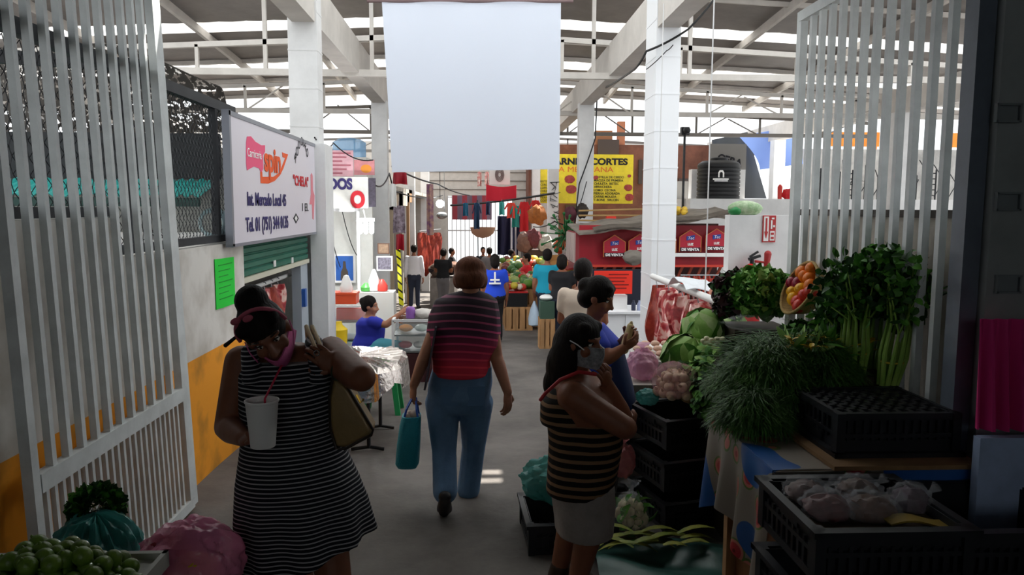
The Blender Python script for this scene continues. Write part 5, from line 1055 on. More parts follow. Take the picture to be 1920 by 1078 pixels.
for i in range(9):
    p = at(1528 + i * 30 + 6 * (i % 2), 372, 18.9); p.z = 2.15; h = .5 + .4 * RN.random(); b = MB(); b.tube([p + V(-.05, 0, 0), p + V(-.05, 0, h)], .02, 6); b.tube([p + V(.12, 0, 0), p + V(.12, 0, h)], .02, 6)
    for k in range(5): b.tube([p + V(-.05, 0, h * (.15 + k * .18)), p + V(.12, 0, h * (.15 + k * .18))], .014, 5)
    one(b, 'metal_rack', dark_steel, p, 'small dark rack standing on the white room roof behind the right gate', 'rack', 'racks on the white room roof')
b = MB()
for k in range(10): p = at(1580 + k * 24, 300 + 6 * (k % 3), 20); b.tube([p, p + V(.3 * RN.random(), 0, -.5 * RN.random()), p + V(.35, 0, .3 * RN.random() - .6), p + V(.1, 0, -.9)], .014, 5)
one(b, 'cable_tangle', black_rubber, at(1700, 330, 20), 'tangle of dark branches and wires behind the right gate', 'cable')
for i, (px, c_) in enumerate(((1462, '#c4342c'), (1478, '#c41c26'))): p = at(px, 366, 18.7); p.z = 2.15; b = MB(); (b.lathe([(.05, 0), (.06, .3), (.02, .36), (.001, .36)], p, 12) if i == 0 else b.ell(p + EZ * .12, (.16, .12, .14), None, 14, 8, fn=lambda d: 1 + .3 * n3(d * 3, 3))); one(b, 'red_container', M('red' + c_[1:], c_, .5), p, ['tall red container on the white room roof by the tarpaulin', 'crumpled red bundle on the white room roof'][i], 'container')
# yellow fruit on the stall roof
for i in range(9): p = V(at(1268 + i * 4.2, 0, 13.2).x, 13.2 + .1 * (i % 3), 1.84 + .05 * (i % 2)); b = MB(); b.ell(p, .055, None, 10, 6); one(b, 'fruit', M('yellow_fruit', '#d8b23a', .4), p, 'yellow fruit lying on the red stall roof beyond the column', 'fruit', 'yellow fruit on the stall roof')
b = MB(); p = at(1145, 420, 14); b.ab((p.x - .07, 14, p.z - .06), (p.x + .1, 14.15, p.z + .14)); one(b, 'bucket', M('red_bucket', '#e0301f', .5), p, 'red bucket among the goods behind the stall roof', 'bucket', smooth=False)
b = MB()
for k in range(4): p = at(1085, 395 + k * 9, 14.15); q = at(1210, 392 + k * 12, 14.1); b.tube([p, q], .018, 6)
one(b, 'pole_bundle', M('bamboo', '#a88a5a', .7), at(1150, 400, 14.4), 'wooden poles stacked behind the red stall roof', 'poles')
b = MB(); b.ab((1.95, 14.3, -.9), (4.6, 14.4, 1.62)); struct(b, 'wall_right', M('stall_shadow_board'), smooth=False)  # dark sheet added behind the stall, its colour standing for shade
# ================================================================== the produce stalls in the middle
def wood_box(name, c, w, d, h, label, group=None, mat=wood_crate):
    b = MB(); x, y, z = c; n = max(3, int(w / .11))
    for sy0 in (-1, 1):
        for i in range(n): xx = x - w / 2 + w * (i + .5) / n; b.box((xx, y + sy0 * d / 2, z + h / 2), (w / n * .78, .012, h))
        for zz in (.05, .95): b.box((x, y + sy0 * (d / 2 - .012), z + h * zz), (w, .014, h * .09))
    for sx0 in (-1, 1):
        for i in range(4): yy = y - d / 2 + d * (i + .5) / 4; b.box((x + sx0 * w / 2, yy, z + h / 2), (.012, d / 4 * .78, h))
    b.ab((x - w / 2, y - d / 2, z + .01), (x + w / 2, y + d / 2, z + .02)); b.ab((x - w / 2 + .02, y - d / 2 + .02, z + h * .9), (x + w / 2 - .02, y + d / 2 - .02, z + h * .92))
    return one(b, name, mat, c, label, 'crate', group, smooth=False)
Y = 15; zf = fz(Y); s_ = F / Y; X = lambda px: (px - 894) / s_
wood_box('wooden_crate', (X(972), Y, zf), .54, .4, .48, 'slatted wooden crate under the black crate in the centre of the market')
wood_box('wooden_crate', (X(998), Y + .5, zf), .34, .4, .78, 'tall slatted wooden crate right of the black crate')
b = MB(); c = V(X(967), Y, zf + .48); b.box(c + EZ * .14, (.44, .36, .28)); b.box(c + EZ * .26, (.47, .39, .03)); t = one(b, 'plastic_crate', black_rubber, c, 'black plastic crate with a red top on the wooden crate', 'crate', smooth=False)
b = MB(); b.box(c + EZ * .29, (.46, .37, .03)); b.build('red_liner', M('red_liner', '#b3201f', .5), t, smooth=False)
Y2 = 12.3; zf2 = fz(Y2); x = (1021 - 894) * Y2 / F
wood_box('wooden_crate', (x + .03, Y2 - .1, zf2), .24, .34, .5, 'small wooden crate standing on end in front of the dark-haired woman')
b = MB(); c = V(x + .03, Y2 - .1, zf2 + .5); b.box(c + EZ * .14, (.23, .32, .28)); t = one(b, 'plastic_crate', M('green_crate', '#3c5648', .6), c, 'green crate on the small wooden crate', 'crate', smooth=False); b = MB(); b.ell(c + EZ * .33, (.12, .14, .05), None, 14, 8); one(b, 'white_food_bundle', plastic_white, c + EZ * .28, 'white bundle on top of the green crate', 'bundle')
def ramp(x0, x1, y0, y1, zb, z0, z1, label):
    b = MB(); b.loft([[V(x, y0, zb), V(x, y1, zb), V(x, y1, z1 + .10 * (x - x0)), V(x, y0, z0 + .10 * (x - x0))] for x in (x0, x1)]); return one(b, 'produce_table', wood_crate, V((x0 + x1) / 2, (y0 + y1) / 2, zb), label, 'table', smooth=False)
ramp(.55, 1.75, 15.75, 17.2, zf - .15, zf + .62, zf + .78, 'sloping produce table just behind the wooden crates'); ramp(.6, 1.75, 17.9, 20.3, zf - .3, zf + .72, zf + .95, 'second sloping produce table behind the red shirt stall keeper')
vm = [M('veg_%d' % i, c_, .5, var=.2, vs=10) for i, c_ in enumerate(('#c0392b', '#d9782d', '#c9b23c', '#5f8a35', '#3c6a2c', '#e3d6c2', '#7a3f36', '#a3b36a'))]
protos = []
for i, mm in enumerate(vm): b = MB(); b.ell((0, 0, 0), (.085, .08, .075), None, 12, 8, fn=lambda d, k=i: 1 + .1 * n3(d * 3, k)); protos.append(b.build('produce', mm, None, (0, 0, 0)))
nm_ = ['red', 'orange', 'yellow', 'light green', 'dark green', 'cream', 'brown', 'pale green']; used = set()
def scatter(n, x0, x1, y0, y1, zfn, group, where, seed, pick=range(8), sc=(.8, 1.6)):
    r = random.Random(seed)
    for k in range(n):
        i = r.choice(list(pick)); y = y0 + (y1 - y0) * r.random(); x = x0 + (x1 - x0) * r.random(); loc = V(x, y, zfn(x, y)); s = sc[0] + (sc[1] - sc[0]) * r.random()
        if i not in used: used.add(i); o = protos[i]; o.location = loc; o.scale = (s,) * 3; ORG[o.name] = loc
        else: o = dup(protos[i], loc, None, None, None, s)
        tag(o, '%s produce in the heap %s' % (nm_[i], where), 'produce', '%s produce %s' % (nm_[i], group))
scatter(56, .62, 1.7, 15.85, 17.1, lambda x, y: fz(15) + .69 + .10 * (x - .6) + .11 * (y - 15.85) + .07 * RN.random(), 'on the first sloping table', 'on the sloping table just behind the wooden crates', 5)
scatter(44, .66, 1.7, 18, 20.2, lambda x, y: fz(15) + .79 + .10 * (x - .6) + .095 * (y - 18) + .07 * RN.random(), 'on the second sloping table', 'on the sloping table behind the red shirt stall keeper', 12)
scatter(16, X(945), X(988), 14.85, 15.15, lambda x, y: zf + .84 + .06 * RN.random(), 'in the black crate', 'piled on the black crate with the red top', 6, (0, 5, 6, 2), (.7, 1.0))
scatter(18, X(985), X(1012), 15.3, 15.7, lambda x, y: zf + .86 + .08 * RN.random(), 'on the tall crate', 'on the tall wooden crate', 8, (3, 4, 7), (.8, 1.3))
scatter(40, 1.55, 2.5, 14.6, 15.4, lambda x, y: .52 + .1 * (x - 1.5) + .06 * RN.random(), 'by the red awning', 'beyond the teal shirt person near the red awning', 9, (0, 1, 2, 4, 5, 7, 6), (.9, 1.7))
ramp(1.5, 2.6, 14.5, 15.5, -1, .44, .44, 'produce table beside the low red awning')
b = MB(); c = at(1043, 500, 14.2); b.lathe([(.001, 0), (.15, .01), (.22, .10), (.215, .11), (.14, .03), (.001, .02)], c, 24, rot=Matrix.Rotation(.7, 3, 'X')); one(b, 'basket', M('basket_straw', '#b5834c', .8), c, 'tilted straw basket behind the teal shirt person', 'basket')
b = MB(); c = at(1060, 440, 14.6)
for i in range(60): q = c + V(RN.gauss(0, .12), RN.gauss(0, .1), RN.gauss(0, .12)); e_ = nrm(q - c); b.cap(c, q + e_ * .06, .006, .012, 5); b.cap(q + e_ * .05, q + e_ * .12, .012, .03, 5)
one(b, 'leafy_bunch', M('leaf_dark_green', '#1f6a34', .5, var=.4, vs=10), c, 'bunch of dark green leaves hanging beside the second right column', 'greens')
for i, (px, py, c_, lab) in enumerate(((1008, 403, '#a8642c', 'hanging orange brown bunch left of the third right column'), (1050, 462, '#c9582a', 'orange bundle among the goods by the red awning'), (1062, 470, '#e0ddd6', 'white bundle among the goods by the red awning'), (1075, 470, '#b59a34', 'yellow bundle among the goods by the red awning'), (1022, 458, '#b5b2aa', 'pale bundle behind the teal shirt person'), (1070, 400, '#5a2a34', 'dark wine coloured bundle below the yellow sign'), (1092, 395, '#332a26', 'dark bundle hanging against the second right column'), (1000, 448, '#6a3238', 'wine coloured heap right of the dark curtain'), (985, 455, '#7a5a50', 'brown heap right of the dark curtain'))):
    p = at(px, py, 15.2 if px > 1040 else 21); r_ = .13 if px > 1040 else .24; b = MB(); b.ell(p, (r_, r_ * .8, r_ * 1.1), None, 14, 10, fn=lambda d, k=i: 1 + .3 * n3(d * 3, k)); one(b, 'goods_bundle', M('goods' + c_[1:], c_, .7, var=.3, vs=12), p, lab, 'bundle')
for i, y in enumerate((20.9, 22.9)): b = MB(); b.ab((1.4, y, fz(y + 1)), (2.0, y + 1.4, .74)); one(b, 'produce_stand', cloth('dark_table_cloth', '#4a3a34', var=.3), V(1.5, y, fz(y)), ['tall cloth covered stand beyond the sloping produce tables', 'farthest tall cloth covered stand on the right'][i], 'table', smooth=False)
# ---- clothes and toys hanging across the far aisle
b = MB(); b.tube(catenary(at(845, 385, 24), at(1040, 362, 22), .05), .035, 6); one(b, 'clothes_line', black_rubber, at(940, 380, 23), 'thick dark line crossing the far aisle with hanging clothes', 'line')
b = MB(); p = at(940, 346, 23); w = 28 * 23 / F; b.sheet(lambda u, v: p + V((u - .5) * 2 * w, .05 * sin(u * 9), -.5 * v - .06 * sin(pi * u) * (1 - v) + .05 * u * (v - .3)), 14, 6, .02); one(b, 'red_banner', M('red_cloth', '#c31f34', .8), p - EZ * .5, 'red cloth banner hanging across the far aisle below the white banner', 'banner')
wp = M('white_print_cloth', '#d8d4d0', .8); b = MB(); p = at(933, 320, 23.3); b.ab((p.x - .25, 23.3, p.z - .42), (p.x + .38, 23.33, p.z + .4)); t = one(b, 'picture_banner', wp, p, 'white banner with a red and grey emblem above the red banner', 'banner', smooth=False)
b = MB(); q = p + V(.06, -.02, -.12)
for k in range(4): b.tube([q + V(.13 * cos(a) * (1 - .2 * k), 0, (.2 - .04 * k) * sin(a)) for a in [2 * pi * i / 20 for i in range(21)]], .012, 5)
b.build('emblem', M('emblem_grey', '#7a6a68', .7), t)
for i, (px, c_, h) in enumerate(((899, '#c2403a', 26), (913, '#b52a3a', 24))): garment(px, 322, 7, h, 23.4, cloth('strip' + c_[1:], c_, col2='#e0d8d0', vs=9), ['narrow red and white strip left of the emblem banner', 'narrow crimson strip beside the emblem banner'][i], skirt=0)
for px, py, w, h, c_, lab in ((873, 380, 9, 24, '#1f5a78', 'small teal blue dress at the left of the clothes line'), (894, 380, 9, 48, '#203a58', 'long navy dress in the middle of the clothes line'), (915, 378, 7, 24, '#2a3350', 'short navy garment on the clothes line'), (941, 378, 9, 24, '#3f9a94', 'sea green garment on the clothes line'), (958, 380, 13, 28, '#d8473a', 'coral red garment on the clothes line'), (967, 385, 12, 40, '#2f8f86', 'long green garment right of the coral one'), (983, 378, 14, 55, '#c4262c', 'long red dress on the clothes line'), (1004, 375, 12, 30, '#c8322f', 'short red garment by the third right column')):
    garment(px, py, w, h, 22.6, cloth('dress' + c_[1:], c_), lab, 'clothes on the far line', sleeves=1 if h > 25 else 0)
striped = stripes('striped_awning', [(0, '#8a3a44'), (.5, '#6a5a6a')], .35, axis='X', rough=.9)
a, c = at(848, 366, 27), at(922, 412, 27); b = MB(); b.sheet(lambda u, v: V(a.x + (c.x - a.x) * u, 27 + .1 * sin(u * 14), a.z + (c.z - a.z) * v), 20, 8, .01); one(b, 'striped_cloth', striped, a, 'wine and grey striped cloth hung in front of the bright entrance', 'cloth')
p = at(905, 426, 25); b = MB(); b.lathe([(.42, .0), (.36, -.2), (.2, -.32), (.001, -.36), (.001, -.33), (.18, -.29), (.33, -.18), (.39, 0)], p, 28); one(b, 'hanging_basket', M('brown_basket', '#a8806a', .8), p, 'round brown basket hanging in the bright entrance', 'basket')
p = at(895, 375, 25); b = MB(); b.tube([p, at(897, 520, 25)], .02, 6); one(b, 'pole', dark_steel, p, 'thin dark pole in the bright entrance', 'pole')
stripe_c = stripes('curtain_stripes', [(0, '#2a2a44'), (.78, '#e4e2ea'), (.84, '#2a2a44'), (.93, '#e4e2ea')], .9, axis='X', rough=.9, offs=.33)
a, c = at(933, 405, 23.8), at(977, 478, 23.8); b = MB(); b.sheet(lambda u, v: V(a.x + (c.x - a.x) * u * (1 - .15 * v), 23.8 + .12 * sin(u * 16), a.z + (c.z - a.z) * v), 24, 8, .015); one(b, 'curtain', stripe_c, a, 'dark indigo curtain with white stripes at the right of the entrance', 'curtain')
# ---- end wall with the open entrance
Y = 30.5; b = MB(); gx0, gx1 = at(838, 0, Y).x, at(962, 0, Y).x; gz = at(0, 363, Y).z
b.ab((-4.6, Y, -1.8), (gx0, Y + .2, 4.5)); b.ab((gx1, Y, -1.8), (7, Y + .2, 4.5)); b.ab((gx0, Y, gz), (gx1, Y + .2, 4.5)); struct(b, 'wall_back', M('end_wall', '#b9b4ae', .7, var=.1), smooth=False)
b = MB()
for k in range(6): b.ab((gx0 - 1, Y - .03, gz + .25 + k * .34), (gx1 + 1.2, Y, gz + .28 + k * .34))
struct(b, 'trim_10', M('end_wall_seams', '#6f6a66', .7), smooth=False)
t = thing('entrance_grille', V((gx0 + gx1) / 2, Y - .1, fz(Y)), 'barred entrance grille in the bright doorway at the far end', 'gate'); b = MB()
for k in range(16): x = gx0 + (gx1 - gx0) * k / 15; b.bar((x, Y - .1, fz(Y)), (x, Y - .1, gz), .035)
b.build('bars', M('grille_grey', '#b2b0b0', .5), t, smooth=False)
b = MB()
for z in (fz(Y) + .1, gz - .05, 1.0): b.bar((gx0, Y - .1, z), (gx1, Y - .1, z), .05)
b.build('rail', M('grille_grey'), t, smooth=False)
b = MB(); b.ab((1.95, 29, -1.6), (2.05, 30.5, 4)); struct(b, 'wall_right', brick_brown, smooth=False)
# ---- cables
def cable(pts, r, lab, sag=.0):
    P = [at(*p) for p in pts]; Q = []
    for i in range(len(P) - 1): Q += catenary(P[i], P[i + 1], sag, 8)[:-1]
    b = MB(); b.tube(Q + [P[-1]], r, 6); one(b, 'cable', black_rubber, P[-1], lab, 'cable')
cable([(1345, -10, 8.95), (1290, 55, 8.94), (1212, 96, 8.95), (1190, 130, 9.4), (1120, 172, 15.5), (1116, 260, 15.62), (1086, 345, 15.64), (1076, 425, 15.64)], .014, 'black cable running over the big white column and down the next one', .02)
cable([(1140, 455, 15.3), (1085, 420, 15.55), (1040, 415, 15.6), (1000, 425, 17)], .014, 'black cable sagging at the foot of the second right column', .05)
cable([(1100, 340, 15.6), (1082, 400, 15.64), (1072, 432, 15.64)], .010, 'thin black cable down the second right column', .03)
cable([(735, 312, 15.5), (820, 345, 20), (880, 366, 26)], .02, 'black cable crossing the far aisle under the white banner', .05)
cable([(705, 348, 13), (730, 325, 15), (745, 360, 15.5), (830, 366, 22)], .014, 'black cable looping at the second left column', .1)
cable([(590, 258, 8.8), (625, 268, 12.6), (700, 300, 12.7)], .010, 'thin black cable from the butcher sign to the pink banner', .1)
cable([(1212, 130, 8.96), (1250, 95, 8.96), (1262, 84, 8.96)], .006, 'thin cable slanting across the big white column', .01)
# ================================================================== vegetable stand in the foreground
def leaf(b, p, d, up, L, W, curl=.3, seg=4, mi=0, ruffle=0, ph=0):
    d = nrm(d); s = d.cross(up); s = s.normalized() if s.length > 1e-4 else ortho(d)[0]; n = s.cross(d); rows = []
    for k in range(seg + 1):
        t = k / seg; c = p + d * (L * t * (1 - .25 * curl * t)) - n * (L * curl * t * t * .5); w = W * (sin(pi * min(.97, .12 + .86 * t)) ** .8) * .5
        rows.append([c - s * w + n * (w * .35 + ruffle * sin(ph + t * 17)), c, c + s * w + n * (w * .35 + ruffle * sin(ph + 2 + t * 15))])
    b.add([q for r in rows for q in r], [(k * 3 + i, k * 3 + i + 1, k * 3 + i + 4, k * 3 + i + 3) for k in range(seg) for i in (0, 1)], mi)
def foliage(b, c, R, n, L, W, r, out=.6, curl=.4, nm=1, shell=.55, droop=0, seg=3, ruffle=0, flat=0):
    for k in range(n):
        while True:
            q = V(r.uniform(-1, 1), r.uniform(-1, 1), r.uniform(-1, 1))
            if shell < q.length <= 1: break
        p = c + V(q.x * R[0], q.y * R[1], q.z * R[2]); j = V(r.gauss(0, 1), r.gauss(0, 1), r.gauss(0, 1))
        d = q * out + j * (1 - out) * .6 - EZ * droop; d.z *= (1 - flat)
        leaf(b, p, d, nrm(q + j * .3) if q.length > .1 else EZ, L * r.uniform(.6, 1.25), W * r.uniform(.7, 1.2), curl * r.uniform(.4, 1.5), seg, r.randrange(nm), ruffle, r.random() * 6)
def leafmat(n_, c1, c2, vs=9): return M(n_, c1, .5, col2=c2, vs=vs, spec=.3)
lf_dark = leafmat('leaf_dark', '#2f5a22', '#1c3b18'); lf_mid = leafmat('leaf_mid', '#5c9a34', '#376c24'); lf_light = leafmat('leaf_light', '#a9cc78', '#7fb04c'); lf_pale = leafmat('leaf_pale', '#cfe0a6', '#a5c678')
lf_red = leafmat('leaf_red', '#4a2328', '#2a1a1e'); lf_yellow = leafmat('leaf_yellow', '#d0b93a', '#a6a838'); dillm = leafmat('dill_green', '#527f34', '#2c5220'); stalk = leafmat('stalk_green', '#9ab858', '#6f9a3c', 5)
crate_mat = M('crate_black', '#1b1d22', .45, var=.2, vs=9)
def crate_mesh(w, d, h):
    b = MB()
    for sx0 in (-1, 1):
        for sy0 in (-1, 1): b.box((sx0 * (w / 2 - .015), sy0 * (d / 2 - .015), h / 2), (.034, .034, h))
    for sy0 in (-1, 1):
        b.box((0, sy0 * (d / 2), h - .014), (w + .03, .03, .028)); b.box((0, sy0 * (d / 2 - .012), h * .52), (w, .014, .022)); b.box((0, sy0 * (d / 2 - .012), .02), (w, .016, .04)); b.box((0, sy0 * (d / 2 - .014), h * .78), (w * .96, .008, h * .3))
        n = int(w / .032)
        for i in range(n): b.box((-w / 2 + w * (i + .5) / n, sy0 * (d / 2 - .012), h * .35), (.012, .010, h * .62))
    for sx0 in (-1, 1):
        b.box((sx0 * w / 2, 0, h - .014), (.03, d + .03, .028)); b.box((sx0 * (w / 2 - .012), 0, h * .52), (.014, d, .022)); b.box((sx0 * (w / 2 - .012), 0, .02), (.016, d, .04))
        n = int(d / .032)
        for i in range(n): b.box((sx0 * (w / 2 - .012), -d / 2 + d * (i + .5) / n, h * .35), (.010, .012, h * .62))
        b.box((sx0 * (w / 2 - .014), 0, h * .78), (.008, d * .3, h * .3))
    for s_ in (-1, 1): b.box((0, s_ * (d / 2 - .022), h * .5), (w - .05, .004, h * .92)); b.box((s_ * (w / 2 - .022), 0, h * .5), (.004, d - .05, h * .92))
    n = int(w / .05)
    for i in range(n): b.box((-w / 2 + w * (i + .5) / n, 0, .012), (.02, d - .02, .014))
    n = int(d / .05)
    for i in range(n): b.box((0, -d / 2 + d * (i + .5) / n, .012), (w - .02, .02, .014))
    return b
cr0 = crate_mesh(.50, .36, .25).build('plastic_crate', crate_mat, None, (0, 0, 0), smooth=False); cused = [0]
def put_crate(loc, a, label, group=None, flip=False):
    o = cr0 if not cused[0] else cr0.copy()
    if cused[0]: COL.objects.link(o)
    cused[0] = 1; o.location = loc; o.rotation_euler = (pi if flip else 0, 0, a); return tag(o, label, 'crate', group)
dark_box = M('dark_box', '#3a3226', .9)
# tables
b = MB(); b.ab((1.17, 2.78, .86), (1.93, 3.52, .9))
for x in (1.22, 1.88):
    for y in (2.84, 3.46): b.bar((x, y, 0), (x, y, .86), .05)
one(b, 'vegetable_table', wood_crate, (1.55, 3.4, 0), 'wooden table carrying the dill and the upturned black crates', 'table', smooth=False)
b = MB(); b.ab((1.42, 4.45, .82), (2.16, 5.6, .86))
for x in (1.48, 2.1):
    for y in (4.52, 5.5): b.bar((x, y, 0), (x, y, .82), .05)
one(b, 'vegetable_table', wood_crate, (1.8, 5, 0), 'wooden table behind the crate stack, under the cabbages and lettuce', 'table', smooth=False)
# tablecloth with printed flowers
m, n, l, bs_ = new_mat('flowered_oilcloth'); tc = n.new('ShaderNodeTexCoord'); vo = n.new('ShaderNodeTexVoronoi'); vo.inputs['Scale'].default_value = 7.5; l.new(tc.outputs['Object'], vo.inputs['Vector'])
no = n.new('ShaderNodeTexNoise'); no.inputs['Scale'].default_value = 2.2; no.inputs['Detail'].default_value = 1; l.new(tc.outputs['Object'], no.inputs['Vector'])
ra = n.new('ShaderNodeValToRGB'); ra.color_ramp.interpolation = 'CONSTANT'; l.new(vo.outputs['Distance'], ra.inputs[0]); e = ra.color_ramp.elements; e[0].position = 0; e[0].color = lin('#7a1a22'); e[1].position = .55; e[1].color = lin('#948b80')
for p_, c_ in ((.12, '#b8343a'), (.28, '#c9766a'), (.36, '#5f7a3c'), (.42, '#948b80')): q = e.new(p_); q.color = lin(c_)
rb_ = n.new('ShaderNodeValToRGB'); rb_.color_ramp.interpolation = 'CONSTANT'; l.new(no.outputs['Fac'], rb_.inputs[0]); rb_.color_ramp.elements[0].color = (0, 0, 0, 1); rb_.color_ramp.elements[1].color = (1, 1, 1, 1); rb_.color_ramp.elements[1].position = .53
mx = n.new('ShaderNodeMix'); mx.data_type = 'RGBA'; l.new(rb_.outputs[0], mx.inputs['Factor']); l.new(ra.outputs[0], mx.inputs['A']); mx.inputs['B'].default_value = lin('#2a5a9c'); l.new(mx.outputs['Result'], bs_.inputs['Base Color']); bs_.inputs['Roughness'].default_value = .3
t = thing('tablecloth', (1.5, 3.4, .6), 'flowered oilcloth in blue, white and red hanging off the vegetable table', 'tablecloth')
b = MB(); b.sheet(lambda u, v: V(1.13 - .03 * sin(u * 21) * v - .02 * v, 2.76 + .77 * u, .905 - (.42 + .10 * (u < .55) * 0 + .06 * sin(u * 7)) * v), 60, 8, .004); b.build('side_drop', m, t)
b = MB(); b.sheet(lambda u, v: V(1.13 + .8 * u, 2.75 - .03 * sin(u * 17) * v, .905 - .24 * v), 40, 6, .004); b.build('front_drop', m, t)
b = MB(); b.sheet(lambda u, v: V(1.13 + .8 * u, 2.76 + .77 * v, .905 + .003 * sin(u * 9 + v * 7)), 10, 10, .005); b.build('top', m, t)
for i, (y, z, c_) in enumerate(((3.3, 0, '#8a5a34'), (2.94, 0, '#5a4434'))): b = MB(); b.ab((1.24, y - .17, 0), (1.7, y + .17, .42)); one(b, 'cardboard_box', M('brown_box%d' % i, c_, .85, var=.2), V(1.45, y, 0), ['orange brown box under the flowered cloth', 'dark brown box under the front of the vegetable table'][i], 'box', smooth=False)
b = MB(); b.ab((1.36, 2.74, .908), (1.95, 3.45, .925)); one(b, 'cardboard_sheet', M('flat_cardboard', '#8a6a48', .9, var=.2), (1.6, 2.9, .908), 'flat brown cardboard under the upturned black crates', 'cardboard', smooth=False)
# crates
put_crate((1.67, 3.085, 1.098), pi / 2 * 0, 'upturned black crate lying on the cardboard at the front of the table', flip=True).scale = (1, 1.3, .7)
put_crate((1.29, 2.42, .745), .0, 'black plastic crate holding the plastic bags of food, topmost at the right front')
put_crate((1.29, 2.42, .49), .02, 'black plastic crate second from the top at the right front'); put_crate((1.29, 2.42, .235), -.02, 'black plastic crate third from the top at the right front')
b = MB(); b.ab((1.05, 2.26, 0), (1.53, 2.6, .23)); one(b, 'cardboard_box', M('brown_box1'), (1.29, 2.42, 0), 'brown box on the floor below the right front crates', 'box', smooth=False)
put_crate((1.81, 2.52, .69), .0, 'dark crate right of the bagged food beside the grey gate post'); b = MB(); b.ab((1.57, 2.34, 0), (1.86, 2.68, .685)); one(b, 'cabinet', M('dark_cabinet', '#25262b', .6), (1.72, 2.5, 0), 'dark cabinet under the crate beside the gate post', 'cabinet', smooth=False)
ang = radians(14)
for k in range(3): put_crate((1.27 + .02 * (k == 0), 4.52, .252 * k), ang + .02 * k, ['lowest black crate of the stack beside the grey masked woman', 'middle black crate of the stack beside the grey masked woman', 'topmost black crate of the stack, under the bag of pale bulbs'][k])
put_crate((.52, 4.22, 0), .05, 'black crate on the floor with a teal plastic bag, behind the grey masked woman')
# plastic bags
film = sheer('clear_film', '#d8dbe0', .84, .1, translucent=.2, bump=1.0, bs=22)
def bag_mesh(c, R, seed, knot=True, amp=.12, pleat=.0):
    b = MB(); w_ = lambda d: abs(n3(d * 9, seed + 4)) * .6 + abs(n3(d * 17, seed + 9)) * .4
    def fn(d):
        g = 1 + amp * n3(d * 3.2, seed) + amp * .45 * n3(d * 8, seed + 2) - amp * .45 * w_(d)
        if pleat: a = math.atan2(d.y, d.x); g += pleat * (abs(sin(a * 9 + seed + d.z * 1.5)) - .5) * max(0, min(1, (d.z + .4)))
        return g
    b.ell(c, R, None, 80, 44, fn=fn)
    if knot:
        t_ = c + EZ * R[2] * .95; rings = []
        for r_, z in ((.45, -.25), (.12, .08), (.10, .14), (.3, .3), (.5, .4)): rings.append([t_ + V(R[0] * r_ * cos(a) * (1 + .2 * sin(a * 5)), R[1] * r_ * sin(a) * (1 + .2 * sin(a * 4)), R[2] * z) for a in [2 * pi * i / 24 for i in range(24)]])
        b.loft(rings, caps=False)
    return b
for i, (px, py, Y, R) in enumerate(((1512, 912, 2.5, (.085, .08, .05)), (1550, 940, 2.38, (.09, .08, .055)), (1608, 908, 2.5, (.08, .07, .05)), (1632, 945, 2.38, (.1, .08, .06)), (1706, 928, 2.45, (.075, .07, .06)))):
    c = at(px, py + 8, Y); t = thing('food_bag', c - EZ * R[2], ['clear bag of brown food at the left back of the front crate', 'clear bag of reddish food at the front left of the crate', 'clear bag of brown food in the middle back of the crate', 'large clear bag of brown food at the front of the crate', 'clear bag of dark mauve food at the right of the front crate'][i], 'bag')
    bag_mesh(c, R, i + 1, False, .18).build('film', film, t); cc_ = ('#5a3a30', '#6e3f3c', '#5c4234', '#6a4a3a', '#4f3b48')[i]
    b = MB(); b.ell(c - EZ * .008, [x * .82 for x in R], None, 20, 12, fn=lambda d, k=i: 1 + .2 * n3(d * 4, k)); b.build('contents', M('food' + cc_[1:], cc_, .5, var=.4, vs=22), t)
    k_ = c + V(R[0] * .8, -.02, R[2] * .6); b = MB(); b.lathe([(.006, -.02), (.007, 0), (.014, .015), (.02, .028)], k_, 14, rot=Matrix.Rotation(.9, 3, 'Y'), caps=False); b.build('tied_end', film, t)
b = MB(); b.ab((1.07, 2.27, .78), (1.51, 2.57, .88)); one(b, 'crate_filling', M('brown_paper_bag', '#4b3a2a', .8, var=.3), (1.29, 2.42, .78), 'brown paper packing under the bags in the front crate', 'packing', smooth=False)
b = MB(); b.sheet(lambda u, v: at(1672, 985, 2.27) + V(.2 * u, .06 * v, .012 * sin(u * 5)), 8, 3, .006); one(b, 'yellow_wrapper', M('yellow_card', '#9a7f2a', .6), at(1672, 985, 2.27), 'yellow wrapper at the front rim of the bag crate', 'wrapper')
# bag of bulbs on the crate stack
bulb = M('garlic_skin', '#dcc4a4', .55, var=.2, vs=30); c0 = at(1266, 722, 4.42); c0.z = max(c0.z, .86)
b = MB(); b.ell((0, 0, 0), (.033, .033, .028), None, 12, 8); b.cap((0, 0, .02), (0, 0, .045), .012, .006, 8); g0 = b.build('vegetable_bulb', bulb, None, (0, 0, 0)); first = True; r = random.Random(4)
for k in range(34):
    lay = k // 12; a = k * 2.4; rr = (.115 - .02 * lay) * sqrt((k % 12 + .5) / 12); loc = V(c0.x + rr * cos(a), c0.y + rr * sin(a), .80 + lay * .05)
    o = g0 if first else dup(g0, loc); first = False; o.location = loc; o.rotation_euler = (r.uniform(-1, 1), r.uniform(-1, 1), 0); tag(o, 'pale pinkish bulb in the clear bag on top of the crate stack', 'vegetable', 'pale bulbs in the bag')
c = V(c0.x, c0.y, .87); t = one(bag_mesh(c, (.145, .14, .115), 6, False, .08), 'clear_bag', sheer('pink_film', '#d896a8', .74, .15, translucent=.4, bump=.8, bs=14), c - EZ * .11, 'pinkish clear bag around the pale bulbs on the crate stack', 'bag')
p = at(1292, 748, 4.34); p.z = .79; b = MB(); b.ell(p, (.05, .045, .036), None, 14, 8); one(b, 'potato', M('jicama_skin', '#a5845c', .8, var=.3, vs=14), p, 'tan potato in front of the bag of pale bulbs', 'vegetable')
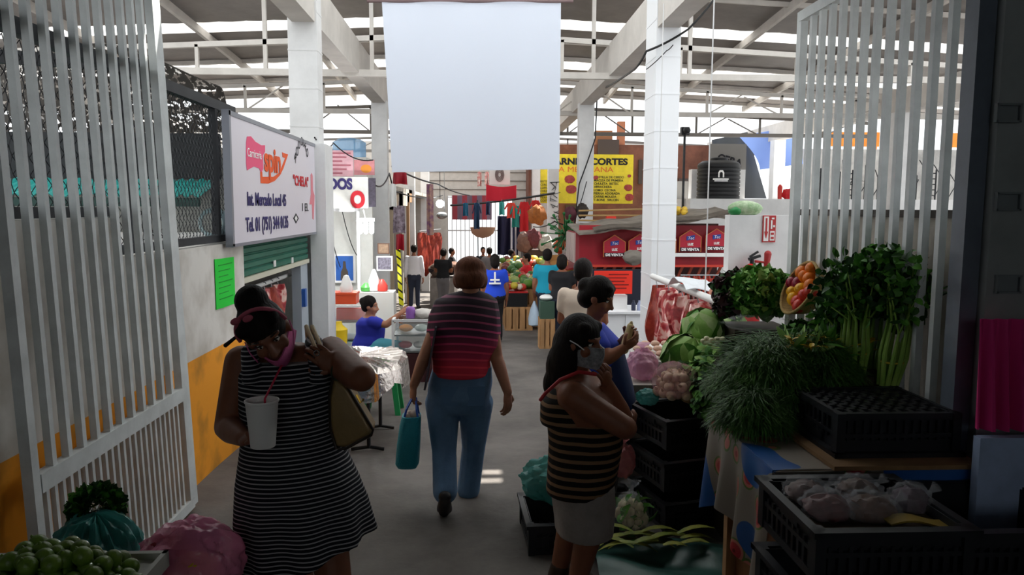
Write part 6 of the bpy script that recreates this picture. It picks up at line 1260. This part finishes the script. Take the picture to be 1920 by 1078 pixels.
teal_film = sheer('teal_film', '#4fa39c', .22, .25, translucent=.4, bump=.9, bs=14)
one(bag_mesh(at(1214, 744, 4.5), (.07, .08, .05), 9, False), 'plastic_bag', teal_film, at(1214, 750, 4.5), 'teal plastic bag on the left corner of the crate stack', 'bag')
# pink bag and pack behind the stack
b = MB(); b.ab((.95, 4.95, 0), (1.35, 5.5, .72)); one(b, 'side_table', M('pale_side_table', '#a9a29a', .7), (1.15, 5.2, 0), 'small pale table behind the crate stack', 'table', smooth=False)
p = at(1203, 722, 5.1); one(bag_mesh(V(p.x, p.y, .83), (.11, .1, .11), 3), 'pink_bag', sheer('pale_pink_film', '#dba6bd', .15, .25, translucent=.4, bump=.8, bs=12), V(p.x, p.y, .72), 'pale pink plastic bag behind the crate stack', 'bag')
p = at(1222, 684, 5.3); t = thing('food_tray', V(p.x, 5.3, .80), 'white tray of pale pieces behind the pink bag', 'tray'); b = MB(); b.box((p.x, 5.3, .86), (.30, .3, .03), Matrix.Rotation(.25, 3, 'X')); b.build('tray', plastic_white, t, smooth=False); b = MB(); b.ab((p.x - .13, 5.2, .72), (p.x + .13, 5.42, .83)); b.build('box', plastic_white, t, smooth=False)
for i in range(12): b = MB(); b.ell((p.x - .11 + .073 * (i % 4), 5.2 + .08 * (i // 4), .885 + .022 * (i // 4)), (.034, .034, .022), None, 10, 6); b.build('piece', M('pale_piece', '#d2ab94', .5), t)
# things on the floor near the stack
c = V(.50, 4.22, .34); one(bag_mesh(c, (.25, .18, .14), 12, False, .16), 'plastic_bag', teal_film, c - EZ * .14, 'teal plastic bag filling the floor crate behind the grey masked woman', 'bag')
b = MB(); b.ell(c - EZ * .02, (.2, .14, .09), None, 20, 12, fn=lambda d: 1 + .15 * n3(d * 4, 1)); one(b, 'bag_filling', M('dim_vegetables', '#6f7f6a', .7, col2='#8f7f78', vs=9), c - EZ * .1, 'vegetables showing dimly through the teal bag in the floor crate', 'vegetable')
Y = 4.05; c = at(1182, 985, Y); c.z = .17
t = thing('cauliflower_bag', V(c.x, Y, 0), 'clear bag of cauliflower standing on the floor against the crate stack', 'bag'); b = MB()
for k in range(70):
    d = V(RN.gauss(0, 1), RN.gauss(0, 1), RN.gauss(0, 1)).normalized(); b.ell(c + V(d.x * .07, d.y * .06, d.z * .10), .022 + .012 * RN.random(), None, 8, 6)
b.build('cauliflower', M('cauliflower', '#cbbf9a', .7, var=.2, vs=20), t); b = MB(); foliage(b, c, (.08, .07, .12), 40, .09, .05, RN, .4, .6, 1, .7); b.build('leaves', lf_mid, t)
bag_mesh(c + EZ * .0, (.105, .09, .16), 4, True, .07).build('film', film, t)
p = at(1172, 905, 4.25); p.z = .36; one(bag_mesh(V(p.x, p.y + .05, .42), (.07, .06, .1), 8, True, .15), 'plastic_bag', sheer('reddish_film', '#b06a6a', .2, .3, translucent=.3, bump=.7), V(p.x, p.y, .32), 'reddish bag hanging on the crate stack above the cauliflower', 'bag')
cs = V(1.0, 3.72, 0); b = MB(); b.sheet(lambda u, v: V(.62 + .75 * u, 3.55 + .45 * v, .03 + .06 * sin(u * 7 + v * 3) * sin(pi * v) ** 2 + .05 * sin(pi * u)), 30, 16, .006); one(b, 'plastic_sheet', M('sea_green_sheet', '#33564f', .35, bump=.4, bs=14), (1, 3.75, 0), 'sea green plastic sheet bunched on the floor below the crate stack', 'plastic sheet')
b = MB(); r = random.Random(3)
for k in range(26): a = r.uniform(-.5, .9); p = V(.95 + r.uniform(-.16, .16), 3.85 + r.uniform(-.08, .08), .11 + .05 * r.random()); leaf(b, p, V(cos(a) * (1 if k % 3 else -1), sin(a) * .4, r.uniform(-.1, .5)), EZ, .2 * r.uniform(.7, 1.2), .045, .6, 5)
one(b, 'corn_husks', leafmat('husk_green', '#8f8f3c', '#5f7230'), (.95, 3.85, .1), 'yellow green corn husks lying on the sea green sheet', 'husks')
# ---- cabbages
def cabbage(c, R, seed, label):
    t = thing('cabbage', c - EZ * R * .9, label, 'cabbage', 'cabbages'); r = random.Random(seed); b = MB(); b.ell(c, (R, R, R * .9), None, 28, 18, fn=lambda d: 1 + .03 * n3(d * 3, seed)); b.build('head', lf_pale if seed % 2 else lf_light, t)
    for k in range(9):
        a = k * 2.4 + seed; ax = V(cos(a), sin(a), -.5 + 1.35 * k / 9).normalized(); x, y, _ = ortho(ax); b = MB(); sz = r.uniform(.8, 1.05); rings = []
        for q in range(7):
            rad = .02 + q / 6 * sz; ring = []
            for i in range(22):
                th = 2 * pi * i / 22; rr = rad * (1 + .08 * sin(th * 3 + seed + k)); d = nrm(ax * cos(rr) + (x * cos(th) + y * sin(th)) * sin(rr)); ring.append(c + d * (R * (1.02 + .03 * (k % 3) + .16 * (q / 6) ** 3 + .035 * sin(th * 7 + k) * (q / 6) ** 2)) - EZ * (d.z * R * .08))
            rings.append(ring)
        b.loft(rings, caps=False); b.build('outer_leaf', (lf_light, lf_pale, lf_light, lf_mid)[(k + seed) % 4], t)
for i, (px, py, Y, R) in enumerate(((1318, 618, 4.85, .125), (1284, 668, 4.7, .13), (1330, 672, 4.62, .11), (1372, 612, 5.1, .09), (1300, 720, 4.58, .11))):
    cabbage(at(px, py, Y), R, i + 1, ['pale green cabbage at the top of the heap beside the hanging meat', 'large loose cabbage at the left end of the heap', 'mid green cabbage in front of the topmost one', 'small cabbage behind the dark lettuce', 'lowest cabbage above the bag of pale bulbs'][i])
b = MB(); b.ab((1.5, 4.6, .862), (2.12, 5.5, 1.0)); one(b, 'vegetable_box', M('dark_box'), (1.8, 5, .862), 'low dark box raising the cabbages and greens', 'box', smooth=False)
c = at(1338, 640, 4.50); b = MB()
for k in range(18): q = c + V(RN.gauss(0, .04), RN.gauss(0, .02), RN.gauss(0, .012)); b.ell(q, (.018, .018, .014), None, 8, 6)
one(b, 'cauliflower', M('cream_floret', '#e0dcb8', .6), c, 'small cream coloured florets between the cabbages', 'cauliflower')
# ---- leaf lettuces
def bunch(name, c, R, n, L, W, mats, label, seed, cat='greens', **k):
    b = MB(); r = random.Random(seed); foliage(b, c, R, n, L, W, r, nm=len(mats), **k); return one(b, name, mats, c - EZ * R[2], label, cat)
bunch('lettuce', at(1428, 548, 4.65), (.14, .13, .11), 420, .085, .085, [lf_mid, lf_light, lf_mid], 'big curly green lettuce standing above the vegetable stand', 5, 'lettuce', shell=.75, out=.75, curl=.9, ruffle=.012, seg=5)
bunch('lettuce', at(1372, 552, 4.8), (.085, .1, .115), 260, .075, .075, [lf_red, lf_dark], 'dark red curly lettuce left of the green one', 6, 'lettuce', shell=.7, out=.7, curl=.9, ruffle=.012, seg=5)
c = at(1425, 618, 4.6); b = MB(); b.ab((c.x - .16, 4.6, 1.0), (c.x + .22, 4.95, c.z + .0)); one(b, 'vegetable_box', M('dark_box'), (c.x, 4.7, 1.0), 'small dark box under the curly lettuces', 'box', smooth=False)
one(bag_mesh(at(1425, 606, 4.55), (.22, .1, .055), 14, False, .2), 'clear_wrap', film, at(1425, 616, 4.55), 'crumpled clear plastic below the curly lettuces', 'plastic wrap')
# ---- basket of mangoes
straw = M('straw_weave', '#b79a62', .8, var=.3, vs=40, bump=.4, bs=120, stretch=(1, 1, 6)); c = at(1510, 545, 4.3); ax = nrm(V(-.9, -.05, .42)); x, y, _ = ortho(ax); R_ = Matrix((x, y, ax)).transposed()
t = thing('basket', c, 'tilted round straw basket of orange and red fruit hung by the right gate', 'basket'); b = MB(); b.lathe([(.001, -.09), (.08, -.085), (.125, -.05), (.155, .01), (.165, .045), (.158, .047), (.146, .012), (.118, -.04), (.075, -.072), (.001, -.076)], c, 40, rot=R_); b.build('bowl', straw, t)
b = MB(); b.tube([c + R_ @ V(.163 * cos(a), .163 * sin(a), .045) for a in [2 * pi * i / 40 for i in range(41)]], .009, 8); b.build('rim', straw, t)
fc = {'orange': M('fruit_orange', '#ea7a12', .4, var=.15), 'yellow': M('fruit_yellow', '#f0b013', .4, var=.15), 'red': M('fruit_red', '#d33a2c', .35, var=.2), 'wine red': M('fruit_wine', '#8e1c34', .35, var=.2)}
fp = {}
for k, (a, rr, col) in enumerate(((.0, 0, 'yellow'), (.4, .075, 'wine red'), (1.2, .08, 'orange'), (2.0, .08, 'orange'), (2.8, .08, 'orange'), (3.6, .08, 'red'), (4.4, .08, 'red'), (5.2, .08, 'yellow'), (5.9, .08, 'yellow'), (.9, .125, 'orange'), (1.7, .125, 'orange'), (3.2, .125, 'red'), (4.1, .125, 'red'), (.15, .125, 'wine red'))):
    q = c + R_ @ V(rr * cos(a), rr * sin(a), -.005 + .03 * (rr < .1) + .05 * (rr > .1) * .7)
    if col not in fp: b = MB(); b.ell((0, 0, 0), (.043, .037, .037), None, 16, 10); o = fp[col] = b.build('mango', fc[col], None, (0, 0, 0))
    else: o = dup(fp[col], q)
    o.location = q; o.rotation_euler = (k, k * 2, 0); tag(o, col + ' fruit in the tilted straw basket', 'fruit', col + ' fruit in the basket')
# ---- celery
def celery(px, py, Y, ex, ey, seed, label, n=9):
    r = random.Random(seed); p = at(px, py, Y); e0 = at(ex, ey, Y + .04); t = thing('celery', p, label, 'celery', 'celery bunches'); b = MB(); f_ = MB()
    for k in range(n):
        a = 2 * pi * k / n; q = p + V(.035 * cos(a), .035 * sin(a), 0); e_ = p.lerp(e0, .55) + V(.05 * cos(a), .05 * sin(a), r.uniform(-.03, .03)); m_ = q.lerp(e_, .5) + V(.012 * cos(a), .012 * sin(a), 0); b.tube([q, m_, e_], [.013, .011, .006], 7)
        for j in range(3):
            tip = e_ + V(r.gauss(0, .05), r.gauss(0, .04), r.uniform(.05, .28)); b.tube([e_, e_.lerp(tip, .5), tip], [.005, .004, .002], 5); foliage(f_, tip, (.05, .045, .055), 15, .05, .036, r, .5, .5, 2, .2)
    b.build('stalks', stalk, t); f_.build('leaves', [lf_dark, lf_mid], t)
    z = p.lerp(e0, .22); b = MB(); b.tube([z + V(.05 * cos(a), .05 * sin(a), 0) for a in [2 * pi * i / 20 for i in range(21)]], .005, 6); b.build('rubber_band', M('band', '#b9a93a', .5), t)
b = MB(); b.ab((1.6, 3.40, .91), (1.95, 3.66, 1.12)); one(b, 'vegetable_box', dark_box, (1.78, 3.55, .93), 'dark box under the celery stalks at the right gate', 'box', smooth=False)
celery(1602, 706, 3.5, 1612, 500, 1, 'left celery bunch with pale stalks leaning on the right gate'); celery(1664, 722, 3.36, 1705, 520, 2, 'right celery bunch tied with a band, leaning on the right gate')
celery(1630, 700, 3.62, 1648, 480, 3, 'celery bunch behind the other two with the tallest leaves'); celery(1575, 696, 3.66, 1585, 540, 4, 'darker celery bunch at the left of the row by the gate')
bunch('herb_bunch', at(1695, 555, 3.48), (.10, .08, .10), 200, .07, .05, [lf_dark, lf_dark, lf_mid], 'mass of dark celery leaves against the right gate bars', 15, shell=.3)
bunch('herb_bunch', at(1585, 575, 3.75), (.11, .1, .13), 300, .07, .05, [lf_dark, lf_dark, lf_mid], 'mass of dark leaves between the basket and the celery', 16, shell=.3)
bunch('parsley', at(1520, 622, 4.2), (.16, .12, .05), 320, .045, .04, [lf_dark, lf_mid], 'bed of dark parsley below the fruit basket', 17, shell=.2)
# ---- herb heaps on the front table
def strands(c, R, n, L, seed, droop, mat, name, label, wid=.004):
    b = MB(); r = random.Random(seed)
    for k in range(n):
        a = r.uniform(0, 2 * pi); rr = sqrt(r.random()); p = c + V(R[0] * rr * cos(a), R[1] * rr * sin(a), R[2] * (1 - rr * rr) * r.uniform(.3, 1)); d = V(cos(a) * .7 + r.gauss(0, .5), sin(a) * .7 + r.gauss(0, .5), r.uniform(-.2, .6))
        leaf(b, p, d, EZ, L * r.uniform(.5, 1.2), wid * r.uniform(.7, 1.5), droop * r.uniform(.5, 1.4), 3, 0)
    return one(b, name, mat, c, label, 'herbs')
for i, (px, py, Y, R, n, lab) in enumerate(((1435, 730, 3.5, (.24, .24, .26), 10000, 'big heap of feathery dill spilling over the front of the table'), (1525, 700, 3.55, (.2, .2, .2), 6500, 'heap of feathery dill beside the celery stalks'), (1410, 790, 3.25, (.14, .13, .16), 4500, 'lower tuft of dill hanging over the flowered cloth'))):
    c = at(px, py, Y); c.z = max(c.z, .93) if i < 2 else c.z; strands(c, R, n, .10, 20 + i, 1.0, dillm, 'dill', lab, .0042)
for i, (px, py, Y, lab) in enumerate(((1375, 650, 4.2, 'bundle of long green onion leaves in front of the cabbages'), (1420, 640, 4.2, 'bundle of long onion leaves under the clear plastic'), (1475, 660, 4.0, 'long onion leaves pointing to the squash flowers'))):
    b = MB(); r = random.Random(30 + i); c = at(px, py, Y)
    for k in range(90): a = r.gauss(-.35, .25); p = c + V(r.gauss(-.08, .05), r.gauss(0, .05), r.gauss(0, .03)); d = V(cos(a), sin(a) - .3, r.uniform(-.25, .35)); leaf(b, p, d, EZ, .36 * r.uniform(.7, 1.2), .012, .8 * r.random(), 5, 0)
    one(b, 'green_onions', leafmat('onion_green', '#4a7434', '#2c4f26'), c, lab, 'green onions')
bunch('cilantro', at(1345, 725, 4.35), (.12, .12, .12), 420, .035, .035, [lf_mid, lf_dark, lf_light], 'bunch of cilantro between the bulb bag and the dill', 40, shell=.3, droop=.3)
bunch('spinach', at(1335, 690, 4.42), (.12, .1, .08), 200, .06, .05, [lf_mid, lf_light], 'loose light green leaves below the cabbages', 41, shell=.3, droop=.3)
b = MB(); b.ab((1.42, 3.86, .0), (2.0, 4.42, 1.02)); one(b, 'vegetable_box', M('dark_box', '#3a3226', .9), (1.6, 4.2, 0), 'tall dark box under the green onions and parsley', 'box', smooth=False)
bunch('parsley', at(1395, 690, 4.1), (.13, .14, .15), 700, .05, .045, [lf_dark, lf_dark, lf_mid], 'dark bunch of leafy herbs below the onion leaves', 42, shell=.35, droop=.4)
bunch('parsley', at(1330, 742, 4.28), (.1, .1, .13), 420, .045, .04, [lf_dark, lf_dark, lf_mid], 'dark herb bunch at the left end behind the dill', 43, shell=.3, droop=.4)
bunch('chard', at(1300, 700, 4.6), (.12, .1, .12), 200, .08, .06, [lf_light, lf_mid, lf_dark], 'loose outer leaves at the foot of the cabbage heap', 44, shell=.3, droop=.4)
c = at(1522, 646, 3.52); b = MB(); r = random.Random(50)
for k in range(14): p = c + V(r.gauss(0, .11), r.gauss(0, .05), r.gauss(0, .012)); [leaf(b, p, V(cos(a), sin(a), .7), EZ, .06, .025, .5, 3, 0) for a in (k, k + 2.1, k + 4.2)]; b.tube([c - EZ * .02, c.lerp(p, .6) - EZ * .015, p], .003, 4)
one(b, 'squash_flowers', M('squash_flower', '#d8b01a', .5), c, 'yellow squash flowers on the greens beside the celery', 'flowers')
bunch('squash_leaves', at(1505, 652, 3.55), (.15, .08, .035), 110, .13, .03, [lf_light, lf_mid], 'pale green stems under the squash flowers', 51, shell=.2)
p = at(1445, 1068, 2.6)
# ================================================================== foreground left
lime = M('lime_skin', '#5c7a26', .35, var=.3, vs=10, bump=.15, bs=150); b = MB(); b.ell((0, 0, 0), (.029, .026, .026), None, 16, 12); b.cap((.027, 0, 0), (.031, 0, 0), .006, .004, 8); l0 = b.build('lime', lime, None, (0, 0, 0)); r = random.Random(9); lc = at(85, 1062, 2.05); first = True
lz = lc.z - .06
for k in range(110):
    lay = 0 if k < 62 else 1 if k < 94 else 2; m_ = (62, 32, 16)[lay]; kk = k - (0, 62, 94)[lay]; a = kk * 2.39996; rr = sqrt((kk + .5) / m_) * (.24, .17, .11)[lay]; loc = V(lc.x + rr * cos(a), lc.y + .02 + rr * sin(a) * .7, lz + lay * .042 + .004 * sin(k))
    o = l0 if first else dup(l0, loc); first = False; o.location = loc; o.rotation_euler = (r.random() * 6, r.random() * 6, r.random() * 6); tag(o, 'green lime in the heap at the lower left', 'lime', 'limes in the heap')
b = MB(); b.ab((lc.x - .3, lc.y - .2, lz - .06), (lc.x + .235, lc.y + .24, lz - .03))
for a, c in (((lc.x - .3, lc.y + .22, lz - .06), (lc.x + .235, lc.y + .24, lz - .01)), ((lc.x + .22, lc.y - .2, lz - .06), (lc.x + .235, lc.y + .24, lz - .01)), ((lc.x - .3, lc.y - .2, lz - .06), (lc.x + .235, lc.y - .185, lz + .02))): b.ab(a, c)
one(b, 'lime_tray', M('pale_tray', '#b9b8b0', .5), (lc.x, lc.y, lz - .06), 'pale tray holding the heap of limes', 'tray', smooth=False)
b = MB(); b.ab((lc.x - .28, lc.y - .18, 0), (lc.x + .21, lc.y + .22, lz - .062)); one(b, 'lime_stand', M('brown_box1'), (lc.x, lc.y, 0), 'brown stand below the tray of limes', 'stand', smooth=False)
put_crate((-1.42, 2.78, 0), .05, 'black crate on the floor under the teal bag of greens at the left gate'); put_crate((-1.42, 2.78, .252), .02, 'upper black crate under the teal bag of greens at the left gate')
c = V(-1.40, 2.75, .64); one(bag_mesh(c, (.15, .14, .13), 5, False, .1, .16), 'plastic_bag', teal_film, c - EZ * .13, 'teal plastic bag of greens at the foot of the left gate', 'bag')
b = MB(); r = random.Random(77); foliage(b, c - EZ * .01, (.11, .1, .09), 60, .06, .06, r, .5, .5, 1, .3); one(b, 'greens_in_bag', lf_dark, c - EZ * .1, 'dark greens inside the teal bag at the left gate', 'greens')
bunch('broccoli_greens', at(180, 955, 2.85), (.085, .085, .085), 1100, .03, .03, [lf_dark, lf_dark, lf_mid], 'dark curly greens sticking out of the teal bag by the left gate', 78, shell=.7, out=.8)
put_crate((-1.0, 2.66, 0), -.05, 'lower black crate under the pink bag at the lower left'); put_crate((-1.0, 2.66, .252), .03, 'upper black crate under the pink bag at the lower left')
c = V(-1.02, 2.64, .645); t = thing('plastic_bag', c - EZ * .14, 'bright pink plastic bag of groceries beside the striped dress woman', 'bag'); bag_mesh(c, (.185, .15, .14), 7, False, .14).build('film', sheer('hot_pink_film', '#ff9ac0', .28, .14, translucent=.15, bump=1.0, bs=14), t)
for i, (d, c_) in enumerate(((V(.04, -.075, .0), '#d8b62a'), (V(-.06, -.03, .04), '#b03a4a'), (V(.02, .03, .05), '#7a4a8a'), (V(.08, .0, -.04), '#3a2a24'), (V(-.04, -.05, -.05), '#a8623a'))): b = MB(); b.ell(c + d, (.08, .06, .06), None, 14, 8, fn=lambda q, k=i: 1 + .2 * n3(q * 4, k)); b.build('contents', M('grocery' + c_[1:], c_, .5), t)
# right edge: pink cloth and pale bag
b = MB(); p = at(1912, 598, 2.72); e_ = at(1915, 805, 2.72); b.sheet(lambda u, v: V(1.90 + .30 * u - .02 * (1 - v), 2.72 + .025 * sin(u * 34) * (.3 + v), p.z + (e_.z - p.z) * v), 40, 8, .006); one(b, 'pink_cloth', M('magenta_cloth', '#c4226e', .7, bump=.2), (2.0, 2.72, e_.z), 'magenta cloth hanging at the right edge by the grey post', 'cloth')
b = MB(); p = at(1905, 815, 2.7); e_ = at(1905, 1000, 2.7); b.ab((1.87, 2.66, e_.z), (2.25, 2.70, p.z)); one(b, 'blue_white_bag', M('pale_blue_bag', '#9fb0cf', .4, var=.15), (2.05, 2.7, e_.z), 'pale blue bag hanging below the magenta cloth', 'bag', smooth=False)
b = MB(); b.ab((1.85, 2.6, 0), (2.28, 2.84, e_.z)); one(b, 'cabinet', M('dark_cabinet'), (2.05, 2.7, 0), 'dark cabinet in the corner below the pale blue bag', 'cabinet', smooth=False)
